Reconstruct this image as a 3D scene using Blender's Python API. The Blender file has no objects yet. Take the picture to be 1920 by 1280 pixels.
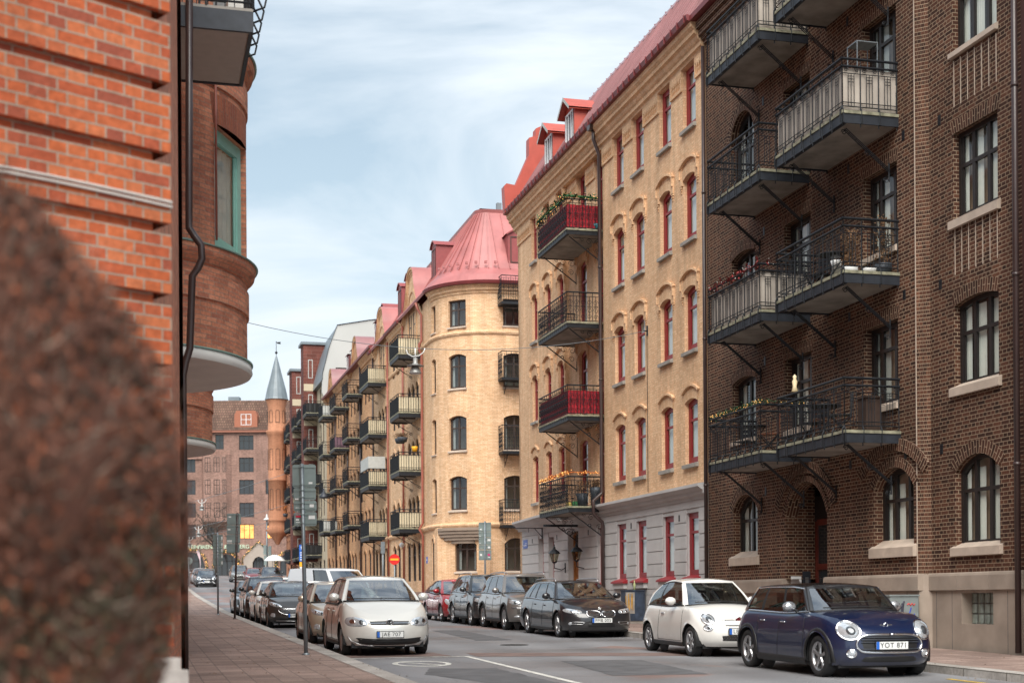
import bpy, math, random
from mathutils import Vector, Matrix
random.seed(7)
rad = math.radians
sc = bpy.context.scene
col = sc.collection

# ------------------------------------------------------------ camera
cam_d = bpy.data.cameras.new('camera'); cam = bpy.data.objects.new('camera', cam_d); col.objects.link(cam)
cam_d.lens = 50.0; cam_d.sensor_width = 36.0
cam_d.shift_x = 0.0; cam_d.shift_y = 0.2516
cam_d.clip_start = 0.1; cam_d.clip_end = 4000
cam.location = (0, 0, 1.5)
cam.rotation_euler = (Matrix.Rotation(rad(90), 3, 'X') @ Matrix.Rotation(-0.007, 3, 'Z')).to_euler()
cam_d.dof.use_dof = True; cam_d.dof.focus_distance = 36.0; cam_d.dof.aperture_fstop = 1.8
sc.camera = cam

# ------------------------------------------------------------ world: pale sky with thin cloud
SUN_EL, SUN_AZ = rad(50), rad(184)          # azimuth measured from +Y clockwise
world = bpy.data.worlds.new('World'); sc.world = world; world.use_nodes = True
nt = world.node_tree; nt.nodes.clear()
def N(nt, t, **k):
    n = nt.nodes.new(t)
    for a, b in k.items(): setattr(n, a, b)
    return n
out = N(nt, 'ShaderNodeOutputWorld'); bg = N(nt, 'ShaderNodeBackground')
sky = N(nt, 'ShaderNodeTexSky', sky_type='NISHITA'); sky.sun_disc = False
sky.sun_elevation = SUN_EL; sky.sun_rotation = SUN_AZ; sky.air_density = 1.2; sky.dust_density = 2.0; sky.altitude = 20
tc = N(nt, 'ShaderNodeTexCoord'); mp = N(nt, 'ShaderNodeMapping'); mp.inputs['Scale'].default_value = (1.6, 1.6, 5.5)
mp.inputs['Rotation'].default_value = (0, rad(14), 0)
no = N(nt, 'ShaderNodeTexNoise'); no.inputs['Scale'].default_value = 1.7; no.inputs['Detail'].default_value = 7; no.inputs['Roughness'].default_value = .55
no.inputs['Distortion'].default_value = .6
cr = N(nt, 'ShaderNodeValToRGB'); cr.color_ramp.elements[0].position = .38; cr.color_ramp.elements[1].position = .66
cr.color_ramp.elements[0].color = (.30, .30, .30, 1); cr.color_ramp.elements[1].color = (.97, .97, .97, 1)
sep = N(nt, 'ShaderNodeSeparateXYZ'); mr = N(nt, 'ShaderNodeMapRange'); mr.inputs[1].default_value = .0; mr.inputs[2].default_value = .42
mr.inputs[3].default_value = .42; mr.inputs[4].default_value = 0.0
ad = N(nt, 'ShaderNodeMath', operation='ADD'); ad.use_clamp = True
mx = N(nt, 'ShaderNodeMixRGB'); mx.inputs[2].default_value = (7.1, 7.75, 8.35, 1)
tint = N(nt, 'ShaderNodeMixRGB', blend_type='MULTIPLY'); tint.inputs[0].default_value = 1; tint.inputs[2].default_value = (.84, 1.06, 1.02, 1)
L = nt.links.new
L(tc.outputs['Generated'], mp.inputs[0]); L(mp.outputs[0], no.inputs['Vector']); L(no.outputs['Fac'], cr.inputs[0])
L(tc.outputs['Generated'], sep.inputs[0]); L(sep.outputs['Z'], mr.inputs[0]); L(cr.outputs[0], ad.inputs[0]); L(mr.outputs[0], ad.inputs[1])
L(sky.outputs[0], tint.inputs[1]); L(tint.outputs[0], mx.inputs[1]); L(ad.outputs[0], mx.inputs[0]); L(mx.outputs[0], bg.inputs[0]); L(bg.outputs[0], out.inputs[0])
bg.inputs[1].default_value = 0.088

sun_d = bpy.data.lights.new('sun', 'SUN'); sun = bpy.data.objects.new('sun', sun_d); col.objects.link(sun)
sun_d.energy = 3.6; sun_d.angle = rad(50); sun_d.color = (1, .95, .88)
sdir = Vector((math.sin(SUN_AZ)*math.cos(SUN_EL), math.cos(SUN_AZ)*math.cos(SUN_EL), math.sin(SUN_EL)))
sun.rotation_euler = sdir.to_track_quat('Z', 'Y').to_euler()
sc.view_settings.view_transform = 'Standard'; sc.view_settings.look = 'None'
sc.view_settings.exposure = 0.6; sc.view_settings.gamma = 1
sc.render.engine = 'CYCLES'
sc.render.resolution_x = 1024; sc.render.resolution_y = 682
sc.cycles.max_bounces = 7; sc.cycles.transparent_max_bounces = 16

# ------------------------------------------------------------ street frame: s along the street, o out of the right-hand facades, z up
DX, DY = -0.2522, 0.9677
PX, PY = 8.83, 24.85
ANG = math.atan2(DY, DX)
PR = [(0, 0), (22, .30), (38, .55), (60, .9), (90, 1.7), (114, 2.55), (150, 3.8), (205, 5.2), (600, 5.6)]
def gz(y):
    if y <= 0: return 0.0
    for (a, b), (c, d) in zip(PR, PR[1:]):
        if y <= c: return b+(d-b)*(y-a)/(c-a)
    return PR[-1][1]
def wxy(s, o): return PX+DX*s-DY*o, PY+DY*s+DX*o
def W(s, o, z): x, y = wxy(s, o); return Vector((x, y, z))
def GS(s, o): return gz(wxy(s, o)[1])

def setp(o, label=None, cat=None, group=None, kind=None):
    if label: o['label'] = label
    if cat: o['category'] = cat
    if group: o['group'] = group
    if kind: o['kind'] = kind
    return o
ORG = {}
def thing(name, label, cat, s, o, z, group=None, rot=0.0):
    e = bpy.data.objects.new(name, None); col.objects.link(e); e.empty_display_size = .3
    e.location = W(s, o, z); e.rotation_euler = (0, 0, ANG+rot); ORG[e.name] = (s, o, z)
    return setp(e, label, cat, group)
def thing_w(name, label, cat, x, y, z, rotz=0.0, group=None):
    e = bpy.data.objects.new(name, None); col.objects.link(e); e.empty_display_size = .3
    e.location = (x, y, z); e.rotation_euler = (0, 0, rotz); ORG[e.name] = (0, 0, 0)
    return setp(e, label, cat, group)

# ------------------------------------------------------------ mesh builder
class MB:
    def __init__(s): s.v = []; s.f = []; s.mi = []; s.uv = {}; s.sm = set()
    def quad(s, a, b, c, d, m=0, uv=None):
        n = len(s.v); s.v += [a, b, c, d]; s.f.append((n, n+1, n+2, n+3)); s.mi.append(m)
        if uv: s.uv[len(s.f)-1] = uv
    def poly(s, pts, m=0, uv=None):
        n = len(s.v); s.v += list(pts); s.f.append(tuple(range(n, n+len(pts)))); s.mi.append(m)
        if uv: s.uv[len(s.f)-1] = uv
    def box(s, x0, x1, y0, y1, z0, z1, m=0):
        n = len(s.v)
        s.v += [(x0,y0,z0),(x1,y0,z0),(x1,y1,z0),(x0,y1,z0),(x0,y0,z1),(x1,y0,z1),(x1,y1,z1),(x0,y1,z1)]
        for f in ((0,3,2,1),(4,5,6,7),(0,1,5,4),(1,2,6,5),(2,3,7,6),(3,0,4,7)):
            s.f.append(tuple(n+i for i in f)); s.mi.append(m)
    def tube(s, pts, r, seg=6, m=0, cap=True, closed=False):
        pts = [Vector(p) for p in pts]; n0 = len(s.v); k = len(pts)
        rr = r if isinstance(r, (list, tuple)) else [r]*k
        up = None
        for i, p in enumerate(pts):
            if closed: t = pts[(i+1) % k]-pts[i-1]
            else: t = pts[min(i+1, k-1)]-pts[max(i-1, 0)]
            t = t.normalized() if t.length > 1e-9 else Vector((0, 0, 1))
            if up is None:
                up = Vector((0, 0, 1)) if abs(t.z) < .9 else Vector((1, 0, 0))
            a = (up-t*up.dot(t)); a = a.normalized() if a.length > 1e-6 else t.orthogonal().normalized()
            up = a; b = t.cross(a)
            for j in range(seg):
                q = 2*math.pi*j/seg; s.v.append(tuple(p+(a*math.cos(q)+b*math.sin(q))*rr[i]))
        last = k if closed else k-1
        for i in range(last):
            i2 = (i+1) % k
            for j in range(seg):
                s.f.append((n0+i*seg+j, n0+i*seg+(j+1) % seg, n0+i2*seg+(j+1) % seg, n0+i2*seg+j)); s.mi.append(m)
                if seg > 5: s.sm.add(len(s.f)-1)
        if cap and not closed:
            s.f.append(tuple(n0+j for j in range(seg))[::-1]); s.mi.append(m)
            s.f.append(tuple(n0+(k-1)*seg+j for j in range(seg))); s.mi.append(m)
    def grid(s, P, m=0, smooth=True, cu=False, flip=False, uvf=None):
        # P[i][j] points
        n0 = len(s.v); a, b = len(P), len(P[0])
        for row in P: s.v += [tuple(p) for p in row]
        for i in range(a if cu else a-1):
            for j in range(b-1):
                i2 = (i+1) % a
                q = (n0+i*b+j, n0+i2*b+j, n0+i2*b+j+1, n0+i*b+j+1)
                if flip: q = q[::-1]
                s.f.append(q); s.mi.append(m)
                if smooth: s.sm.add(len(s.f)-1)
                if uvf: s.uv[len(s.f)-1] = [uvf(*divmod(x-n0, b)) for x in q]
    def lathe(s, prof, cx, cy, cz, seg=16, m=0, smooth=True):
        P = [[(cx+r*math.cos(2*math.pi*i/seg), cy+r*math.sin(2*math.pi*i/seg), cz+z) for r, z in prof] for i in range(seg)]
        s.grid(P, m, smooth, cu=True)
    def prism(s, pts, axis, a, b, m=0):
        # pts 2D list; axis 'x','y','z' extrude between a and b
        def P(p, t): return {'x': (t, p[0], p[1]), 'y': (p[0], t, p[1]), 'z': (p[0], p[1], t)}[axis]
        n = len(pts); s.poly([P(p, a) for p in pts][::-1], m); s.poly([P(p, b) for p in pts], m)
        for i in range(n):
            p, q = pts[i], pts[(i+1) % n]; s.quad(P(p, a), P(q, a), P(q, b), P(p, b), m)
    def torus(s, c, R_, r, ax='y', seg=10, rs=4, m=0):
        pts = []
        for i in range(seg):
            t = 2*math.pi*i/seg; u, w = R_*math.cos(t), R_*math.sin(t)
            pts.append({'y': (c[0]+u, c[1], c[2]+w), 'x': (c[0], c[1]+u, c[2]+w), 'z': (c[0]+u, c[1]+w, c[2])}[ax])
        s.tube(pts, r, rs, m, closed=True)
    def weld(s):
        d = {}; nv = []; mp = []
        for p in s.v:
            k = (round(p[0], 4), round(p[1], 4), round(p[2], 4))
            if k not in d: d[k] = len(nv); nv.append(p)
            mp.append(d[k])
        s.v = nv; nf, nm, ns = [], [], set()
        for i, f in enumerate(s.f):
            g = []
            for k in (mp[j] for j in f):
                if k not in g: g.append(k)
            if len(g) > 2:
                if i in s.sm: ns.add(len(nf))
                nf.append(tuple(g)); nm.append(s.mi[i])
        s.f, s.mi, s.sm, s.uv = nf, nm, ns, {}; return s
    def mesh(s, name, mats, org=(0, 0, 0), uv=True):
        me = bpy.data.meshes.new(name)
        ox, oy, oz = org
        me.from_pydata([(p[0]-ox, p[1]-oy, p[2]-oz) for p in s.v], [], s.f)
        for mt in mats: me.materials.append(mt)
        me.polygons.foreach_set('material_index', s.mi)
        if s.sm: me.polygons.foreach_set('use_smooth', [i in s.sm for i in range(len(s.f))])
        if uv:
            ul = me.uv_layers.new(name='UVMap').data
            for p in me.polygons:
                e = s.uv.get(p.index)
                if e:
                    for k, li in enumerate(p.loop_indices): ul[li].uv = e[k]
                    continue
                n = p.normal; ax = 2 if abs(n.z) > .75 else (0 if abs(n.x) > abs(n.y) else 1)
                for li in p.loop_indices:
                    c = s.v[me.loops[li].vertex_index]
                    ul[li].uv = (c[0], c[1]) if ax == 2 else ((c[1], c[2]) if ax == 0 else (c[0], c[2]))
        return me
    def build(s, name, mats, parent=None, org=None, uv=True):
        if not isinstance(mats, (list, tuple)): mats = [mats]
        if org is None: org = ORG.get(parent.name, (0, 0, 0)) if parent else (0, 0, 0)
        me = s.mesh(name, mats, org, uv); o = bpy.data.objects.new(name, me); col.objects.link(o)
        if parent: o.parent = parent; ORG[o.name] = org
        return o
def inst(name, me, parent, loc=(0, 0, 0), rotz=0.0, scale=None):
    """object of shared mesh data at frame coordinates loc"""
    o = bpy.data.objects.new(name, me); col.objects.link(o); o.parent = parent
    g = ORG.get(parent.name, (0, 0, 0)); o.location = (loc[0]-g[0], loc[1]-g[1], loc[2]-g[2]); o.rotation_euler = (0, 0, rotz)
    ORG[o.name] = (0, 0, 0)
    if scale: o.scale = scale
    return o
def copy_tree(o, parent=None):
    c = o.copy(); col.objects.link(c)
    if parent: c.parent = parent
    for ch in [x for x in KIDS.get(o.name, [])]: KIDS.setdefault(c.name, []).append(copy_tree(ch, c))
    ORG[c.name] = ORG.get(o.name, (0, 0, 0))
    return c
KIDS = {}

# ------------------------------------------------------------ materials
def newmat(name):
    m = bpy.data.materials.new(name); m.use_nodes = True; t = m.node_tree; t.nodes.clear()
    o = N(t, 'ShaderNodeOutputMaterial'); b = N(t, 'ShaderNodeBsdfPrincipled'); t.links.new(b.outputs[0], o.inputs[0])
    return m, t, b, o
def c4(c): return (c[0], c[1], c[2], 1)
def plain(name, c, rough=.6, metal=0, var=.12, scale=6, bump=0, spec=.5, coat=0, bscale=60, emis=None, es=0):
    m, t, b, o = newmat(name)
    b.inputs['Roughness'].default_value = rough; b.inputs['Metallic'].default_value = metal
    b.inputs['Specular IOR Level'].default_value = spec
    if coat: b.inputs['Coat Weight'].default_value = coat; b.inputs['Coat Roughness'].default_value = .04
    if var > 0:
        tc = N(t, 'ShaderNodeTexCoord'); n = N(t, 'ShaderNodeTexNoise'); n.inputs['Scale'].default_value = scale; n.inputs['Detail'].default_value = 5
        r = N(t, 'ShaderNodeValToRGB'); r.color_ramp.elements[0].position = .3; r.color_ramp.elements[1].position = .7
        r.color_ramp.elements[0].color = c4([x*(1-var) for x in c]); r.color_ramp.elements[1].color = c4([min(1, x*(1+var)) for x in c])
        t.links.new(tc.outputs['Object'], n.inputs['Vector']); t.links.new(n.outputs['Fac'], r.inputs[0]); t.links.new(r.outputs[0], b.inputs['Base Color'])
    else: b.inputs['Base Color'].default_value = c4(c)
    if bump:
        tc = N(t, 'ShaderNodeTexCoord'); n2 = N(t, 'ShaderNodeTexNoise'); n2.inputs['Scale'].default_value = bscale; n2.inputs['Detail'].default_value = 3
        bp = N(t, 'ShaderNodeBump'); bp.inputs['Strength'].default_value = bump; bp.inputs['Distance'].default_value = .01
        t.links.new(tc.outputs['Object'], n2.inputs['Vector']); t.links.new(n2.outputs['Fac'], bp.inputs['Height']); t.links.new(bp.outputs[0], b.inputs['Normal'])
    if emis: b.inputs['Emission Color'].default_value = c4(emis); b.inputs['Emission Strength'].default_value = es
    return m
def brick(name, cols, mortar, bw=.25, rh=.075, ms=.011, squash=1.0, freq=2, rough=.85, bump=.5, rot=0, stain=.25, offset=.5, msmooth=.1, sc_n=.35, dist=.006, wob=0, voff=0):
    m, t, b, o = newmat(name); l = t.links.new
    uv = N(t, 'ShaderNodeUVMap'); mp = N(t, 'ShaderNodeMapping'); mp.inputs['Rotation'].default_value = (0, 0, rot); mp.inputs['Location'].default_value = (0, voff, 0); l(uv.outputs[0], mp.inputs[0])
    src = mp.outputs[0]
    if wob:
        wn = N(t, 'ShaderNodeTexNoise'); wn.inputs['Scale'].default_value = 5; l(mp.outputs[0], wn.inputs['Vector'])
        vm = N(t, 'ShaderNodeVectorMath', operation='MULTIPLY_ADD'); vm.inputs[1].default_value = (wob, wob, 0); l(wn.outputs['Color'], vm.inputs[0]); l(mp.outputs[0], vm.inputs[2]); src = vm.outputs[0]
    br = N(t, 'ShaderNodeTexBrick'); br.inputs['Color1'].default_value = (0, 0, 0, 1); br.inputs['Color2'].default_value = (1, 1, 1, 1); br.inputs['Mortar'].default_value = (0, 0, 0, 1)
    br.inputs['Scale'].default_value = 1; br.inputs['Brick Width'].default_value = bw; br.inputs['Row Height'].default_value = rh; br.inputs['Mortar Size'].default_value = ms
    br.inputs['Mortar Smooth'].default_value = msmooth; br.squash = squash; br.squash_frequency = freq; br.offset = offset
    l(src, br.inputs['Vector'])
    r = N(t, 'ShaderNodeValToRGB'); e = r.color_ramp.elements
    for i, c in enumerate(cols):
        p = i/(len(cols)-1) if len(cols) > 1 else 0
        if i < 2: e[i].position = p; e[i].color = c4(c)
        else: x = e.new(p); x.color = c4(c)
    if len(cols) > 2:
        e[0].position = 0
        for i, c in enumerate(cols): e[i].position = i/(len(cols)-1); e[i].color = c4(c)
    l(br.outputs['Color'], r.inputs[0])
    n = N(t, 'ShaderNodeTexNoise'); n.inputs['Scale'].default_value = sc_n; n.inputs['Detail'].default_value = 6; l(uv.outputs[0], n.inputs['Vector'])
    n2 = N(t, 'ShaderNodeTexNoise'); n2.inputs['Scale'].default_value = 22; n2.inputs['Detail'].default_value = 4; l(uv.outputs[0], n2.inputs['Vector'])
    rr = N(t, 'ShaderNodeMapRange'); rr.inputs[1].default_value = .3; rr.inputs[2].default_value = .7; rr.inputs[3].default_value = 1-stain; rr.inputs[4].default_value = 1+stain*.5; l(n.outputs['Fac'], rr.inputs[0])
    r2 = N(t, 'ShaderNodeMapRange'); r2.inputs[1].default_value = .3; r2.inputs[2].default_value = .7; r2.inputs[3].default_value = .82; r2.inputs[4].default_value = 1.16; l(n2.outputs['Fac'], r2.inputs[0])
    mps = N(t, 'ShaderNodeMapping'); mps.inputs['Scale'].default_value = (1.9, .16, 1); l(uv.outputs[0], mps.inputs[0])   # rain streaks
    ns = N(t, 'ShaderNodeTexNoise'); ns.inputs['Scale'].default_value = 1.3; ns.inputs['Detail'].default_value = 5; ns.inputs['Roughness'].default_value = .65; l(mps.outputs[0], ns.inputs['Vector'])
    rs_ = N(t, 'ShaderNodeMapRange'); rs_.inputs[1].default_value = .35; rs_.inputs[2].default_value = .68; rs_.inputs[3].default_value = .80; rs_.inputs[4].default_value = 1.07; l(ns.outputs['Fac'], rs_.inputs[0])
    m0 = N(t, 'ShaderNodeMath', operation='MULTIPLY'); l(rr.outputs[0], m0.inputs[0]); l(rs_.outputs[0], m0.inputs[1])
    mm = N(t, 'ShaderNodeMath', operation='MULTIPLY'); l(m0.outputs[0], mm.inputs[0]); l(r2.outputs[0], mm.inputs[1])
    mix = N(t, 'ShaderNodeMixRGB'); mix.inputs[2].default_value = c4(mortar); l(br.outputs['Fac'], mix.inputs[0]); l(r.outputs[0], mix.inputs[1])
    fin = N(t, 'ShaderNodeMixRGB', blend_type='MULTIPLY'); fin.inputs[0].default_value = 1; l(mix.outputs[0], fin.inputs[1]); l(mm.outputs[0], fin.inputs[2])
    l(fin.outputs[0], b.inputs['Base Color']); b.inputs['Roughness'].default_value = rough
    b.inputs['Specular IOR Level'].default_value = .25
    inv = N(t, 'ShaderNodeMath', operation='SUBTRACT'); inv.inputs[0].default_value = 1; l(br.outputs['Fac'], inv.inputs[1])
    ma = N(t, 'ShaderNodeMath', operation='MULTIPLY_ADD'); ma.inputs[1].default_value = .5; l(n2.outputs['Fac'], ma.inputs[0]); l(inv.outputs[0], ma.inputs[2])
    bp = N(t, 'ShaderNodeBump'); bp.inputs['Strength'].default_value = bump; bp.inputs['Distance'].default_value = dist; l(ma.outputs[0], bp.inputs['Height']); l(bp.outputs[0], b.inputs['Normal'])
    return m
def glass(name, tint=(.5, .55, .55), ior=1.6, dark=None):
    m, t, b, o = newmat(name); t.nodes.remove(b); l = t.links.new
    g = N(t, 'ShaderNodeBsdfGlossy'); g.inputs['Roughness'].default_value = .02; g.inputs['Color'].default_value = (.92, .95, 1, 1)
    fr = N(t, 'ShaderNodeFresnel'); ge = N(t, 'ShaderNodeNewGeometry'); im = N(t, 'ShaderNodeMapRange')
    im.inputs[3].default_value = ior; im.inputs[4].default_value = 1/ior; l(ge.outputs['Backfacing'], im.inputs[0]); l(im.outputs[0], fr.inputs['IOR'])   # thin sheet: same reflectance from both sides
    tc = N(t, 'ShaderNodeTexCoord'); n = N(t, 'ShaderNodeTexNoise'); n.inputs['Scale'].default_value = 1.3; bp = N(t, 'ShaderNodeBump'); bp.inputs['Strength'].default_value = .08; bp.inputs['Distance'].default_value = .03
    l(tc.outputs['Object'], n.inputs['Vector']); l(n.outputs['Fac'], bp.inputs['Height']); l(bp.outputs[0], g.inputs['Normal'])
    if dark is None: tr = N(t, 'ShaderNodeBsdfTransparent'); tr.inputs['Color'].default_value = c4(tint)
    else: tr = N(t, 'ShaderNodeBsdfDiffuse'); tr.inputs['Color'].default_value = c4(dark)
    mx = N(t, 'ShaderNodeMixShader'); l(fr.outputs[0], mx.inputs[0]); l(tr.outputs[0], mx.inputs[1]); l(g.outputs[0], mx.inputs[2]); l(mx.outputs[0], o.inputs[0])
    return m
def paint(name, c, metal=0.0, rough=.32, flake=0, coat=1.0):
    m, t, b, o = newmat(name); b.inputs['Base Color'].default_value = c4(c); b.inputs['Metallic'].default_value = metal; b.inputs['Roughness'].default_value = rough
    b.inputs['Coat Weight'].default_value = coat; b.inputs['Coat Roughness'].default_value = .03
    # a little road dust low on the body
    tc = N(t, 'ShaderNodeTexCoord'); n = N(t, 'ShaderNodeTexNoise'); n.inputs['Scale'].default_value = 9; n.inputs['Detail'].default_value = 6
    sp = N(t, 'ShaderNodeSeparateXYZ'); t.links.new(tc.outputs['Object'], n.inputs['Vector']); t.links.new(tc.outputs['Object'], sp.inputs[0])
    mr = N(t, 'ShaderNodeMapRange'); mr.inputs[1].default_value = .7; mr.inputs[2].default_value = .15; mr.inputs[3].default_value = 0; mr.inputs[4].default_value = .35
    t.links.new(sp.outputs['Z'], mr.inputs[0]); mu = N(t, 'ShaderNodeMath', operation='MULTIPLY'); t.links.new(mr.outputs[0], mu.inputs[0]); t.links.new(n.outputs['Fac'], mu.inputs[1])
    mx = N(t, 'ShaderNodeMixRGB'); mx.inputs[1].default_value = c4(c); mx.inputs[2].default_value = (.16, .14, .12, 1); t.links.new(mu.outputs[0], mx.inputs[0]); t.links.new(mx.outputs[0], b.inputs['Base Color'])
    return m
def glow(name, c, s):
    m, t, b, o = newmat(name); t.nodes.remove(b); e = N(t, 'ShaderNodeEmission'); e.inputs[0].default_value = c4(c); e.inputs[1].default_value = s; t.links.new(e.outputs[0], o.inputs[0]); return m

M = {}
M['yellow'] = brick('yellow_brick', [(.76, .47, .27), (.83, .54, .325), (.88, .60, .37)], (.68, .44, .26), ms=.005, stain=.12, bump=.18, squash=.5)
M['cream'] = brick('cream_brick', [(.72, .45, .255), (.82, .53, .32), (.87, .60, .38)], (.54, .33, .19), ms=.006, stain=.08, bump=.12, squash=1)
M['peach'] = brick('peach_brick', [(.52, .27, .14), (.64, .36, .19), (.70, .42, .23)], (.45, .25, .14), ms=.006, stain=.18, bump=.3)
M['brown'] = brick('brown_brick', [(.042, .019, .013), (.075, .031, .020), (.11, .045, .027), (.15, .062, .036)], (.38, .275, .19), ms=.0075, squash=.5, stain=.38, bump=.6)
M['brown_arch'] = brick('brown_arch_brick', [(.045, .02, .014), (.08, .034, .022), (.12, .05, .032)], (.40, .29, .20), bw=.25, rh=.075, ms=.0075, squash=1, stain=.2, bump=.6)
M['orange'] = brick('orange_brick', [(.31, .08, .048), (.42, .092, .04), (.50, .12, .042), (.53, .16, .068), (.43, .098, .042), (.50, .13, .05)], (.37, .28, .215), ms=.0062, rh=.0742, voff=-1.22, squash=.5, stain=.22, bump=.9, dist=.012, wob=.012)
M['orange_dark'] = brick('bay_brick', [(.46, .17, .11), (.64, .24, .14), (.72, .30, .18)], (.40, .27, .20), ms=.0055, squash=1, stain=.2, bump=.8, dist=.01, wob=.008)
M['orange_far'] = brick('far_orange_brick', [(.42, .18, .10), (.52, .23, .13)], (.45, .24, .15), ms=.01, stain=.2, bump=.2)
M['mauve'] = brick('mauve_brick', [(.20, .115, .09), (.30, .17, .135), (.36, .21, .165)], (.30, .2, .165), ms=.01, stain=.25, bump=.2)
M['maroonbrick'] = brick('maroon_panel', [(.13, .045, .035), (.19, .065, .05)], (.24, .13, .11), bw=.9, rh=.3, ms=.012, stain=.2, bump=.2)
M['plaster'] = plain('grey_plaster', (.515, .505, .50), .8, var=.10, scale=1.2, bump=.2, bscale=30)
M['groove'] = plain('plaster_groove', (.11, .10, .10), .9)
M['stone'] = plain('plinth_stone', (.33, .265, .215), .85, var=.16, scale=2.2, bump=.35, bscale=45)
M['sill'] = plain('sandstone_sill', (.52, .42, .34), .8, var=.12, scale=4, bump=.3)
M['greysill'] = plain('grey_sill', (.33, .31, .28), .8, var=.15, scale=5)
M['granite'] = plain('granite', (.42, .38, .35), .85, var=.2, scale=8, bump=.3)
M['concrete'] = plain('balcony_concrete', (.28, .25, .22), .9, var=.32, scale=1.8, bump=.2, bscale=20)
M['moss'] = plain('mossy_concrete', (.25, .24, .17), .95, var=.45, scale=7, bump=.5)
M['whitepl'] = plain('white_soffit', (.72, .70, .66), .8, var=.06, scale=2)
M['iron'] = plain('black_iron', (.012, .014, .018), .5, var=.3, scale=8, spec=.35)
M['steel'] = plain('grey_steel', (.028, .033, .043), .5, metal=.2, var=.25, scale=5)
M['pole'] = plain('galvanised_pole', (.22, .25, .27), .45, metal=.5, var=.15, scale=6)
M['canvas'] = plain('beige_canvas', (.42, .37, .32), .9, var=.12, scale=2.2, bump=.4, bscale=5)
M['redcloth'] = plain('red_cloth', (.32, .012, .022), .85, var=.3, scale=5, bump=.5, bscale=9)
M['redframe'] = plain('red_frame', (.27, .012, .018), .45, var=.12, scale=5)
M['redroof'] = plain('red_sheet_roof', (.27, .125, .13), .38, metal=.0, var=.22, scale=.8, spec=.6)
M['redroof_dk'] = plain('dark_red_sheet', (.17, .028, .03), .5, var=.12, scale=2)
M['redroof_br'] = plain('bright_red_sheet', (.42, .075, .05), .45, var=.12, scale=2)
M['darkframe'] = plain('dark_window_frame', (.022, .018, .017), .4, var=.2, scale=6)
M['brownframe'] = plain('brown_window_frame', (.055, .034, .026), .5, var=.2, scale=6)
M['whiteframe'] = plain('white_window_frame', (.72, .72, .72), .5, var=.05)
M['greenframe'] = plain('green_window_frame', (.30, .56, .47), .5, var=.07)
M['copper'] = plain('green_copper', (.24, .38, .33), .6, var=.2, scale=4)
M['pipe'] = plain('brown_downpipe', (.045, .026, .024), .35, var=.15, scale=3, spec=.6)
M['redpipe'] = plain('red_downpipe', (.30, .09, .06), .45, var=.15, scale=3)
M['curtain'] = plain('white_curtain', (.78, .77, .72), .9, var=.05)
M['curtain2'] = plain('grey_curtain', (.46, .47, .45), .9, var=.08)
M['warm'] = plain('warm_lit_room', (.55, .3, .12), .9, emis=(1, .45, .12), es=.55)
M['room'] = plain('dim_room', (.13, .11, .09), .9, var=.4, scale=1.5)
M['glass'] = glass('window_glass', (.78, .82, .82), 1.75)
M['glass_far'] = glass('far_window_glass', ior=1.7, dark=(.03, .032, .034))
M['carglass'] = glass('car_glass', (.42, .47, .45), 2.1)
M['windscreen'] = glass('windscreen_glass', (.5, .55, .53), 3.6)
M['softglass'] = glass('soft_window_glass', (.85, .88, .86), 1.4)
M['peach_reflect'] = plain('painted_peach_reflection', (.50, .37, .28), .9, var=.3, scale=2)  # backplane coloured peach to stand for the opposite facade's reflection in the panes
M['black'] = plain('black_plastic', (.012, .012, .013), .5, var=.2, scale=10)
M['rubber'] = plain('tyre_rubber', (.016, .016, .017), .8, var=.3, scale=20)
M['chrome'] = plain('chrome', (.75, .76, .78), .12, metal=1, var=0)
M['alloy'] = plain('alloy_rim', (.42, .42, .43), .3, metal=.85, var=.08)
M['interior'] = plain('car_interior', (.025, .025, .028), .8, var=.2)
M['lens'] = plain('lamp_lens', (.62, .66, .70), .08, metal=.55, var=.25, scale=22, coat=1)
M['lensdark'] = plain('lamp_inner', (.10, .11, .12), .15, metal=.5, var=.4, scale=18, coat=1)
M['white'] = plain('white_enamel', (.8, .8, .79), .5, var=.02)
M['plate'] = plain('plate_white', (.72, .73, .72), .45, var=.02)
M['blue'] = plain('sign_blue', (.015, .12, .50), .45, var=.03)
M['red'] = plain('sign_red', (.62, .015, .012), .45, var=.03)
M['signyellow'] = plain('sign_yellow', (.85, .42, .02), .45, var=.03)
M['signback'] = plain('sign_back_grey', (.20, .25, .245), .55, metal=.2, var=.14, scale=3)
M['ink'] = plain('plate_ink', (.01, .01, .01), .6, var=0)
M['orangeflower'] = plain('dry_orange_leaves', (.55, .16, .03), .9, var=.4, scale=20)
M['green'] = plain('fir_green', (.025, .075, .028), .9, var=.4, scale=20)
M['fairy'] = glow('fairy_light_bulb', (1, .52, .16), 1.9)
M['tile'] = brick('roof_tile', [(.12, .068, .05), (.17, .095, .07), (.20, .12, .085)], (.07, .045, .035), bw=.35, rh=.42, ms=.05, stain=.25, bump=.6)
M['slate'] = plain('grey_lead_sheet', (.17, .20, .22), .45, metal=.1, var=.14, scale=1.2)
M['render'] = plain('pale_grey_render', (.47, .48, .46), .9, var=.05, scale=.4)
M['creamwall'] = plain('cream_render', (.50, .42, .30), .85, var=.08, scale=1)
M['creampanel'] = plain('cream_panel', (.60, .52, .36), .7, var=.08, scale=3)
M['maroon'] = plain('maroon_dormer', (.13, .035, .035), .5, var=.1, scale=2)
M['purplecloth'] = plain('purple_cloth', (.16, .09, .12), .9, var=.3, scale=3)
M['stickerred'] = plain('sticker_red', (.55, .02, .06), .5, var=.1)
M['stickerpink'] = plain('sticker_pink', (.55, .02, .15), .5, var=.1)
M['lampgrey'] = plain('lamp_grey', (.30, .30, .29), .35, metal=.3, var=.1)
M['planter_dark'] = plain('slate_planter', (.05, .06, .075), .6, var=.2)
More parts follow.
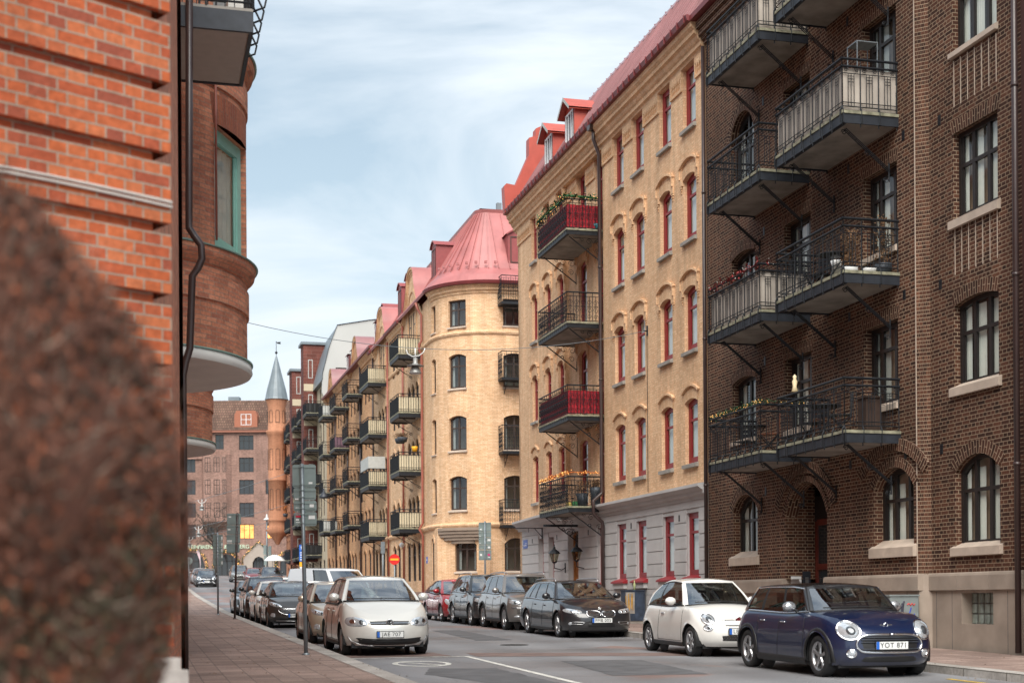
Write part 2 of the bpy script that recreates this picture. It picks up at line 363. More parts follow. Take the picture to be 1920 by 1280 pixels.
M['dryleaf'] = plain('dry_leaves', (.16, .085, .04), .9, var=.5, scale=25)
M['redflower'] = plain('dry_red_flowers', (.24, .03, .03), .9, var=.4, scale=25)
M['fir'] = plain('fir_sprays', (.03, .10, .035), .9, var=.5, scale=20)
M['pot_terra'] = plain('terracotta_wood', (.25, .08, .04), .7, var=.2)
M['teal_bag'] = plain('teal_bag', (.05, .22, .28), .5, var=.2)
M['bark'] = plain('bark', (.07, .055, .045), .95, var=.3, scale=15, bump=.4)
# ------------------------------------------------------------ ground, road, pavements
def asphalt():
    m, t, b, o = newmat('asphalt'); l = t.links.new
    tc = N(t, 'ShaderNodeTexCoord'); n = N(t, 'ShaderNodeTexNoise'); n.inputs['Scale'].default_value = .35; n.inputs['Detail'].default_value = 7
    mp = N(t, 'ShaderNodeMapping'); mp.inputs['Rotation'].default_value = (0, 0, -rad(14.6)); mp.inputs['Scale'].default_value = (1, .22, 1)
    l(tc.outputs['Object'], mp.inputs[0]); l(mp.outputs[0], n.inputs['Vector'])
    r = N(t, 'ShaderNodeValToRGB'); e = r.color_ramp.elements
    e[0].position = .36; e[0].color = (.125, .118, .12, 1); e[1].position = .62; e[1].color = (.20, .20, .21, 1)
    x = e.new(.47); x.color = (.165, .16, .165, 1)
    l(n.outputs['Fac'], r.inputs[0])
    # repaired reddish strips
    n3 = N(t, 'ShaderNodeTexNoise'); n3.inputs['Scale'].default_value = .16; n3.inputs['Detail'].default_value = 4; n3.inputs['Distortion'].default_value = 1; l(tc.outputs['Object'], n3.inputs['Vector'])
    r3 = N(t, 'ShaderNodeValToRGB'); r3.color_ramp.elements[0].position = .55; r3.color_ramp.elements[1].position = .59; l(n3.outputs['Fac'], r3.inputs[0])
    mx = N(t, 'ShaderNodeMixRGB'); mx.inputs[2].default_value = (.20, .135, .12, 1); l(r3.outputs[0], mx.inputs[0]); l(r.outputs[0], mx.inputs[1])
    f = N(t, 'ShaderNodeTexNoise'); f.inputs['Scale'].default_value = 90; f.inputs['Detail'].default_value = 2; l(tc.outputs['Object'], f.inputs['Vector'])
    fr = N(t, 'ShaderNodeMapRange'); fr.inputs[1].default_value = .3; fr.inputs[2].default_value = .7; fr.inputs[3].default_value = .8; fr.inputs[4].default_value = 1.25; l(f.outputs['Fac'], fr.inputs[0])
    mu = N(t, 'ShaderNodeMixRGB', blend_type='MULTIPLY'); mu.inputs[0].default_value = 1; l(mx.outputs[0], mu.inputs[1]); l(fr.outputs[0], mu.inputs[2])
    # cracks and tar lines
    v = N(t, 'ShaderNodeTexVoronoi', feature='DISTANCE_TO_EDGE'); v.inputs['Scale'].default_value = .33; l(n.outputs['Color'], v.inputs['Vector'])
    vm = N(t, 'ShaderNodeTexVoronoi', feature='DISTANCE_TO_EDGE'); vm.inputs['Scale'].default_value = .28
    dn = N(t, 'ShaderNodeTexNoise'); dn.inputs['Scale'].default_value = 1.2; dn.inputs['Detail'].default_value = 5; l(tc.outputs['Object'], dn.inputs['Vector'])
    av = N(t, 'ShaderNodeVectorMath', operation='MULTIPLY_ADD'); av.inputs[1].default_value = (1.3, 1.3, 0); l(dn.outputs['Color'], av.inputs[0]); l(tc.outputs['Object'], av.inputs[2]); l(av.outputs[0], vm.inputs['Vector'])
    cr2 = N(t, 'ShaderNodeMapRange'); cr2.inputs[1].default_value = .002; cr2.inputs[2].default_value = .007; cr2.inputs[3].default_value = .78; cr2.inputs[4].default_value = 1; l(vm.outputs['Distance'], cr2.inputs[0])
    m3 = N(t, 'ShaderNodeMixRGB', blend_type='MULTIPLY'); m3.inputs[0].default_value = 1; l(mu.outputs[0], m3.inputs[1]); l(cr2.outputs[0], m3.inputs[2])
    wv = N(t, 'ShaderNodeTexWave', wave_type='BANDS', bands_direction='Y'); wv.inputs['Scale'].default_value = .17; wv.inputs['Distortion'].default_value = 1.1; wv.inputs['Detail'].default_value = 3; wv.inputs['Detail Scale'].default_value = .6; l(tc.outputs['Object'], wv.inputs['Vector'])
    wr = N(t, 'ShaderNodeMapRange'); wr.inputs[3].default_value = .86; wr.inputs[4].default_value = 1.1; l(wv.outputs['Fac'], wr.inputs[0])
    m4 = N(t, 'ShaderNodeMixRGB', blend_type='MULTIPLY'); m4.inputs[0].default_value = 1; l(m3.outputs[0], m4.inputs[1]); l(wr.outputs[0], m4.inputs[2])
    l(m4.outputs[0], b.inputs['Base Color'])
    rg = N(t, 'ShaderNodeMapRange'); rg.inputs[1].default_value = .3; rg.inputs[2].default_value = .7; rg.inputs[3].default_value = .42; rg.inputs[4].default_value = .75; l(n.outputs['Fac'], rg.inputs[0]); l(rg.outputs[0], b.inputs['Roughness'])
    bp = N(t, 'ShaderNodeBump'); bp.inputs['Strength'].default_value = .35; bp.inputs['Distance'].default_value = .006; l(f.outputs['Fac'], bp.inputs['Height']); l(bp.outputs[0], b.inputs['Normal'])
    return m
M['asphalt'] = asphalt()
M['paving'] = brick('pavement_slabs', [(.27, .19, .16), (.32, .23, .195), (.37, .27, .23)], (.20, .15, .13), bw=.35, rh=.35, ms=.01, squash=1, stain=.3, bump=.3, sc_n=.6, wob=.02)
M['setts'] = brick('grey_setts', [(.20, .19, .18), (.30, .28, .26)], (.12, .11, .10), bw=.13, rh=.11, ms=.014, stain=.3, bump=.6, sc_n=.8)
M['kerb'] = brick('kerb_granite', [(.36, .33, .30), (.46, .43, .40)], (.15, .14, .12), bw=1.1, rh=4, ms=.012, stain=.25, bump=.2, sc_n=1.5)
M['grit'] = plain('town_ground', (.13, .12, .11), .95, var=.2, scale=.2)
M['linepaint'] = plain('road_paint', (.60, .59, .55), .7, var=.3, scale=9)
M['lineyellow'] = plain('yellow_road_paint', (.55, .36, .05), .7, var=.3, scale=9)
SY = [-40, -28, -18, -10, -4, 0, 4, 8, 12, 16, 22, 28, 34, 40, 50, 60, 70, 80, 90, 100, 112, 125, 140, 155, 175, 200]
def strip(name, o0, o1, h, mat_, ss=SY, seg=2, label=None, kind='structure', vert=None):
    mb = MB()
    P = [[(s, o0+(o1-o0)*j/seg, GS(s, o0+(o1-o0)*j/seg)+h) for j in range(seg+1)] for s in ss]
    mb.grid(P, 0, False, flip=False, uvf=lambda i, j: (ss[i], o0+(o1-o0)*j/seg))
    if vert:
        for oo, zlow in vert:
            mb.grid([[(s, oo, GS(s, oo)+h), (s, oo, GS(s, oo)+zlow)] for s in ss], 0, False, uvf=lambda i, j: (ss[i], j*.1))
    o = mb.build(name, mat_, None); o.matrix_world = FRAME
    setp(o, kind=kind); return o
FRAME = Matrix.Translation((PX, PY, 0)) @ Matrix.Rotation(ANG, 4, 'Z')
# wide ground sheet reaching the horizon
mb = MB()
ys = [-400, -60, 0, 22, 38, 60, 90, 114, 150, 205, 600, 1500]; xs = [-1200, -300, -90, -40, -15, 0, 15, 40, 90, 300, 1200]
mb.grid([[(x, y, gz(y)-.03) for x in xs] for y in ys], 0, False)
setp(mb.build('ground', M['grit']), kind='structure')
strip('road', 2.8, 11.2, 0.0, M['asphalt'], seg=4)
LS = [s for s in SY if s <= 140]
def split(a, b): return sorted(set([a, b]+[s for s in SY if a < s < b]))
near_r = split(-40, 34.5); far_r = split(49.5, 150)
for ss in (near_r, far_r):
    strip('pavement', 0.0, 2.5, .12, M['paving'], ss)
    strip('kerb', 2.5, 2.8, .124, M['kerb'], ss, 1, vert=[(2.8, -.02)])
strip('pavement', 11.5, 14.3, .12, M['paving'], split(-40, 118))
strip('kerb', 11.2, 11.5, .124, M['kerb'], split(-40, 118), 1, vert=[(11.2, -.02)])
strip('sett_strip', 14.3, 14.75, .122, M['setts'], split(-40, 118), 1)
# side street between the yellow house and the corner house
mb = MB()
P = [[(s, o, GS(s, o)-.004) for o in (2.8, 0, -5, -12, -20, -40, -60)] for s in (34.5, 37, 41, 45, 49.5)]
mb.grid(P, 0, False, flip=True); o = mb.build('side_road', M['asphalt']); o.matrix_world = FRAME; setp(o, kind='structure')
for a, b in ((34.5, 36.6), (46.4, 48.2)):
    mb = MB(); P = [[(s, o, GS(s, o)+.12) for o in (0, -5, -12, -20, -40, -60)] for s in (a, (a+b)/2, b)]
    mb.grid(P, 0, False, flip=True, uvf=lambda i, j: (i*.9, j*8.)); o = mb.build('pavement', M['paving']); o.matrix_world = FRAME; setp(o, kind='structure')
# the square at the far end
mb = MB()
mb.grid([[(x, y, gz(y)+.0) for x in (-80, -60, -45, -36, -30, -22, -10, 0)] for y in (150, 165, 178, 190, 205, 230)], 0, False)
setp(mb.build('square', M['asphalt']), kind='structure')
# painted parking lane: lines and a worn round mark
def paintstrip(mb, s0, o0, s1, o1, w, h=.006, n=12):
    dx, dy = s1-s0, o1-o0; L_ = math.hypot(dx, dy); nx, ny = -dy/L_*w/2, dx/L_*w/2
    P = []
    for i in range(n+1):
        s, o = s0+dx*i/n, o0+dy*i/n
        P.append([(s+nx, o+ny, GS(s+nx, o+ny)+h), (s-nx, o-ny, GS(s-nx, o-ny)+h)])
    mb.grid(P, 0, False)
mb = MB(); paintstrip(mb, -14, 8.78, 5.3, 8.66, .11); paintstrip(mb, 5.36, 8.6, 5.36, 11.15, .12, n=4)
o = mb.build('parking_line', M['linepaint']); o.matrix_world = FRAME; setp(o, kind='structure')
mb = MB()
def ring(mb, cs, co, r0, r1, h=.006, n=40, a0=0, a1=2*math.pi, sx=1.6):
    P = []
    for i in range(n+1):
        a = a0+(a1-a0)*i/n
        P.append([(cs+math.cos(a)*r*sx, co+math.sin(a)*r, GS(cs+math.cos(a)*r*sx, co+math.sin(a)*r)+h) for r in (r0, r1)])
    mb.grid(P, 0, False)
ring(mb, 3.3, 9.95, .42, .52); paintstrip(mb, 2.75, 9.66, 3.85, 10.24, .09, n=3)
o = mb.build('road_mark', M['linepaint']); o.matrix_world = FRAME; setp(o, kind='structure')
mb = MB()
paintstrip(mb, -9, 3.35, -3.2, 3.35, .1, n=6)
o = mb.build('kerb_line', M['lineyellow']); o.matrix_world = FRAME; setp(o, kind='structure')
# ------------------------------------------------------------ building helpers (coordinates: s, o, z of the street frame)
def arc_z(x, w, zb, rise):
    if rise <= 0: return zb
    h = w/2; Rr = (h*h+rise*rise)/(2*rise)
    return zb-rise+math.sqrt(max(0, Rr*Rr-x*x))-(Rr-rise)
def mp_street(off=0.0): return lambda u, z, d: (u, off-d, z)
def mp_front(s0): return lambda u, z, d: (s0+d, -u, z)
def mp_arc(sc_, oc, r): return lambda u, z, d: (sc_-(r-d)*math.sin(u/r), oc+(r-d)*math.cos(u/r), z)
def wall(mb, mp, u0, u1, z0, z1, ops=(), depth=.22, m=0, mr=None, du=99):
    if mr is None: mr = m
    us = {u0, u1}; zs = {z0, z1}
    for (a, b, c, d, r) in ops: us |= {a, b}; zs |= {c, d}
    us = sorted(x for x in us if u0-1e-6 <= x <= u1+1e-6); zs = sorted(zs)
    uu = [us[0]]
    for a, b in zip(us, us[1:]):
        n = max(1, math.ceil((b-a)/du-1e-6))
        uu += [a+(b-a)*(i+1)/n for i in range(n)]
    for a, b in zip(uu, uu[1:]):
        for c, d in zip(zs, zs[1:]):
            x, z = (a+b)/2, (c+d)/2
            if any(o[0] < x < o[1] and o[2] < z < o[3] for o in ops): continue
            mb.quad(mp(b, c, 0), mp(a, c, 0), mp(a, d, 0), mp(b, d, 0), m, [(b, c), (a, c), (a, d), (b, d)])
    for (a, b, c, d, r) in ops:
        w = b-a; mid = (a+b)/2; zs_ = d-r
        arc = [(a+w*i/10, arc_z(a+w*i/10-mid, w, d, r)) for i in range(11)] if r > 0 else [(a, d), (b, d)]
        if r > 0:
            for (x1, z1_), (x2, z2_) in zip(arc, arc[1:]):
                mb.quad(mp(x2, z2_, 0), mp(x1, z1_, 0), mp(x1, d, 0), mp(x2, d, 0), m, [(x2, z2_), (x1, z1_), (x1, d), (x2, d)])
        loop = [(a, c)]+arc+[(b, c)]
        for (x1, z1_), (x2, z2_) in zip(loop, loop[1:]+loop[:1]):
            vert = abs(x1-x2) < 1e-6
            uvs = [(0, z1_), (0, z2_), (depth, z2_), (depth, z1_)] if vert else [(x1, 0), (x2, 0), (x2, depth), (x1, depth)]
            mb.quad(mp(x1, z1_, 0), mp(x2, z2_, 0), mp(x2, z2_, depth), mp(x1, z1_, depth), mr, uvs)
def arch_band(mb, mp, a, b, d, r, h=.25, proud=.012, m=0, ext=0.0, n=12):
    """soldier course over an opening; bricks stand on end (uv runs along the arc)"""
    w = b-a; mid = (a+b)/2; P = []
    for i in range(n+1):
        t = i/n; x = a-ext+(w+2*ext)*t
        if r > 0:
            hh = w/2; Rr = (hh*hh+r*r)/(2*r); cz = d-Rr; phi = math.asin(max(-1, min(1, hh/Rr)))*(2*t-1)
            p0 = (mid+Rr*math.sin(phi), cz+Rr*math.cos(phi)); p1 = (mid+(Rr+h)*math.sin(phi), cz+(Rr+h)*math.cos(phi)); al = Rr*phi
        else:
            sp = (t-.5)*.16; p0 = (x, d); p1 = (x+sp, d+h); al = x
        P.append((p0, p1, al))
    for (p0, p1, a0), (q0, q1, a1) in zip(P, P[1:]):
        mb.quad(mp(q0[0], q0[1], -proud), mp(p0[0], p0[1], -proud), mp(p1[0], p1[1], -proud), mp(q1[0], q1[1], -proud), m, [(0, a1), (0, a0), (h, a0), (h, a1)])
        mb.quad(mp(p0[0], p0[1], 0), mp(q0[0], q0[1], 0), mp(q0[0], q0[1], -proud), mp(p0[0], p0[1], -proud), m)
        mb.quad(mp(p1[0], p1[1], -proud), mp(q1[0], q1[1], -proud), mp(q1[0], q1[1], 0), mp(p1[0], p1[1], 0), m)
    for p0, p1, _ in (P[0], P[-1]):
        mb.quad(mp(p0[0], p0[1], -proud), mp(p0[0], p0[1], 0), mp(p1[0], p1[1], 0), mp(p1[0], p1[1], -proud), m)
def sweep(mb, path, prof, m=0, smooth=False, caps=True, uvscale=True):
    """path: list of (s,o) with outward normals; prof: list of (out, z)"""
    n = len(path); nor = []
    for i in range(n):
        a = path[max(i-1, 0)]; b = path[min(i+1, n-1)]
        t = Vector((b[0]-a[0], b[1]-a[1])).normalized()
        d1 = Vector((path[i][0]-path[i-1][0], path[i][1]-path[i-1][1])).normalized() if i > 0 else t
        nv = Vector((-t.y, t.x)); n1 = Vector((-d1.y, d1.x)); k = 1/max(.4, nv.dot(n1)) if i not in (0, n-1) else 1
        nor.append(nv*k)
    al = [0]
    for i in range(1, n): al.append(al[-1]+math.hypot(path[i][0]-path[i-1][0], path[i][1]-path[i-1][1]))
    pl = [0]
    for i in range(1, len(prof)): pl.append(pl[-1]+math.hypot(prof[i][0]-prof[i-1][0], prof[i][1]-prof[i-1][1]))
    P = [[(path[i][0]+nor[i].x*q[0], path[i][1]+nor[i].y*q[0], q[1]) for q in prof] for i in range(n)]
    mb.grid(P, m, smooth, uvf=lambda i, j: (al[i], pl[j]))
    if caps:
        mb.poly(P[0], m); mb.poly(P[-1][::-1], m)
def outl(w, h, rise, t, n=10):
    w2 = w/2-t; ww = 2*w2; r2 = rise*ww/w if rise > 0 else 0; zt = h-t
    pts = [(-w2, t), (w2, t)]
    if rise > 0: pts += [(w2-ww*i/n, arc_z(w2-ww*i/n, ww, zt, r2)) for i in range(n+1)]
    else: pts += [(w2, zt), (-w2, zt)]
    return pts
WM = {}
def win_mesh(w, h, rise, fm, mull=(0.,), tran=.7, ft=.075, lod=0, curt='curtain', side=.22, gmat=None, tdrop=None, shade=0, deep=0.0, strips=0, room='room'):
    key = (round(w, 2), round(h, 2), round(rise, 2), fm, mull, tran, ft, lod, curt, side, shade, deep, strips, room, gmat)
    if key in WM: return WM[key]
    O, I = outl(w, h, rise, 0), outl(w, h, rise, ft); mb = MB(); n = len(O)
    for i in range(n):
        a, b, c, d = O[i], O[(i+1) % n], I[(i+1) % n], I[i]
        mb.quad((a[0], 0, a[1]), (b[0], 0, b[1]), (c[0], 0, c[1]), (d[0], 0, d[1]))
        mb.quad((d[0], 0, d[1]), (c[0], 0, c[1]), (c[0], -.09-deep, c[1]), (d[0], -.09-deep, d[1]))
    mt = .035 if w < 1.2 else .045
    for x in mull:
        x = x*w; top = min(arc_z(x, w-2*ft, h-ft, rise*(w-2*ft)/w) if rise > 0 else h-ft, h-ft)
        mb.box(x-mt, x+mt, -.07-deep, -.012-deep, ft, top+.01)
    if tran: mb.box(-w/2+ft, w/2-ft, -.06-deep, (-.008 if lod == 0 else -.02)-deep, h*tran-.035, h*tran+.035)
    if lod == 0:   # thin casement rims
        edges = [-w/2+ft]+[x*w for x in mull]+[w/2-ft]
        for a, b in zip(edges, edges[1:]):
            for x in (a+mt*.6, b-mt*.6): mb.box(x-.028, x+.028, -.055-deep, -.02-deep, ft+.01, h-ft-(rise if rise > 0 else 0)-.01)
            mb.box(a, b, -.056-deep, -.021-deep, ft, ft+.055)
    fr = mb.mesh('window', [M[fm]])
    g = MB(); I2 = outl(w, h, rise, ft-.01)
    g.poly([(p[0], -.045-deep, p[1]) for p in I2])
    pane = g.mesh('pane', [M[gmat or ('glass' if lod == 0 else 'glass_far')]])
    cu = None
    if lod == 0:
        c = MB(); hh = h-ft-rise*.5
        if side > 0:
            for sg in (-1, 1):
                x0, x1 = sg*(w/2-.01), sg*(w/2-w*side); k = 7
                P = [[(x0+(x1-x0)*i/k, -.12-deep-(.03 if i % 2 else 0), z) for z in (.05, hh)] for i in range(k+1)]; c.grid(P, 0, False)
        if strips:
            ed = [-w/2]+[x*w for x in mull]+[w/2]
            for a, b in zip(ed, ed[1:]):
                k = 7; wd_ = (b-a)*strips; P = [[(b-.01-wd_*i/k, -.085-(.02 if i % 2 else 0), z) for z in (.05, hh)] for i in range(k+1)]; c.grid(P, 0, False)
        if shade > 0: c.quad((-w/2, -.13, h*(1-shade)), (w/2, -.13, h*(1-shade)), (w/2, -.13, h), (-w/2, -.13, h), 0)
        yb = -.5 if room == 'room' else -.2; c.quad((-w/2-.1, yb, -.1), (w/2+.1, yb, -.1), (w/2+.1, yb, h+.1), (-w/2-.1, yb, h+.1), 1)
        c.quad((-w/2, -.12, .04), (w/2, -.12, .04), (w/2, -.5, .04), (-w/2, -.5, .04), 0)
        cu = c.mesh('curtain', [M[curt], M[room]])
    WM[key] = (fr, pane, cu); return WM[key]
def window(parent, mp, a, b, c, d, r, rot=0.0, depth=.14, **kw):
    mid = (a+b)/2; x, y, z = mp(mid, c, depth)
    fr, pane, cu = win_mesh(b-a, d-c, r, **kw)
    o = inst('window', fr, parent, (x, y, z), rot)
    p = inst('pane', pane, o)
    if cu: inst('curtain', cu, o)
    return o
# rotation of a window object whose local +Y is 'out': street walls: frame +o is out -> rot 0
ROT_FRONT = math.pi/2     # facing -s : local +Y -> -s
def scroll(mb, cx, y, cz, r, t=.007, sg=1, ax='x', m=0, turns=1.35, n=14):
    pts = []
    for i in range(n+1):
        a = turns*2*math.pi*i/n; q = r*(1-.72*i/n); u, w_ = sg*q*math.cos(a), q*math.sin(a)
        pts.append((cx+u, y, cz+w_) if ax == 'x' else (cx, y+u, cz+w_))
    mb.tube(pts, t, 4, m)
def rail_side(mb, P0_, P1_, zf, h, style, m=0, lod=0):
    """ironwork between two plan points at floor height zf"""
    a = Vector((P0_[0], P0_[1], 0)); b = Vector((P1_[0], P1_[1], 0)); L_ = (b-a).length; t = (b-a)/L_
    def P(x, z): q = a+t*x; return (q.x, q.y, zf+z)
    def bar(x0, z0, x1, z1, r, seg=4): mb.tube([P(x0, z0), P(x1, z1)], r, seg, m, cap=False)
    def sc2(x, z, r, sg):
        pts = []
        for i in range(13):
            an = 1.3*2*math.pi*i/12; q = r*(1-.7*i/12); pts.append(P(x+sg*q*math.cos(an), z+q*math.sin(an)))
        mb.tube(pts, .0075, 4, m, cap=False)
    if style == 'brown':
        bar(-.03, h, L_+.03, h, .028, 8); bar(-.03, h-.15, L_+.03, h-.15, .024, 8)
        bar(0, h-.29, L_, h-.29, .009); bar(0, .12, L_, .12, .012); bar(0, .2, L_, .2, .010)
        n = max(2, round(L_/.42)); g = L_/n
        for i in range(n+1): bar(i*g, -.28, i*g, h-.15, .013, 4); bar(i*g, h-.15, i*g, h, .010)
        for i in range(n):
            x = i*g+g/2
            for dx in (-.065, 0, .065): bar(x+dx, .12, x+dx, h-.29, .0075)
            for dz in (.34, .40, .46): bar(x-.065, h-dz, x+.065, h-dz, .0065)
        for i in range(n):
            for sg in (-1, 1): sc2(i*g+(0.085 if sg > 0 else g-.085), h-.22, .05, sg)
    elif style == 'ornate':
        bar(-.02, h, L_+.02, h, .024, 6); bar(0, h-.13, L_, h-.13, .010); bar(0, .07, L_, .07, .012)
        n = max(2, round(L_/.24)); g = L_/n
        for i in range(n+1): bar(i*g, -.12, i*g, h, .011)
        for i in range(n):
            x = i*g+g/2
            sc2(x, h*.66, g*.42, 1); sc2(x, h*.40, g*.42, -1); sc2(x, h*.20, g*.36, 1)
            bar(x, .07, x, h-.13, .010); sc2(x-g*.2, h*.53, .04, 1); sc2(x+g*.2, h*.53, .04, -1)
            mb.box(*(sorted((P(x-.02, 0)[0], P(x+.02, 0)[0]))), *(sorted((P(x-.02, 0)[1]-.012, P(x+.02, 0)[1]+.012))), zf+h*.5, zf+h*.5+.05, m)
    else:  # plain
        bar(0, h, L_, h, .025, 4); bar(0, h-.14, L_, h-.14, .012); bar(0, .08, L_, .08, .014); bar(0, .2, L_, .2, .010)
        step = .13 if lod == 0 else .2; n = max(2, round(L_/step)); g = L_/n
        for i in range(n+1): bar(i*g, 0, i*g, h-(0 if i % 4 == 0 else .14), .012 if i % 4 else .018, 4)
def balcony(parent, s0, s1, z, out, off=0.0, style='brown', h=1.07, canvas=None, th=.2, lod=0, brk='brown', slab='concrete', ends=(1, 1), clothmat='canvas', label=None):
    sl = MB(); o1 = off+out
    sl.box(s0+.03, s1-.03, off, o1-.03, z-th+.03, z-.03, 0)             # slab
    sl.box(s0-.02, s1+.02, off, o1+.02, z-.03, z+.03, 2)              # mossy top edge
    f = .012
    sl.box(s0, s0+.03, off, o1, z-th, z-.032, 1); sl.box(s1-.03, s1, off, o1, z-th, z-.032, 1); sl.box(s0+.03, s1-.03, o1-.03, o1, z-th, z-.032, 1)
    sl.box(s0+.03, s1-.03, o1-.09, o1-.03, z-th-.012, z-th+.03, 1)
    bal = sl.build('balcony', [M[slab], M['iron'] if style != 'brown' else M['steel'], M['moss']], parent)
    if label: bal['label'] = label
    r = MB()
    a, b, c, d = (s0+.03, off+.02), (s0+.03, o1+.0), (s1-.03, o1+.0), (s1-.03, off+.02)
    if ends[0]: rail_side(r, b, a, z, h, style, lod=lod)
    rail_side(r, c, b, z, h, style, lod=lod)
    if ends[1]: rail_side(r, d, c, z, h, style, lod=lod)
    if style == 'brown':
        for (p, q) in ((b, a), (c, b), (d, c)):
            L_ = math.hypot(q[0]-p[0], q[1]-p[1]); n = max(2, round(L_/.42))
            nx, ny = (q[1]-p[1])/L_, -(q[0]-p[0])/L_
            if (p, q) == (b, a): nx, ny = -1, 0
            elif (p, q) == (c, b): nx, ny = 0, 1
            else: nx, ny = 1, 0
            for i in range(n+1):
                x, y = p[0]+(q[0]-p[0])*i/n, p[1]+(q[1]-p[1])*i/n
                if y < off+.1 and i == n: continue
                r.tube([(x, y, z+.12), (x+nx*.045, y+ny*.045, z+.04), (x+nx*.05, y+ny*.05, z-th)], .014, 4, 0)
    r.build('railing', M['iron'], bal)
    if canvas:
        cm = MB(); zz0, zz1 = z+.07, z+h-.17
        def cl(p, q, k=14):
            L_ = math.hypot(q[0]-p[0], q[1]-p[1]); rnd = random.Random(int(s0*10+z))
            P = []
            for i in range(k+1):
                t = i/k; w_ = .012*math.sin(t*19+z)+.008*rnd.random()
                nx, ny = (q[1]-p[1])/L_, -(q[0]-p[0])/L_
                P.append([(p[0]+(q[0]-p[0])*t+nx*w_, p[1]+(q[1]-p[1])*t+ny*w_, zq) for zq in (zz0, (zz0+zz1)/2, zz1)])
            cm.grid(P, 0, True)
        e = .035
        cl((s0+.03+e, off+.03), (s0+.03+e, o1-e)); cl((s0+.03+e, o1-e), (s1-.03-e, o1-e)); cl((s1-.03-e, o1-e), (s1-.03-e, off+.03))
        cm.build('screen', M[clothmat], bal)
    bm = MB()
    if brk == 'brown':
        for sx in (s0+.35, s1-.35):
            bm = MB()
            for dx in (-.05, 0, .05): bm.tube([(sx+dx, off+.02, z-th-.78), (sx+dx, o1-.22, z-th-.0)], .012, 4)
            for t in (.15, .3, .45, .6, .75, .9):
                y = off+.02+(out-.24)*t; bm.tube([(sx-.05, y, z-th-.78*(1-t)), (sx+.05, y, z-th-.78*(1-t))], .008, 4)
            scroll(bm, sx, o1-.2, z-th-.07, .06, .009, 1, 'y'); bm.tube([(sx, off+.02, z-th-.62), (sx, off+.02, z-th-1.0)], .018, 4); scroll(bm, sx, off+.09, z-th-.98, .06, .009, 1, 'y')
            scroll(bm, sx, off+.5, z-th-.46, .07, .008, 1, 'y'); bm.build('bracket', M['iron'], bal)
    elif brk == 'ornate':
        for sx in (s0+.25, s1-.25):
            bm = MB()
            bm.tube([(sx, off+.02, z-th-.85), (sx, o1-.15, z-th-.0)], .02, 5)
            bm.tube([(sx, off+.02, z-th), (sx, off+.02, z-th-.9)], .012, 4); bm.tube([(sx, off+.02, z-th-.04), (sx, o1-.3, z-th-.04)], .010, 4)
            for (yy, zz, rr_, sg) in ((.18, -.18, .13, 1), (.5, -.15, .11, -1), (.2, -.48, .11, 1), (.75, -.1, .07, 1)): scroll(bm, sx, off+yy, z-th+zz, rr_, .008, sg, 'y')
            bm.torus((sx, off+.55, z-th-.42), .05, .014, 'x'); bm.build('bracket', M['iron'], bal)
    else:
        for sx in (s0+.2, s1-.2):
            bm = MB(); bm.box(sx-.03, sx+.05, off+.3, o1-.05, z-th-.07, z-th, 0)
            bm.tube([(sx, off+.02, z-th-.6), (sx, o1-.15, z-th-.0)], .015, 4); bm.tube([(sx+.04, off+.02, z-th-.7), (sx+.04, o1-.25, z-th-.0)], .01, 4)
            if lod == 0: scroll(bm, sx, off+.1, z-th-.62, .09, .01, 1, 'y'); scroll(bm, sx, off+.3, z-th-.3, .08, .008, 1, 'y')
            bm.build('bracket', M['iron'], bal)
    return bal
def sill(parent, mp, a, b, c, mat_, h=.07, out=.1, ext=.07, din=.16, slope=.05):
    mb = MB()
    P = [(din, c+.005+slope), (-out, c-.005), (-out, c-h), (din, c-h)]
    n = 1
    pa = [mp(a-ext, z, d) for d, z in P]; pb = [mp(b+ext, z, d) for d, z in P]
    for i in range(4): mb.quad(pa[i], pb[i], pb[(i+1) % 4], pa[(i+1) % 4])
    mb.poly(pa); mb.poly(pb[::-1])
    return mb.build('sill', M[mat_], parent)
def pipe(parent, pts, r=.055, m='pipe', name='downpipe', rings=1.6):
    mb = MB(); mb.tube(pts, r, 10)
    for (a, b) in zip(pts, pts[1:]):
        a, b = Vector(a), Vector(b)
        if abs(b.z-a.z) > 2*rings:
            n = int(abs(b.z-a.z)/(rings*2))
            for i in range(1, n): p = a+(b-a)*i/n; mb.tube([p-Vector((0, 0, .03)), p+Vector((0, 0, .03))], r*1.22, 10)
    return mb.build(name, M[m], parent)
def closed_shell(mb, s0, s1, o_back, z0, z1, m, off=0.0):
    """back, ends and top of a building body"""
    mb.box(s0, s1, o_back-.3, o_back, z0, z1, m)
    mb.box(s0, s0+.3, o_back, off-.35, z0, z1, m); mb.box(s1-.3, s1, o_back, off-.35, z0, z1, m)
# ============================================================ brown brick house on the right
g0 = GS(6, 0)
brown = thing('brown_brick_house', 'dark brown brick apartment house with pale mortar, stone plinth and iron balconies', 'apartment house', 7, 0, g0)
F0, F1b = mp_street(0), mp_street(-.2)
ops_r = [(.80, 2.24, 2.42, 4.15, .3)]+[(.80, 2.24, 5.45+3.18*k, 7.0+3.18*k+.1, .1 if k == 0 else 0) for k in range(4)]
z_top = 17.0
mb = MB()
wall(mb, F1b, -.02, 3.1, 1.93, z_top, ops_r, depth=.3)
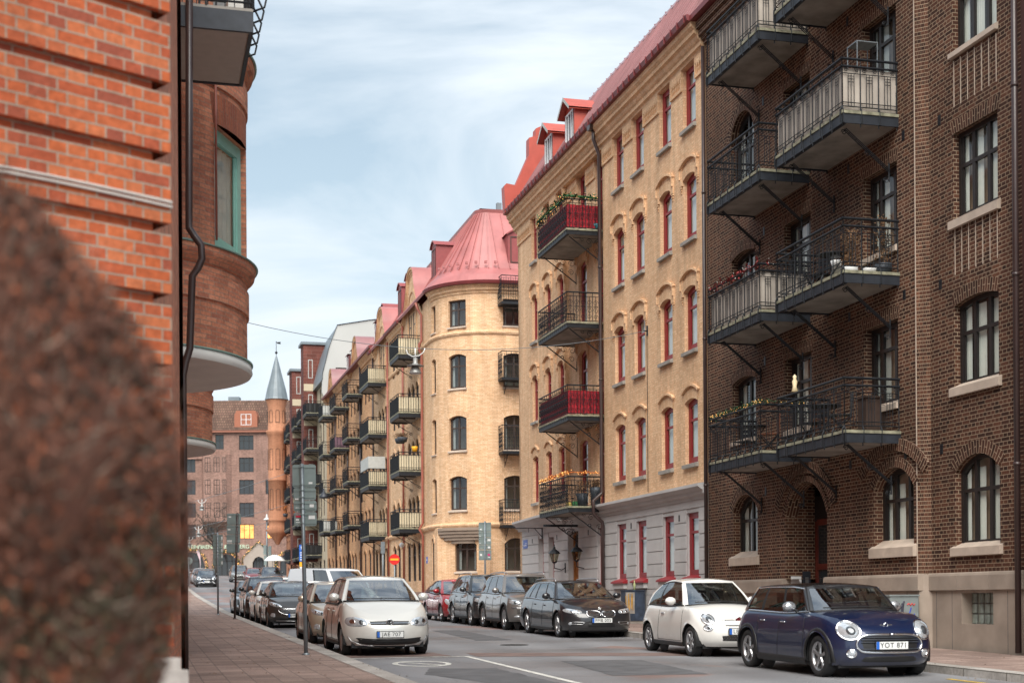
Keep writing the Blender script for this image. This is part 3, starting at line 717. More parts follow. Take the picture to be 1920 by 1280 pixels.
# chamfer between the set-back end bay and the main wall
cs = lambda u, z, d: (3.1+.2*u, -.2+.2*u, z)
wall(mb, cs, 0, 1, 1.93, z_top)
o_ = []
Rw = [(3.98, 5.37, 5.42+3.18*k, 7.12+3.18*k, 0) for k in range(4)]
Ld = [(7.8, 9.19, 5.42+3.18*k, 7.12+3.18*k, 0) for k in range(4)]
Lw = [(10.85, 12.3, 5.5+3.18*k, 7.1+3.18*k+(.35 if k == 2 else 0), .12 if k != 2 else .62) for k in range(4)]
Gm = [(3.42, 4.98, 2.5, 4.12, .42)]; Gl = [(10.8, 12.3, 2.52, 4.1, .4)]; Ent = [(7.1, 9.2, 1.93, 4.15, .75)]
allw = Rw+Ld+Lw+Gm+Gl
wall(mb, F0, 3.3, 13.93, 1.93, z_top, allw+Ent, depth=.3)
# entrance recess side walls deeper than the reveals
for u in (7.1, 9.2):
    mb.quad((u, -.3, 1.93), (u, -.75, 1.93), (u, -.75, 4.2), (u, -.3, 4.2), 0, [(.3, 1.93), (.75, 1.93), (.75, 4.2), (.3, 4.2)])
mb.quad((7.1, -.3, 4.2), (9.2, -.3, 4.2), (9.2, -.75, 4.2), (7.1, -.75, 4.2), 0)
closed_shell(mb, 0, 13.93, -11, 0, z_top, 0)
wb = mb.build('wall', M['brown'], brown)
mb = MB()
for (a, b, c, d, r) in ops_r: arch_band(mb, F1b, a, b, d, r, ext=.06 if r == 0 else 0)
for (a, b, c, d, r) in Rw+Ld+Lw: arch_band(mb, F0, a, b, d, r, ext=.05 if r == 0 else 0)
for (a, b, c, d, r) in Gl: arch_band(mb, F0, a-.02, b+.02, d+.02, r+.02)
for (a, b, c, d, r) in Gm:
    arch_band(mb, F0, a-.02, b+.02, d+.02, r+.02, h=.2, n=16); arch_band(mb, F0, a-.42, b+.45, d+.34, r+.12, h=.25, proud=.05, n=18)
for (a, b, c, d, r) in Ent:
    arch_band(mb, F0, a-.02, b+.02, d+.02, r+.02, h=.12, n=18, proud=.03); arch_band(mb, F0, a-.28, b+.28, d+.22, r+.1, h=.25, proud=.06, n=20)
mb.build('brick_arch', M['brown_arch'], brown)
# raised vertical brick bars under the end-bay windows
mb = MB()
for k in range(4):
    z1 = 5.32+3.18*k+3.18-.02; z0 = z1-.88
    for i in range(7): mb.box(.82+i*.23-.008, .82+i*.23+.008, -.2, -.192, z0, z1)
for u in (3.3,): mb.box(u-.012, u+.012, -.006, .004, 1.93, z_top)
mb.build('mortar_bar', M['sill'], brown)
for i, (a, b, c, d, r) in enumerate(ops_r):
    wdw = window(brown, F1b, a, b, c, d, r, depth=.12, fm='darkframe', mull=(-.17, .17), tran=.62, ft=.08, curt='curtain', side=0, strips=.5 if i % 2 else .38, room='peach_reflect' if i in (0, 2, 4) else 'room', gmat='softglass')
    sill(brown, F1b, a, b, c, 'sill', h=.16 if i < 3 else .1, out=.08, ext=.09 if i < 3 else .05, din=.2, slope=.12)
for k, (a, b, c, d, r) in enumerate(Rw):
    window(brown, F0, a, b, c, d, r, depth=.18, fm='darkframe', mull=(-.2, .2), tran=.7, ft=.1, curt='curtain' if k % 2 else 'curtain2', side=0, strips=.35, room='peach_reflect', gmat='softglass')
    sill(brown, F0, a, b, c, 'sill', h=.12, out=.06, ext=.02, din=.2, slope=.1)
for k, (a, b, c, d, r) in enumerate(Ld):
    window(brown, F0, a, b, c, d, r, depth=.18, fm='darkframe', mull=(-.2, .2), tran=.66, ft=.1, curt='curtain', side=0, strips=.4, room='peach_reflect', gmat='softglass')
    sill(brown, F0, a, b, c, 'sill', h=.12, out=.06, ext=.02, din=.2, slope=.1)
for k, (a, b, c, d, r) in enumerate(Lw):
    window(brown, F0, a, b, c, d, r, depth=.18, fm='darkframe', mull=(0.,), tran=.55, ft=.09, curt='curtain', side=0, strips=.4, gmat='softglass')
    sill(brown, F0, a, b, c, 'sill', h=.1, out=.06, ext=.04, din=.2, slope=.08)
for (a, b, c, d, r) in Gm+Gl:
    window(brown, F0, a, b, c, d, r, depth=.2, fm='darkframe', mull=(-.17, .17) if a < 6 else (0.,), tran=.6, ft=.1, curt='curtain', side=0, strips=.4, room='peach_reflect', gmat='softglass')
    sill(brown, F0, a, b, c, 'sill', h=.2, out=.09, ext=.1, din=.2, slope=.16)
# warm lamp behind the end-bay ground floor window
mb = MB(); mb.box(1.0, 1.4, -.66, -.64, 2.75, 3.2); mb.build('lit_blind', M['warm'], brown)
# glazed door leaf with a solid lower panel on each right-hand balcony
for k in range(4):
    for (a, b) in ((4.48, 4.98), (8.3, 8.8)):
        z = 4.83+3.18*k; mb = MB(); mb.box(a, b, -.18, .02, z, z+.62, 0); mb.box(a+.08, b-.08, .02, .03, z+.12, z+.5, 0); mb.build('door_panel', M['brownframe'], brown)
# entrance door
mb = MB(); z0 = 0.62
mb.box(7.1, 9.2, -.83, -.76, z0, 3.9, 1)
for (a, b) in ((7.18, 8.02), (8.1, 9.1)):
    mb.box(a, a+.1, -.76, -.71, z0, 3.3); mb.box(b-.1, b, -.76, -.71, z0, 3.3)
    for z in (z0, 1.35, 2.15, 3.2): mb.box(a+.1, b-.1, -.76, -.712, z, z+.14)
    mb.box(a+.1, b-.1, -.755, -.745, z0+.14, 1.35); mb.box(a+.1, b-.1, -.757, -.75, 1.49, 3.2, 2)
dr = mb.build('door', [plain('dark_red_wood', (.12, .022, .014), .45, var=.3, scale=4), M['darkframe'], M['glass_far']], brown)
mb = MB(); mb.tube([(8.16, -.66, 1.35), (8.16, -.66, 2.5)], .018, 6); mb.build('handle', plain('brass', (.6, .34, .1), .35, metal=.8, var=.1), dr)
mb = MB(); mb.box(7.1, 9.2, -.75, .02, .3, .62); mb.build('step', M['granite'], brown)
# house number sheet and entry phone on the recess wall
mb = MB(); mb.box(9.17, 9.198, -.38, -.12, 1.62, 2.0); mb.build('notice', M['white'], brown)
mb = MB(); mb.box(9.165, 9.198, -.62, -.42, 1.55, 2.12, 0); mb.box(9.16, 9.166, -.56, -.48, 1.7, 1.98, 1); mb.build('entry_phone', [M['steel'], M['alloy']], brown)
# stone plinth in blocks
mb = MB()
# windows in the plinth are blocks of ribbed glass
def plinth_simple(mb, a, b, off, gaps):
    z0 = -.1; zt = 1.93
    xs = sorted([a, b]+[x for g in gaps for x in g[:2]])
    for p, q in zip(xs, xs[1:]):
        g = [g for g in gaps if g[0] <= p < g[1]]
        rng = [(z0, g[0][2]), (g[0][3], zt)] if g else [(z0, zt)]
        for (c, d) in rng: mb.box(p, q, off-.32, off+.055, c, d)
    n = max(1, round((b-a)/1.05))
gp1 = [(.95, 1.98, .98, 1.56)]; gp2 = [(4.0, 4.9, .98, 1.5)]
plinth_simple(mb, -.02, 3.15, -.2, gp1); plinth_simple(mb, 3.15, 7.1, 0, gp2); plinth_simple(mb, 9.2, 13.93, 0, [])
mb.quad((3.0, -.145, -.1), (3.15, .055, -.1), (3.15, .055, 1.93), (3.0, -.145, 1.93))
# rounded cap course
for (a, b, off) in ((-.02, 3.1, -.2), (3.1, 7.1, 0), (9.2, 13.93, 0)):
    n = max(1, round((b-a)/1.08))
    for i in range(n):
        p, q = a+(b-a)*i/n+.005, a+(b-a)*(i+1)/n-.005
        prof = [(off-.1, 1.95), (off+.06, 1.95), (off+.095, 1.935), (off+.11, 1.89), (off+.11, 1.62)]
        mb.grid([[(x, y, z) for y, z in prof] for x in (p, q)], 0, False)
        mb.poly([(p, y, z) for y, z in prof]+[(p, off-.1, 1.62)]); mb.poly([(q, y, z) for y, z in prof]+[(q, off-.1, 1.62)])
        mb.quad((p, off+.11, 1.62), (q, off+.11, 1.62), (q, off-.1, 1.62), (p, off-.1, 1.62))
for (off, xs_) in ((-.2, (.5, 2.3, 2.85)), (0, (3.6, 5.2, 6.4, 9.9, 11.2, 12.6))):
    for x in xs_: mb.box(x-.005, x+.005, off+.05, off+.058, 0, 1.6, 1)
mb.build('plinth', [M['stone'], M['groove']], brown)
for (a, b, c, d), off in ((gp1[0], -.2), (gp2[0], 0)):
    mb = MB()
    n = 5
    for i in range(n):
        for j in range(3):
            x0, x1 = a+(b-a)*i/n+.012, a+(b-a)*(i+1)/n-.012; z0, z1 = c+(d-c)*j/3+.012, c+(d-c)*(j+1)/3-.012
            P = [[(x0+(x1-x0)*k/4, off-.16+.025*math.sin(math.pi*k/4), z) for z in (z0, z1)] for k in range(5)]; mb.grid(P, 0, True)
    mb.box(a, b, off-.22, off-.2, c, d, 1)
    mb.build('basement_window', [plain('ribbed_glass', (.22, .25, .22), .15, var=.3, scale=8), M['greysill']], brown)
# vent bricks
for k in range(5):
    for x, off in ((2.72, -.2), (3.72, 0), (6.0, 0), (10.3, 0)):
        mb = MB(); z = 4.25+3.18*k-(.25 if x > 9 else 0)
        mb.box(x-.05, x+.05, off-.02, off+.006, z, z+.2, 0)
        for j in range(5): mb.box(x-.045, x+.045, off+.006, off+.012, z+.02+j*.036, z+.034+j*.036, 1)
        mb.build('vent', [M['black'], M['steel']], brown)
canv_R = {2: 'canvas', 3: 'canvas'}; canv_L = {1: 'canvas', 3: 'canvas'}
for k in range(4):
    zf = 4.8+3.18*k
    lb = {0: None, 1: None}.get(k)
    balcony(brown, 3.9, 6.98, zf, 1.23, 0, 'brown', canvas=canv_R.get(k), th=.22, label='wide balcony with beige canvas screen' if canv_R.get(k) else 'wide balcony with open iron railing')
    balcony(brown, 7.85, 10.86, zf, 1.23, 0, 'brown', canvas=canv_L.get(k), th=.22, label='balcony next to the yellow house with beige canvas screen' if canv_L.get(k) else 'balcony next to the yellow house with open iron railing')
# eaves and red sheet roof
mb = MB()
for i, (o1, z0, z1) in enumerate(((.06, 16.4, 16.5), (.12, 16.5, 16.6), (.2, 16.6, 16.78), (.28, 16.78, 16.98))): mb.box(3.3 if i else 3.3, 13.93, -.05, o1, z0, z1)
for i, (o1, z0, z1) in enumerate(((-.1, 16.4, 16.6), (.02, 16.6, 16.98))): mb.box(-.02, 3.3, -.3, o1, z0, z1)
mb.build('cornice', M['brown_arch'], brown)
mb = MB(); mb.prism([(.45, 17.0), (.45, 17.14), (-.2, 17.25), (-5.5, 21), (-11, 17.2), (-11, 17.0)], 'x', -.05, 13.95); 
mb.build('roof', M['redroof_dk'], brown)
pipe(brown, [(13.83, .12, 16.3), (13.83, .12, .6)], .05)
pipe(brown, [(-.05, .02, 17), (-.05, .02, .5)], .055)
# neighbour: dark red rendered house cut by the edge of the picture
nb = thing('dark_red_house', 'dark red rendered house just showing past the brown brick house', 'house', -6, 0, GS(-6, 0))
mb = MB(); nops = [(-4.2, -3.0, z, z+1.7, 0) for z in (2.4, 5.5, 8.7, 11.8)]+[(-8.2, -7, z, z+1.7, 0) for z in (2.4, 5.5, 8.7, 11.8)]
wall(mb, mp_street(-.05), -12, -.14, 0, 17, nops, depth=.2); mb.box(-12, -.14, -11, -.4, 0, 17)
mb.build('wall', plain('dark_red_render', (.06, .022, .018), .6, var=.15, scale=2), nb)
for (a, b, c, d, r) in nops: window(nb, mp_street(-.05), a, b, c, d, r, fm='darkframe', depth=.15)
mb = MB(); mb.prism([(.3, 17.0), (.3, 17.15), (-5.5, 21), (-11, 17)], 'x', -12, -.14); mb.build('roof', M['redroof_dk'], nb)
# ============================================================ yellow brick house
yel = thing('yellow_brick_house', 'yellow brick apartment house with red window frames, grey plaster ground floor and red sheet roof', 'apartment house', 23.8, 0, GS(23.8, 0))
A0, B0 = mp_street(0), mp_street(-.15)
rowz = [(5.22, 7.04, .10), (8.36, 10.16, .11), (11.45, 13.28, .11), (14.55, 16.28, 0)]
colsA = [(14.65, 15.6), (16.52, 17.47), (18.82, 19.78), (20.68, 21.63)]
colsC = [(27.35, 28.1), (29.0, 29.75), (30.85, 31.6)]
doorsB = [(23.1, 23.95), (25.05, 26.0)]
floors = [4.53, 7.54, 10.6, 13.66]
opA = [(a, b, c, d, r) for (c, d, r) in rowz for (a, b) in colsA]
opC = [(a, b, c, d, r) for (c, d, r) in rowz for (a, b) in colsC]
opB = [(a, b, floors[k]+.12, d, r) for k, (c, d, r) in enumerate(rowz) for (a, b) in doorsB]
mb = MB(); ZB, ZT = 4.6, 16.95
wall(mb, A0, 13.95, 22.8, ZB, ZT, opA, depth=.24)
wall(mb, B0, 22.8, 27.2, ZB, ZT, opB, depth=.24)
wall(mb, A0, 27.2, 33.66, ZB, ZT, opC, depth=.24)
for u in (22.8, 27.2): mb.quad((u, 0, ZB), (u, -.15, ZB), (u, -.15, ZT), (u, 0, ZT), 0, [(0, ZB), (.15, ZB), (.15, ZT), (0, ZT)])
closed_shell(mb, 13.95, 33.66, -11, 0, ZT, 0, off=.35)
# far gable end facing the side street
mb.build('wall', M['yellow'], yel)
# hood moulds, frieze panels
mb = MB()
for (cols, mp) in ((colsA, A0), (colsC, A0), (doorsB, B0)):
    for k, (c, d, r) in enumerate(rowz):
        for (a, b) in cols:
            if k < 3: arch_band(mb, mp, a, b, d, r, h=.26, proud=.03 if k else .012, n=8)
            if k in (1, 2):
                arch_band(mb, mp, a-.2, b+.2, d+.42, r+.10, h=.06, proud=.09, n=8)
                for (x0, x1) in ((a-.2, a-.06), (b+.06, b+.2)):
                    z1 = d+.3
                    P = mp(x0, 0, 0)[1]
                    mb.box(x0, x1, P, P+.045, d-.22, z1); mb.box(x0 if x0 < a else x1-.06, x0+.06 if x0 < a else x1, P+.045, P+.085, d-.02, d+.36)
                    for j in range(3): mb.box(x0+.02*j, x1-.02*j if x0 > a else x1, P, P+.04-.01*j, d-.28-.07*j, d-.235-.07*j)
                mb.box(a-.06, a, mp(a, 0, 0)[1], mp(a, 0, 0)[1]+.05, d-.22, d-r+.02); mb.box(b, b+.06, mp(a, 0, 0)[1], mp(a, 0, 0)[1]+.05, d-.22, d-r+.02)
            if k == 0: arch_band(mb, mp, a-.12, b+.12, d+.34, r+.09, h=.06, proud=.075, n=8)
mb.build('hood_mould', M['yellow'], yel)
mb = MB()
def piers(cols, s0, s1):
    e = [s0]+[x for ab in cols for x in ab]+[s1]; return [(e[i], e[i+1]) for i in range(0, len(e), 2)]
for cols, s0, s1, o in ((colsA, 13.97, 22.78, 0), (doorsB, 22.8, 27.2, -.15), (colsC, 27.22, 33.64, 0)):
    for (p, q) in piers(cols, s0, s1):
        mb.box(p+.02, q-.02, o, o+.05, 16.1, 16.3); mb.box(p+.02, q-.02, o, o+.05, 15.72, 15.79)
        mb.box(p+.02, p+.09, o, o+.05, 15.79, 16.1); mb.box(q-.09, q-.02, o, o+.05, 15.79, 16.1)
        n = max(2, int((q-p-.25)/.13))
        for i in range(n):
            x = p+.13+(q-p-.26)*(i+.5)/n
            mb.prism([(x-.05, 16.1), (x+.05, 16.1), (x, 15.98)], 'y', o, o+.05); mb.prism([(x-.05, 15.97), (x+.05, 15.97), (x, 15.86)], 'y', o, o+.035)
prof = [(-.2, 16.3), (.05, 16.3), (.07, 16.36), (.14, 16.4), (.14, 16.5), (.2, 16.56), (.24, 16.66), (.32, 16.7), (.32, 16.8), (.4, 16.88), (.42, 17.0), (-.2, 17.02)]
sweep(mb, [(33.9, 0), (33.66, 0), (13.95, 0)][::-1], [(p[0], p[1]) for p in prof])
mb.build('cornice', M['yellow'], yel)
i = 0
for (cols, mp) in ((colsA, A0), (colsC, A0)):
    for k, (c, d, r) in enumerate(rowz):
        for (a, b) in cols:
            window(yel, mp, a, b, c, d, r, fm='redframe', mull=(), tran=.68, ft=.15, side=.44, depth=.11, deep=-.02)
            sill(yel, mp, a, b, c, 'greysill', h=.1, out=.1, ext=.04, din=.11)
for k, (c, d, r) in enumerate(rowz):
    for (a, b) in doorsB: window(yel, B0, a, b, floors[k]+.12, d, r, fm='redframe', mull=(), tran=.72, ft=.15, side=.3, depth=.11, deep=-.02)
# --- ground floor in grey plaster
gw = [(a, b, 2.08, 3.88, 0) for (a, b) in colsA]+[(22.95, 23.6, 2.0, 3.88, 0)]
gd = [(25.75, 27.0, .75, 3.9, 0), (28.8, 29.55, .8, 3.82, 0), (30.2, 30.95, .85, 3.82, 0)]
mb = MB()
wall(mb, mp_street(-.03), 13.95, 33.66, .2, 4.62, gw+gd, depth=.26)
# rusticated courses stand proud and leave open grooves
edges = sorted(gw+gd); e = [13.95]+[x for o_ in edges for x in o_[:2]]+[33.66]
zs_ = [1.78, 2.15, 2.52, 2.89, 3.26, 3.62, 3.99]
for i in range(0, len(e), 2):
    for z0, z1 in zip(zs_, zs_[1:]): mb.box(e[i], e[i+1], -.05, 0, z0+.014, z1-.014)
for o_ in gw: mb.box(o_[0], o_[1], -.05, 0, 1.79, o_[2])
mb.box(13.95, 33.66, -.05, .0, 4.004, 4.62)
low = [13.95]+[x for o_ in sorted(gd) for x in o_[:2]]+[33.66]
for i in range(0, len(low), 2):
    mb.box(low[i], low[i+1], -.05, .04, .25, 1.60); mb.box(low[i], low[i+1], -.05, .0, 1.62, 1.77)
wp = mb.build('plaster_wall', M['plaster'], yel)
mb = MB()
prof = [(-.1, 4.2), (.04, 4.22), (.05, 4.3), (.14, 4.34), (.15, 4.42), (.24, 4.48), (.3, 4.52), (.3, 4.6), (-.1, 4.66)]
sweep(mb, [(33.8, 0), (27.2, 0), (27.2, -.0), (13.97, 0)][::-1], prof)
mb.build('string_course', M['plaster'], yel)
mb = MB()
for i in range(0, len(low), 2):
    a, b = low[i], low[i+1]; n = max(1, round((b-a)/.95))
    for j in range(n): mb.box(a+(b-a)*j/n+.006, a+(b-a)*(j+1)/n-.006, -.05, .07, -.1, .62+.012*(a-13))
mb.build('plinth', M['granite'], yel)
for (a, b, c, d, r) in gw:
    window(yel, A0, a, b, c, d, 0, fm='redframe', mull=(), tran=.7, ft=.16, side=.46, depth=.11, deep=-.02)
    mb = MB(); sp = [(-.15, c+.08), (.17, c-.05), (.17, c-.1), (-.05, c-.1)]
    mb.prism(sp, 'x', a-.12, b+.12, 0); mb.box(a-.05, b+.05, -.02, .12, c-.26, c-.1, 1)
    mb.build('sill', [M['redframe'], M['plaster']], yel)
# doors
oak = plain('oak_door', (.36, .15, .045), .45, var=.25, scale=6)
(a, b, c, d, _) = gd[0]
mb = MB(); mb.box(a, b, -.33, -.27, c-.3, d, 0)
for x in (a, a+.58, b-.08): mb.box(x, x+.08, -.27, -.2, c-.3, d-.1, 0)
for z in (c-.2, c+.6, c+1.3, d-.8, d-.12): mb.box(a+.08, b-.08, -.265, -.22, z, z+.08, 0)
mb.box(a+.08, b-.08, -.262, -.25, d-.72, d-.12, 1); mb.build('door', [oak, M['glass_far']], yel)
for (a, b, c, d, _) in gd[1:]:
    mb = MB(); mb.box(a, b, -.3, -.26, c-.3, d, 0); mb.box(a, a+.09, -.26, -.2, c-.3, d, 1); mb.box(b-.09, b, -.26, -.2, c-.3, d, 1); mb.box(a+.09, b-.09, -.26, -.2, d-.72, d-.64, 1); mb.box(a+.09, b-.09, -.26, -.2, d-.08, d, 1)
    mb.box(a+.09, b-.09, -.26, -.25, d-.64, d-.08, 2); mb.box(a+.16, b-.16, -.26, -.25, c+.8, d-.8, 2)
    mb.build('door', [plain('pale_door', (.45, .44, .42), .5, var=.1), M['redframe'], M['glass_far']], yel)
# balconies
bl = {3: 'top balcony with red cloth and a green garland', 2: 'balcony with open scroll ironwork', 1: 'balcony with red cloth behind scroll ironwork', 0: 'lowest balcony with fairy lights along the rail'}
for k in range(4):
    balcony(yel, 22.95, 26.47, floors[k], 1.35, -.15, 'ornate', h=1.0, canvas=k in (1, 3), clothmat='redcloth', th=.17, brk='ornate', label=bl[k])
# roof: steep standing-seam sheet, break, flatter upper sheet
def slope_roof(mb, s0, s1, a, b, step=.55, seam=True, m=0, ms=0):
    mb.quad((s0, a[0], a[1]), (s1, a[0], a[1]), (s1, b[0], b[1]), (s0, b[0], b[1]), m)
    if seam:
        n = int((s1-s0)/step); dy, dz = b[0]-a[0], b[1]-a[1]; L_ = math.hypot(dy, dz); ny, nz = dz/L_*-1, dy/L_*1
        if nz < 0: ny, nz = -ny, -nz
        h = .045
        for i in range(n+1):
            s = s0+(s1-s0)*i/n
            for w_ in (.012,):
                p = [(s-w_, a[0], a[1]), (s+w_, a[0], a[1]), (s+w_, b[0], b[1]), (s-w_, b[0], b[1])]
                q = [(x, y+ny*h, z+nz*h) for x, y, z in p]
                mb.poly(q, ms); mb.quad(p[0], p[3], q[3], q[0], ms); mb.quad(p[1], q[1], q[2], p[2], ms); mb.quad(p[0], q[0], q[1], p[1], ms)
mb = MB()
slope_roof(mb, 13.95, 33.5, (.34, 17.12), (-1.5, 20.05), .52)
slope_roof(mb, 13.95, 33.5, (-1.5, 20.08), (-2.5, 21.3), .52, seam=False)
slope_roof(mb, 13.95, 33.5, (-2.5, 21.3), (-6, 22.2), .52)
slope_roof(mb, 13.95, 33.5, (-6, 22.2), (-11.3, 17), 5, seam=False)
mb.quad((13.95, .34, 17.12), (13.95, -1.5, 19.88), (13.95, -6, 22), (13.95, -11.3, 17)); 
rf = mb.build('roof', M['redroof'], yel)
mb = MB()
sweep(mb, [(33.9, 0), (13.95, 0)][::-1], [(.40, 17.0), (.52, 17.02), (.56, 17.16), (.50, 17.18), (.36, 17.14), (.36, 17.0)])
for i in range(40): s = 14.1+i*.5; mb.box(s-.012, s+.012, .53, .575, 17.0, 17.2)
mb.build('gutter', M['redroof_dk'], rf)
# stepped red fire wall at the far end
pf = [(.55, 17.05), (.6, 18.1), (.5, 18.2), (.12, 18.15), (-.44, 19.4), (-.45, 20.1), (-.72, 20.2), (-.74, 20.5), (-1.15, 20.7), (-1.9, 20.6), (-3.5, 22.4), (-6, 22.8), (-11, 18), (-11, 17), (0, 17)]
mb = MB(); mb.prism([(y, z) for y, z in pf], 'x', 33.5, 33.95); mb.build('fire_wall', M['redroof_br'], rf)
# dormers
for (a, b) in ((26.2, 27.35), (28.9, 30.05)):
    mb = MB(); zf, ze, zt = 17.35, 18.95, 19.25; f = -.1
    pr = [(f, zf), (f, ze), (-1.8, ze), (-1.8, 19.9)]
    mb.box(a, a+.09, f-1.75, f, zf, ze, 0); mb.box(b-.09, b, f-1.75, f, zf, ze, 0); mb.box(a, b, f-.06, f, ze-.12, ze, 0); mb.box(a, b, f-.06, f, zf-.1, zf+.08, 0)
    mid = (a+b)/2; e = .16
    for sg in (-1, 1):
        x = a-e if sg < 0 else b+e
        mb.poly([(mid, f+.25, zt+.1), (x, f+.25, ze-.12), (x, f-2.1, ze-.12), (mid, f-2.1, zt+.1)], 0)
        mb.poly([(mid, f+.25, zt+.03), (x, f+.25, ze-.19), (x, f-2.1, ze-.19), (mid, f-2.1, zt+.03)], 0)
        mb.quad((mid, f+.252, zt+.12), (x, f+.252, ze-.1), (x, f+.252, ze-.24), (mid, f+.252, zt-.02), 1)
    mb.poly([(a, f, ze), (b, f, ze), (mid, f, zt)], 0)
    dm = mb.build('dormer', [M['redroof_dk'] if 0 else M['redroof_br'], M['curtain2']], rf)
    fr, pane, cu = win_mesh(b-a-.2, 1.38, 0, 'whiteframe', (-.17, .17), 0, .07, 1)
    o = inst('window', fr, dm, (mid, f+.02, zf+.12)); inst('pane', pane, o)
# rainwater pipes
pp = pipe(yel, [(22.66, .36, 16.95), (22.66, .34, 16.55), (22.72, .14, 16.1), (22.72, .12, 5.0), (22.72, .14, 4.95), (22.72, .42, 4.72), (22.72, .42, 4.3), (22.72, .12, 4.02), (22.72, .1, 3.9), (22.72, .1, .7)], .06)
mb = MB(); mb.prism([(22.42, 17.12), (22.92, 17.12), (22.78, 16.85), (22.56, 16.85)], 'y', .28, .52); mb.build('hopper', M['pipe'], pp)
# wall lanterns, sign arms, street name plate
for s in (25.1, 27.32):
    off = -.15 if s < 27.2 else 0
    ln = thing('wall_lantern', 'black carriage lantern on the grey wall, %s side of the wooden door' % ('near' if s < 26 else 'far'), 'lantern', s, off, 2.7, 'lanterns beside the wooden door')
    mb = MB(); o = off+.42
    mb.tube([(s, off, 2.62), (s, off+.15, 2.55), (s, o, 2.62), (s, o, 2.8)], .018, 6); mb.box(s-.03, s+.03, off, off+.03, 2.45, 2.8)
    mb.lathe([(.03, 2.78), (.09, 2.82), (.1, 2.84)], s, o, 0, 6); mb.build('arm', M['iron'], ln)
    mb = MB()
    for i in range(4):
        a = math.pi/4+i*math.pi/2; mb.tube([(s+.085*math.cos(a), o+.085*math.sin(a), 2.84), (s+.15*math.cos(a), o+.15*math.sin(a), 3.14)], .01, 4)
    mb.lathe([(.23, 3.13), (.18, 3.2), (.09, 3.28), (.05, 3.3), (.05, 3.36), (.015, 3.4), (.02, 3.44), (0, 3.5)], s, o, 0, 6, smooth=False); mb.build('lantern_cap', M['iron'], ln)
    mb = MB(); mb.lathe([(.11, 2.85), (.19, 3.13)], s, o, 0, 4, smooth=False); mb.build('glass', glass('lantern_glass', (.75, .72, .6), 1.5), ln)
sa = thing('iron_sign_arm', 'flat black iron sign arm with a scroll beside the wooden door', 'sign bracket', 26.0, 0, 4.05)
mb = MB(); mb.box(25.8, 25.84, -.1, 1.25, 4.02, 4.1); mb.box(25.79, 25.85, -.15, -.1, 3.5, 4.2); scroll(mb, 25.82, .3, 3.82, .16, .014, 1, 'y'); mb.tube([(25.82, -.1, 3.6), (25.82, .25, 4.02)], .012, 5); mb.build('arm', M['iron'], sa)
sb = thing('thin_sign_arm', 'thin black sign arm high on the grey wall near the street corner', 'sign bracket', 30.34, 0, 4.2)
mb = MB(); mb.tube([(30.34, 0, 4.2), (30.34, 1.15, 4.2)], .018, 5); mb.tube([(30.34, 0, 3.85), (30.34, .32, 4.2)], .014, 5); mb.box(30.3, 30.38, 0, .03, 3.8, 4.25); mb.tube([(30.34, .55, 4.2), (30.34, .55, 4.05)], .01, 4); mb.build('arm', M['iron'], sb)
pl = MB(); pl.box(32.5, 33.1, .0, .02, 3.52, 3.86, 0); pl.box(32.55, 32.85, .02, .024, 3.70, 3.72, 1); pl.box(32.6, 33.02, .02, .024, 3.62, 3.65, 1)
o = pl.build('street_name_plate', [plain('plate_blue', (.10, .17, .48), .5, var=.05), M['white']]); o.matrix_world = FRAME; setp(o, 'small blue street name plate on the grey wall at the corner', 'street sign')
for s in (16.1, 20.2, 24.6, 28.4, 31.8): vb = MB(); vb.box(s-.05, s+.05, -.01, .006, 3.68, 3.86); vb.build('vent', M['black'], yel)
# electrical boxes on the right pavement
def ebox(x, label, s, o, w, d, h, extra):
    t = thing(x, label, 'electrical box', s, o, GS(s, o)+.12); z = GS(s, o)+.12
    mb = MB(); mb.box(s-d/2, s+d/2, o-w/2, o+w/2, z+.08, z+h); mb.box(s-d/2-.02, s+d/2+.02, o-w/2-.02, o+w/2+.02, z+h, z+h+.03, 0); mb.box(s-d/2+.02, s+d/2-.02, o-w/2+.02, o+w/2-.02, z, z+.08, 1)
    mb.build('cabinet', [M['poster_'+x] if 'poster_'+x in M else M['steel'], M['concrete']], t)
    extra(t, s-d/2, o, z, w, h)
def ex1(t, s, o, z, w, h):
    # graffiti: red scrawl, blue tag, dark painted figure-free patch
    mb = MB(); f = s-.004
    def st(pts, r, m): mb.tube([(f, o-y, z+zz) for y, zz in pts], r, 4, m)
    st([(.06, .83), (.1, .86), (.13, .82), (.17, .86), (.2, .82), (.23, .85)], .012, 0)
    st([(.04, .42), (.09, .6), (.15, .78)], .012, 1); st([(.04, .63), (.2, .55)], .012, 1); st([(.12, .42), (.18, .55), (.22, .66)], .012, 1); st([(.1, .35), (.16, .45), (.15, .3), (.22, .42), (.2, .26)], .012, 1)
    st([(-.28, .9), (-.2, .8), (-.12, .74), (-.05, .82), (.0, .9)], .018, 2); st([(-.26, .9), (-.24, .6), (-.26, .3)], .03, 2); st([(-.16, .72), (-.14, .5), (-.18, .25)], .035, 2); st([(-.03, .86), (-.06, .6), (-.05, .3)], .03, 2)
    st([(-.21, .7), (-.2, .4)], .012, 3); st([(-.1, .66), (-.1, .35)], .012, 3)
    mb.build('graffiti', [M['red'], plain('spray_blue', (.02, .05, .45), .5, var=0), plain('spray_black', (.03, .03, .05), .6, var=.2), M['white']], t)
M['poster_graffiti_cabinet'] = plain('cabinet_grey', (.22, .25, .25), .5, var=.12, scale=4)
ebox('graffiti_cabinet', 'grey street cabinet with a blue tag and red scrawl behind the blue car', 3.15, .48, .62, .34, 1.0, ex1)
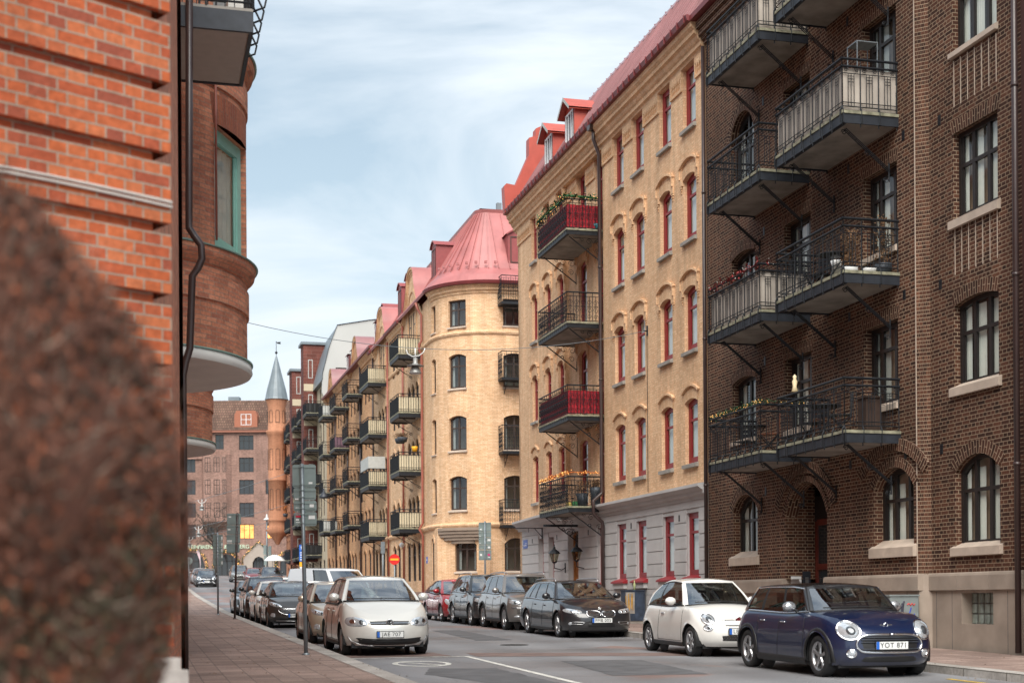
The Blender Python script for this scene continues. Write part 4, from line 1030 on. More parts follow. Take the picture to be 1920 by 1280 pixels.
def ex2(t, s, o, z, w, h):
    mb = MB(); mb.box(s-.006, s-.002, o+.02, o+w/2-.01, z+.3, z+h-.04, 0)
    for i in range(5): y = o+.08+.05*i; mb.tube([(s-.01, y, z+.4+.05*(i % 2)), (s-.01, y+.02*(-1)**i, z+.9-.06*(i % 3))], .014, 4, 1)
    mb.build('painted_front', [plain('poster_grey', (.3, .27, .24), .7, var=.3, scale=6), plain('poster_ochre', (.5, .27, .05), .7, var=.3, scale=9)], t)
M['poster_painted_cabinet'] = plain('cabinet_navy', (.03, .045, .075), .5, var=.5, scale=5)
ebox('painted_cabinet', 'dark blue painted street cabinet with ochre artwork behind the black estate car', 18.9, .42, .62, .42, .98, ex2)
bt = thing('glass_bottle', 'pale green glass bottle left standing on the painted cabinet', 'bottle', 18.9, .42, GS(18.9, .42)+1.13)
mb = MB(); mb.lathe([(0, 0), (.035, 0), (.037, .16), (.014, .22), (.013, .29), (0, .29)], 18.75, .42, GS(18.9, .42)+1.131, 10); mb.build('bottle_body', plain('bottle_glass', (.45, .5, .25), .15, var=.1), bt)
# ============================================================ corner house with rounded corner
cor = thing('corner_house', 'cream brick corner house with rounded corner, pink red mansard roof and curved gables', 'apartment house', 60, 0, GS(60, 0))
OW = .1; RC = 3.0; SC, OC = 51.0, OW-RC          # arc centre
CS = mp_street(OW); CFm = mp_front(48.0); CA = mp_arc(SC, OC, RC)
def CF(u, z, d): return (48.0+d, -u+OW, z)   # u measured from the street plane
AL = RC*math.pi/2
# arc windows: t = angle*r
frow = [(15.35, 16.72, 0), (12.22, 13.98, .16), (9.05, 10.85, .16), (6.02, 7.78, .16)]
arcw = [(RC*.62, RC*.97, c, d, r) for (c, d, r) in frow]; slit = [(RC*.04, RC*.25, c-.05, d-.02, .1 if r else 0) for (c, d, r) in frow]
mb = MB()
wall(mb, CA, 0, AL, 5.2, 17.35, arcw+slit, depth=.26, du=.36)
frw = [(3.12, 4.3, c, d, r) for (c, d, r) in frow]; frw2 = [(x, x+1.15, c, d, r) for x in (6.6, 9.6, 12.6) for (c, d, r) in frow]
wall(mb, CF, 3.0, 20, 5.2, 17.35, frw+frw2, depth=.26)
# street face as far as the end of the house
def row3(s0, w, top=.28): return [(s0, s0+w, c, d, r) for (c, d, r) in ()]
stA = []      # openings on the street face
zrow = [(14.75, 16.6), (11.6, 13.5), (8.45, 10.35), (5.35, 7.25)]
def add_row(x, w, rows, rise, lift=0): return [(x, x+w, c+lift, d+lift, rise) for (c, d) in rows]
g1c, g2c = 56.1, 66.3   # gable centres
for gcx, bay in ((g1c, (53.7, 56.4)), (g2c, (64.4, 67.8))):
    for dx in (-1.6, -.45, .7): stA += add_row(gcx+dx, .9, zrow[1:], .35)
for x in (58.9, 60.4, 61.9): stA += add_row(x, .9, zrow, .35, 0)
for x in (54.75, 56.0, 65.2, 66.5): stA += [(x, x+.7, 14.75, 17.6, .35)]
wall(mb, CS, 51.0, 69.9, 5.2, 17.35, [o for o in stA if o[3] < 17.3], depth=.16)
# curved gables rise above the eaves
def gable(mb, c, w, zb, h, off, m, win=(), depth=.26, th=.5):
    """bell-shaped gable: polygon columns"""
    n = 28; P = []
    def hz(x):
        t = abs(x)/(w/2)
        if t < .42: return zb+h*(.62+.38*math.sqrt(max(0, 1-(t/.46)**2)))
        return zb+h*.62*max(0, 1-(t-.42)/.58)**1.7
    xs = [-w/2+w*i/n for i in range(n+1)]
    for a, b in zip(xs, xs[1:]):
        p = [(c+a, off, zb), (c+b, off, zb), (c+b, off, max(zb, hz(b))), (c+a, off, max(zb, hz(a)))]
        mb.quad(*p, m, [(q[0], q[2]) for q in p]); q = [(x, off-th, z) for x, y, z in p]; mb.quad(*q[::-1], m)
    return [(c+x, hz(x)) for x in xs]
gl1 = gable(mb, g1c, 5.6, 17.35, 2.55, OW+.02, 0); gl2 = gable(mb, g2c, 5.6, 17.35, 2.4, OW+.02, 0)
# ground floor with cut-off corner
ch0, ch1 = (49.75, OW), (48.0, OW-2.35)
chl = math.hypot(ch0[0]-ch1[0], ch0[1]-ch1[1])
def CH(u, z, d):
    tx, ty = (ch1[0]-ch0[0])/chl, (ch1[1]-ch0[1])/chl; nx, ny = ty, -tx       # outward
    return (ch0[0]+tx*u-nx*d*-1*-1, ch0[1]+ty*u-ny*d*-1*-1, z)
nxo, nyo = (ch1[1]-ch0[1])/chl, -(ch1[0]-ch0[0])/chl
chop = [(1.0, 2.2, 2.9, 4.58, .3)]
wall(mb, CH, 0, chl, 1.95, 5.2, chop, depth=.26)
wall(mb, CF, 2.35, 20, 1.95, 5.2, [(3.12, 4.3, 2.9, 4.62, .3)]+[(x, x+1.2, 2.9, 4.62, .3) for x in (6.6, 9.6, 12.6)], depth=.26)
gs = []
for x in (50.55,): gs += [(x, x+.55, 2.5, 4.7, .28)]
for x in (54.2, 55.6, 57.2, 59.0, 60.4, 61.8, 64.6, 65.9, 67.2, 68.6): gs += [(x, x+.95, 2.55, 4.75, .28)]
wall(mb, CS, 49.75, 69.9, 1.95, 5.2, gs, depth=.16)
mb.box(48.6, 69.9, -10.3, -10, 0, 17.3, 0); mb.box(69.6, 69.9, -10, -.3, 0, 17.3, 0); mb.box(50, 69.6, -10, -2.5, 17.0, 17.3, 0)
mb.box(48.7, 49.0, -19.9, -4, 17.0, 17.3, 0); mb.box(48.4, 60, -20.2, -19.9, 0, 17.3, 0)
mb.build('wall', M['cream'], cor)
# plinth
mb = MB()
for (mp, a, b) in ((CF, 2.35, 20), (CH, 0, chl), (CS, 49.75, 69.9)):
    pts = [mp(a, 0, -.05), mp(b, 0, -.05)]
    mb.quad((*pts[0][:2], 0), (*pts[1][:2], 0), (*pts[1][:2], 1.95), (*pts[0][:2], 1.95)); q = [mp(a, 0, .1), mp(b, 0, .1)]
    mb.quad((*pts[0][:2], 1.95), (*pts[1][:2], 1.95), (*q[1][:2], 1.95), (*q[0][:2], 1.95))
mb.build('plinth', plain('brown_plinth', (.30, .19, .14), .85, var=.15, scale=1.5, bump=.3), cor)
for s in (51.5, 53.0, 55.5, 58.0, 61.0, 64.0, 67.0):
    fr, pane, cu = win_mesh(.4, .62, .18, 'brownframe', (0.,), 0, .05, 1); o = inst('basement_window', fr, cor, (s, OW+.055, 1.15)); inst('pane', pane, o)
# windows
def rot_at(ang): return ang
for (a, b, c, d, r) in arcw+slit:
    th = (a+b)/2/RC; w = b-a
    p = CA((a+b)/2, c, .17); big = w > .6
    fr, pane, cu = win_mesh(w, d-c, r, 'brownframe', (0.,) if big else (), .66 if big else .7, .075 if big else .05, 0 if big else 1, 'curtain2', .2, None, None, .0)
    o = inst('window', fr, cor, p, th*1.0); inst('pane', pane, o)
    if cu: inst('curtain', cu, o)
    mp2 = lambda u, z, dd, th=th, p0=CA((a+b)/2, 0, 0): (p0[0]+math.cos(th)*u+math.sin(th)*dd*1.0, p0[1]+math.sin(th)*u-math.cos(th)*dd, z)
    sill(cor, mp2, -w/2, w/2, c, 'sill', h=.07, out=.06, ext=.04, din=.15)
for (a, b, c, d, r) in frw+frw2+[(3.12, 4.3, 2.9, 4.62, .3)]:
    window(cor, CF, a, b, c, d, r, rot=ROT_FRONT, fm='brownframe', tran=.7, ft=.08, curt='curtain2', side=.2, depth=.15)
    sill(cor, CF, a, b, c, 'sill', h=.07, out=.06, ext=.05, din=.15)
th = math.atan2(ch0[0]-ch1[0], ch0[1]-ch1[1])
for (a, b, c, d, r) in chop:
    o = window(cor, CH, a, b, c, d, r, rot=0, fm='brownframe', tran=.7, ft=.08, curt='curtain2', side=.2, depth=.15)
    # face outward normal of the chamfer
    o.rotation_euler = (0, 0, math.atan2(nyo, nxo)-math.pi/2 if (nxo*-1+0) > 0 or nyo > 0 else math.atan2(nyo, nxo)+math.pi/2)
    sill(cor, CH, a, b, c, 'sill', h=.07, out=.06, ext=.05, din=.15)
for (a, b, c, d, r) in [o for o in stA if o[3] < 17.3]+gs:
    o = window(cor, CS, a, b, c, d, r, fm='brownframe', mull=(0.,), tran=.66, ft=.05, lod=1, depth=.05)
mb = MB()
for (a, b, c, d, r) in arcw:
    if r: arch_band(mb, CA, a-.02, b+.02, d, r, h=.26, proud=.01)
for (a, b, c, d, r) in frw:
    if r: arch_band(mb, CF, a, b, d, r, h=.26, proud=.01)
arch_band(mb, CH, *chop[0][:2], chop[0][3], .3, h=.3, proud=.015); arch_band(mb, CF, 3.12, 4.3, 4.62, .3, h=.3, proud=.015)
for (a, b, c, d, r) in gs+[o for o in stA if o[3] < 17.3 and o[4] > .2]: arch_band(mb, CS, a, b, d, r, h=.2, proud=.03, n=6)
mb.build('brick_arch', M['cream'], cor)
# tall arched gable windows (paired, in a recessed arch)
for gcx in (g1c, g2c):
    gm = MB()
    arch_band(gm, CS, gcx-1.15, gcx+1.15, 18.6, 1.1, h=.14, proud=.07, n=12)
    for (x0, x1) in ((gcx-1.29, gcx-1.15), (gcx+1.15, gcx+1.29)): gm.box(x0, x1, OW, OW+.07, 14.6, 17.5)
    gm.build('gable_arch', M['cream'], cor)
    for dx in (-.62, .62):
        fr, pane, cu = win_mesh(.62, 3.3, .3, 'brownframe', (), .6, .06, 1); o = inst('gable_window', fr, cor, (gcx+dx, OW+.03, 14.75)); inst('pane', pane, o)
# mouldings
arcpts = [(SC-RC*math.sin(t*math.pi/24), OC+RC*math.cos(t*math.pi/24)) for t in range(13)]
path = [(69.9, OW)]+arcpts+[(48.0, OW-20)]
path = path[::-1]
mb = MB()
sweep(mb, path, [(-.1, 14.9), (.05, 14.92), (.09, 15.0), (.09, 15.06), (.05, 15.12), (-.1, 15.14)])
sweep(mb, path, [(-.1, 5.12), (.1, 5.16), (.16, 5.26), (.16, 5.32), (.08, 5.4), (-.1, 5.42)])
sweep(mb, [p for p in path if p[0] < 52.9], [(-.1, 16.95), (.05, 17.0), (.08, 17.1), (.16, 17.15), (.18, 17.27), (.27, 17.34), (.3, 17.48), (-.1, 17.5)])
for (a, b) in ((58.9, 63.5), (69.1, 69.9)): sweep(mb, [(a, OW), (b, OW)], [(-.1, 16.95), (.05, 17.0), (.08, 17.1), (.16, 17.15), (.18, 17.27), (.27, 17.34), (.3, 17.48), (-.1, 17.5)])
mb.build('moulding', M['cream'], cor)
for g in (gl1, gl2):
    mb = MB()
    for k, (dz0, dz1, o) in enumerate(((-.34, -.22, .05), (-.22, -.08, .1), (-.08, .04, .17))):
        P = [[(x, OW, z+dz0), (x, OW+o, z+dz0), (x, OW+o, z+dz1), (x, OW-.1, z+dz1)] for x, z in g]; mb.grid(P, 0, False)
    mb.build('gable_moulding', M['cream'], cor)
mb = MB()   # brown-grey layered corbel carrying the round corner
K = 5
for k in range(K):
    z1 = 5.16-.16*k; z0 = z1-.155; f = (k/(K))
    pts = []
    for i in range(29):
        t = i/28; an = math.pi/2*t
        ax_, ay_ = SC-RC*math.sin(an), OC+RC*math.cos(an)
        cx_, cy_ = ch0[0]+(ch1[0]-ch0[0])*t, ch0[1]+(ch1[1]-ch0[1])*t
        w = 1-f-.1
        e = min(1, max(0, (t-.5*f*.8)/.01)) if t < .5 else 1
        bul = math.sin(math.pi*t)*.55*(1-f)
        wf = .5*math.sqrt(max(0, 1-(k/4.6)**2)); bul = math.sqrt(max(0, 1-((t-.5)/wf)**2))*(.5-.07*k)-.05 if abs(t-.5) < wf else -.05
        pts.append((cx_+nxo*bul*1.0, cy_+nyo*bul*1.0))
    pts = [p for p in pts]
    base = [(ch1[0]-nxo*.1, ch1[1]-nyo*.1), (ch0[0]-nxo*.1, ch0[1]-nyo*.1)]
    mb.prism(pts+base, 'z', z0, z1)
mb.build('corbel', plain('corbel_stone', (.30, .23, .18), .85, var=.1, scale=2), cor)
mb = MB(); p = CH(1.6, 4.5, -.06); q = CH(1.6, 4.5, .05)
u0, u1 = 1.42, 1.78
mb.poly([CH(u0+.04, 4.5, -.08), CH(u1-.04, 4.5, -.08), CH(u1, 4.98, -.08), CH(u0, 4.98, -.08)])
for (a, b) in (((u0+.04, 4.5), (u1-.04, 4.5)), ((u1-.04, 4.5), (u1, 4.98)), ((u1, 4.98), (u0, 4.98)), ((u0, 4.98), (u0+.04, 4.5))): mb.quad(CH(*a, -.08), CH(*b, -.08), CH(*b, 0), CH(*a, 0))
mb.build('keystone', M['greysill'], cor)
# roof
mb = MB()
rp = [(.3, 17.48), (.36, 17.6), (.1, 17.95), (-.35, 18.35), (-2.38, 21.7), (-2.33, 21.88), (-2.6, 21.95)]
sweep(mb, [p for p in path], [q for q in rp], smooth=False, caps=True)
# seams on the slope
def seam_at(p, n, m=0):
    t = Vector((-n.y, n.x)); a = Vector((p[0], p[1]))
    pts = [(a+n*(-.3), 18.3), (a+n*(-2.36), 21.66)]
    for w_ in (.014,):
        A = [(q.x+t.x*s_, q.y+t.y*s_, z) for (q, z) in pts for s_ in (-w_, w_)]
        B = [(x+n.x*.05, y+n.y*.05, z+.03) for x, y, z in A]
        mb.quad(B[0], B[1], B[3], B[2]); mb.quad(A[0], B[0], B[2], A[2]); mb.quad(A[1], A[3], B[3], B[1]); mb.quad(A[0], A[1], B[1], B[0])
for i in range(9):
    th_ = math.pi/2*i/8; seam_at((SC-RC*math.sin(th_), OC+RC*math.cos(th_)), Vector((-math.sin(th_), math.cos(th_))))
for i in range(1, 30): seam_at((48, OC-i*.6), Vector((-1, 0)))
for i in range(1, 31): seam_at((51+i*.6, OW), Vector((0, 1)))
for i in range(8):   # snow guards
    th_ = math.pi/2*(.15+i*.115); x, y = SC-(RC-.25)*math.sin(th_), OC+(RC-.25)*math.cos(th_); mb.box(x-.06, x+.06, y-.06, y+.06, 18.55, 18.68)
mb.poly([(50.5, -2.45, 21.93), (69.9, -2.45, 21.93), (69.9, -6, 22.3), (52, -6, 22.3)]); mb.poly([(52, -6, 22.3), (69.9, -6, 22.3), (69.9, -10, 17.3), (52, -10, 17.3)]); mb.poly([(50.5, -2.45, 21.93), (52, -6, 22.3), (52, -22, 22.3), (50.5, -22, 21.93)])
M['pinkroof'] = plain('faded_red_sheet', (.38, .13, .125), .42, var=.2, scale=.9, spec=.6)
crf = mb.build('roof', M['pinkroof'], cor)
mb = MB(); sweep(mb, [p for p in path if p[0] < 53.2], [(.3, 17.4), (.42, 17.42), (.46, 17.56), (.36, 17.6)])
mb.build('gutter', M['redroof_dk'], crf)
for (a, b) in ((58.9, 63.5), (69.1, 69.9)): mb = MB(); sweep(mb, [(a, OW), (b, OW)], [(.3, 17.4), (.42, 17.42), (.46, 17.56), (.36, 17.6)]); mb.build('gutter', M['redroof_dk'], crf)
for g in (gl1, gl2):   # sheet covering behind each gable
    mb = MB(); P = [[(x, OW+.2, z+.06), (x, OW-1.1-.35*max(0, z-17.4), z+.08), (x, OW-2.6, z-.05)] for x, z in g]; mb.grid(P, 0, True); mb.build('gable_roof', M['pinkroof'], crf)
def dormer2(parent, mp, c, w, f, zf, ze, mats_, rot, arc=True, wn='brownframe'):
    mb = MB(); a, b = -w/2, w/2
    def Q(u, z, d): return mp(c+u, z, d)
    for u in (a, b):
        mb.quad(Q(u, zf, f), Q(u, zf, f+2), Q(u, ze, f+2), Q(u, ze, f), 0)
    mb.quad(Q(a, zf, f), Q(b, zf, f), Q(b, ze, f), Q(a, ze, f), 0)
    n = 8; P = []
    for i in range(n+1):
        t = i/n; u = (a-.1)+(w+.2)*t; z = ze+(.34*math.sin(math.pi*t) if arc else .1)-.02
        P.append([Q(u, z-.08, f-.1), Q(u, z, f-.1), Q(u, z, f+2.1)])
    mb.grid(P, 0, False); mb.poly([Q(a+w*i/n, ze+(.30*math.sin(math.pi*i/n) if arc else .08), f-.01) for i in range(n+1)], 0)
    d = mb.build('dormer', mats_, parent)
    fr, pane, cu = win_mesh(w-.24, ze-zf-.35, 0, wn, (0.,), 0, .05, 1); p = Q(0, zf+.2, f-.03); o = inst('window', fr, d, p, rot); inst('pane', pane, o)
    return d
dm = [M['redroof_dk'] if 0 else plain('dormer_red', (.27, .06, .06), .5, var=.1)]
dormer2(crf, CF, 4.3, 1.5, .55, 18.5, 20.2, dm, ROT_FRONT)
dormer2(crf, CF, 9.5, 1.5, .55, 18.5, 20.2, dm, ROT_FRONT)
for s in (52.6, 60.3, 62.9, 69.0): dormer2(crf, CS, s, 1.2, .5, 18.4, 20.3, dm, 0)
mb = MB(); mb.box(51.6, 51.85, -3.9, -3.65, 21.9, 22.6); mb.build('vent_stack', M['slate'], crf)
# pipes and balconies
pipe(cor, [(53.15, OW+.4, 17.4), (53.15, OW+.3, 17.1), (53.0, OW+.12, 16.7), (53.0, OW+.12, 15.35), (53.0, OW+.25, 15.15), (53.0, OW+.25, 14.85), (53.0, OW+.12, 14.6), (53.0, OW+.12, 5.6), (53.0, OW+.3, 5.3), (53.0, OW+.12, 4.95), (53.0, OW+.12, 1.3)], .07, 'redpipe')
pipe(cor, [(58.7, OW+.12, 17.2), (58.7, OW+.12, 1.6)], .06, 'redpipe'); pipe(cor, [(63.9, OW+.12, 17.2), (63.9, OW+.12, 1.6)], .06, 'redpipe'); pipe(cor, [(69.5, OW+.12, 17.2), (69.5, OW+.12, 1.6)], .06)
for k, zr in enumerate((6.41, 9.5, 12.64, 15.8)):
    b = balcony(cor, 53.75, 56.5, zr-1.05, 1.25, OW, 'plain', h=1.02, canvas=True, clothmat='creampanel', th=.24, lod=0, brk='plain')
    b2 = balcony(cor, 64.95, 68.3, zr-.95+.02*k, 1.15, OW, 'plain', h=1.02, canvas=True, clothmat='creampanel', th=.24, lod=0, brk='plain')
mb = MB(); mb.box(65.0, 65.03, .2, 1.25, 9.62, 10.35); mb.box(65.03, 68.2, 1.22, 1.25, 9.62, 10.35); mb.build('wind_screen', M['curtain2'], cor)
for k, (zr, zb) in enumerate(((17.75, 16.3), (14.15, 12.5), (10.3, 8.8), (6.5, 5.1))):
    # small balconies on the side-street front: box projecting from CF
    a0, a1 = 2.75+OW, 5.3; out_ = .8
    sl = MB(); sl.box(48-out_, 48.0, -a1+OW, -a0+OW, zb, zb+.14, 0)
    bb = sl.build('balcony', M['iron'], cor)
    r = MB(); h = zr-zb-.14; zf = zb+.14
    o0, o1_ = -a0+OW, -a1+OW
    rail_side(r, (48-out_+.03, o1_), (48-out_+.03, o0), zf, min(h, 1.3), 'ornate'); rail_side(r, (48-out_+.03, o0), (48.0, o0), zf, min(h, 1.3), 'ornate'); rail_side(r, (48-out_+.03, o1_), (48.0, o1_), zf, min(h, 1.3), 'ornate')
    r.build('railing', M['iron'], bb)
    for y in (o0-.3, o1_+.3):
        bm = MB(); bm.tube([(48.0, y, zb-.6), (48-out_+.1, y, zb)], .016, 4); bm.tube([(48.0, y, zb-.6), (48.0, y, zb)], .01, 4)
        for (sx, zz, rr_) in ((.25, -.15, .1), (.2, -.4, .08), (.5, -.1, .07)):
            pts = [(48-sx+rr_*(1-.7*i/12)*math.cos(1.3*2*math.pi*i/12), y, zb+zz+rr_*(1-.7*i/12)*math.sin(1.3*2*math.pi*i/12)) for i in range(13)]; bm.tube(pts, .008, 4)
        bm.build('bracket', M['iron'], bb)
pl = MB(); pl.box(52.3, 52.62, OW, OW+.02, 3.45, 3.8, 0); pl.box(52.36, 52.55, OW+.02, OW+.024, 3.6, 3.66, 1)
o = pl.build('street_name_plate', [M['blue'], M['white']]); o.matrix_world = FRAME; setp(o, 'small blue street name plate on the cream corner house beside the red downpipe', 'street sign')
# ============================================================ the row beyond the corner house
def simple_house(name, label, s0, s1, off, zt, mat_, ops, wfm, gops=(), o_back=-10, zg=None, plinth=None, lod=1, rise_arch=None, zb=None):
    z0 = GS(s0, 0)-.5
    t = thing(name, label, 'apartment house', (s0+s1)/2, 0, GS((s0+s1)/2, 0))
    mb = MB(); mp = mp_street(off)
    wall(mb, mp, s0, s1, z0, zt, list(ops)+list(gops), depth=.24)
    mb.box(s0, s1, o_back, o_back+.3, z0, zt); mb.box(s0, s0+.25, o_back+.3, off-.3, z0, zt); mb.box(s1-.25, s1, o_back+.3, off-.3, z0, zt); mb.box(s0+.25, s1-.25, o_back+.3, off-.3, zt-.3, zt-.05)
    mb.build('wall', mat_, t)
    for (a, b, c, d, r) in list(ops)+list(gops): window(t, mp, a, b, c, d, r, fm=wfm, mull=(0.,) if b-a > .8 else (), tran=.66, ft=.06, lod=1, depth=.05)
    am = MB()
    for (a, b, c, d, r) in list(ops)+list(gops):
        if r: arch_band(am, mp, a, b, d, r, h=.2, proud=.03, n=5)
    if am.f: am.build('brick_arch', mat_, t)
    return t
# --- peach house, two curved gables
pz = [(14.75, 16.6), (11.7, 13.6), (8.7, 10.6), (5.7, 7.6)]
ops = []
for x in (70.6, 72.2, 73.7, 75.6, 77.0, 78.8, 80.4, 82.4, 84.0, 86.0, 87.4, 89.3, 91.0, 93.0): ops += [(x, x+(1.1 if x in (75.6, 82.4, 89.3) else .85), c-(.45 if x in (75.6, 82.4, 89.3) else 0), d, .16) for (c, d) in pz]
gops = [(x, x+w, 2.4, 4.9, .3) for (x, w) in ((70.6, .9), (72.1, .9), (74.2, .9), (78.6, .9), (80.0, .9), (83.2, .9), (84.7, .9), (89.0, .9), (91.0, .9))]+[(x, x+1.3, 1.9, 5.0, .6) for x in (76.2, 81.3, 86.5, 93.0)]
pe = simple_house('peach_brick_house', 'peach brick apartment house with two curved gables and plain iron balconies beyond the corner house', 69.95, 95.0, 0, 17.9, M['peach'], ops, 'brownframe', gops)
PL = MB(); PL.box(69.95, 95, -.1, .08, GS(70, 0)-.5, 2.35); PL.build('plinth', plain('pink_plinth', (.36, .21, .165), .85, var=.12, scale=1), pe)
gp = []
for c_, w, h in ((78.3, 5.0, 2.2), (91.5, 4.6, 2.0)):
    mb = MB(); g = gable(mb, c_, w, 17.9, h, .03, 0); mb.build('gable_wall', M['peach'], pe)
    mb = MB(); P = [[(x, .15, z+.06), (x, -1.0-.3*(z-17.9), z+.06), (x, -2.6, z-.1)] for x, z in g]; mb.grid(P, 0, True)
    mb.grid([[(x, 0, z-.3), (x, .1, z-.3), (x, .14, z+.05)] for x, z in g], 1, False)
    mb.build('gable_roof', [M['redroof'], M['peach']], pe); gp.append(g)
for (a, b) in ((69.95, 75.7), (80.9, 89.1), (93.9, 95.0)): mb = MB(); sweep(mb, [(a, 0), (b, 0)], [(-.1, 17.4), (.08, 17.45), (.12, 17.6), (.25, 17.75), (.3, 17.9), (-.1, 17.95)]); mb.build('cornice', M['peach'], pe)
mb = MB(); mb.prism([(.4, 17.9), (.42, 18.05), (-.4, 18.35), (-1.9, 20.6), (-5, 21.4), (-9.8, 18), (-9.8, 17.8)], 'x', 69.95, 95.0)
rf = mb.build('roof', M['redroof_dk'], pe)
md = [M['maroon']]
for s in (71.6, 73.8, 82.6, 85.0, 87.4, 94.0): dormer2(rf, mp_street(0), s, 1.15, .7, 18.5, 20.3, md, 0, arc=False, wn='whiteframe')
for s in (75.9, 82.2, 88.9): pipe(pe, [(s, .1, 17.6), (s, .1, 2.4)], .06)
for k, zr in enumerate((7.64, 10.65, 13.64, 16.63)):
    balcony(pe, 75.2, 77.7, zr-1.0, 1.1, 0, 'plain', h=.98, th=.2, lod=1, brk='plain')
    balcony(pe, 81.8, 84.5, zr-1.02, 1.1, 0, 'plain', h=.98, th=.2, lod=1, brk='plain', canvas=(k == 2), clothmat='purplecloth' if k == 2 else 'canvas') if True else 0
    balcony(pe, 88.7, 91.3, zr-.78, 1.1, 0, 'plain', h=.98, th=.2, lod=1, brk='plain', canvas=(k in (0, 3)), clothmat='curtain2')
# --- pale rendered house with tall grey fire wall and maroon bay stacks
rz = [(5.6+3.0*k, 7.4+3.0*k) for k in range(6)]
ops = []
for x in (96.6, 98.4, 104.5, 106.0, 107.6, 109.2, 114.8): ops += [(x, x+.95, c, d, 0) for (c, d) in rz[:5]]
rn = simple_house('rendered_house', 'pale rendered house with tall grey fire wall, maroon bay stacks and dark balconies', 95.02, 117.0, 0, 20.4, M['creamwall'], ops, 'brownframe', [(x, x+1.3, 2.2, 4.9, 0) for x in (96.5, 99, 104.5, 107, 109.5, 114)])
mb = MB(); pf = [(.0, 17.6), (.35, 18.6), (.28, 20.1), (-.3, 22.4), (-.95, 24.1), (-3.5, 24.6), (-10, 25.6), (-10, 17.6)]
mb.prism(pf, 'x', 94.95, 95.35); mb.build('fire_wall', M['render'], rn)
mb = MB(); mb.prism([(.35, 19.6), (.3, 20.2), (-.3, 22.4), (-.95, 24.1), (-3.5, 24.6), (-10, 25.6), (-10, 19.5)], 'x', 95.35, 117.0)
mb.grid([[(x, y, z) for y, z in ((.36, 19.6), (.33, 20.15), (-.27, 22.45), (-.92, 24.16), (-3.48, 24.66), (-10.0, 25.66))] for x in (94.85, 95.5)], 0, False)
rr = mb.build('roof', M['slate'], rn)
for (a, b, zt, out_) in ((101.4, 103.4, 23.6, 1.15), (111.0, 113.4, 22.8, 1.15)):
    mb = MB(); mb.box(a, b, 0.01, out_, 4.9, zt); mb.box(a-.15, b+.15, -2, out_+.2, zt, zt+.22, 1); mb.box(a, b, -1.8, 0, 19.0, zt)
    bay = mb.build('bay', [M['maroonbrick'], M['slate']], rn)
    for k in range(6):
        fr, pane, cu = win_mesh(1.2, 1.7, 0, 'maroon', (0.,), 0, .06, 1); o = inst('window', fr, bay, ((a+b)/2, out_+.02, 5.6+3.0*k)); inst('pane', pane, o)
        fr, pane, cu = win_mesh(.4, 1.6, 0, 'curtain2', (), 0, .06, 1); o = inst('window', fr, bay, (a-.02, .55, 5.7+3.0*k), ROT_FRONT); inst('pane', pane, o)
    for k in range(5):
        mb2 = MB(); mb2.box(a-.03, a-.005, .02, out_-.02, 7.6+3*k, 8.2+3*k); mb2.build('panel', M['creamwall'], bay)
for (a, b) in ((98.6, 101.3), (103.6, 106.2), (108.2, 110.8), (113.6, 116.2)):
    for k in range(5):
        balcony(rn, a, b, 5.35+3.0*k, 1.25, 0, 'plain', h=1.0, th=.24, lod=1, brk='plain', slab='concrete', canvas=(k % 2 == 0 or a > 103), clothmat='black')
M['mirror_box'] = M['steel']
# --- orange brick house with round turret
og = []
for x in (118.2, 120.0, 121.8, 123.6, 125.4, 127.2): og += [(x, x+.7, 5.9+2.95*k, 7.8+2.95*k, .2) for k in range(4)]+[(x, x+.7, 17.2, 18.6, .3)]
ob = simple_house('orange_turret_house', 'orange brick house with round corner turret under a grey cone spire', 117.05, 129.0, 0, 19.4, M['orange_far'], og, 'darkframe', [(x, x+1.1, 2.6, 5.0, .3) for x in (118.5, 121, 123.5, 126)], o_back=-8)
mb = MB()
sweep(mb, [(117.05, 0), (129.0, 0)], [(-.1, 18.7), (.1, 18.8), (.2, 19.1), (.4, 19.4), (.4, 19.6), (-.1, 19.7)]); sweep(mb, [(117.05, 0), (129.0, 0)], [(-.1, 8.2), (.12, 8.25), (.12, 8.4), (-.1, 8.45)])
mb.build('cornice', M['orange_far'], ob)
mb = MB(); mb.prism([(.4, 19.6), (-2.4, 22.5), (-8, 19.4)], 'x', 117.05, 129.0); mb.build('roof', M['tile'], ob)
for k in range(5): balcony(ob, 118.6, 120.6, 5.5+2.95*k, 1.0, 0, 'plain', h=1.0, th=.2, lod=1, brk='plain', canvas=True, clothmat='black')
pipe(ob, [(122.9, .1, 19.3), (122.9, .1, 3.5)], .06)
ts, to, tr = 128.6, .95, .92
tu = MB()
tu.lathe([(.15, 7.4), (.5, 8.0), (.95, 8.5), (1.2, 8.9), (tr, 9.3), (tr, 9.8), (tr+.05, 9.85), (tr+.05, 10), (tr, 10.05), (tr, 14), (tr+.06, 14.05), (tr+.06, 14.2), (tr, 14.25), (tr, 18.6), (tr+.1, 18.8), (tr+.2, 19.1), (tr+.2, 19.3), (tr, 19.4), (tr, 21.8), (tr+.12, 22.2), (tr+.2, 22.6)], ts, to, 0, 28)
tb = tu.build('turret', M['orange_far'], ob)
for an in range(0, 360, 45):
    a = rad(an); nx, ny = math.cos(a), math.sin(a)
    for (z, h, w) in ((20.1, 1.3, .42), (15.2, 2.2, .45), (11.0, 2.2, .45)):
        fr, pane, cu = win_mesh(w, h, .15, 'darkframe', (), 0, .04, 1); o = inst('window', fr, tb, (ts+nx*(tr+.015), to+ny*(tr+.015), z), a-math.pi/2); inst('pane', pane, o)
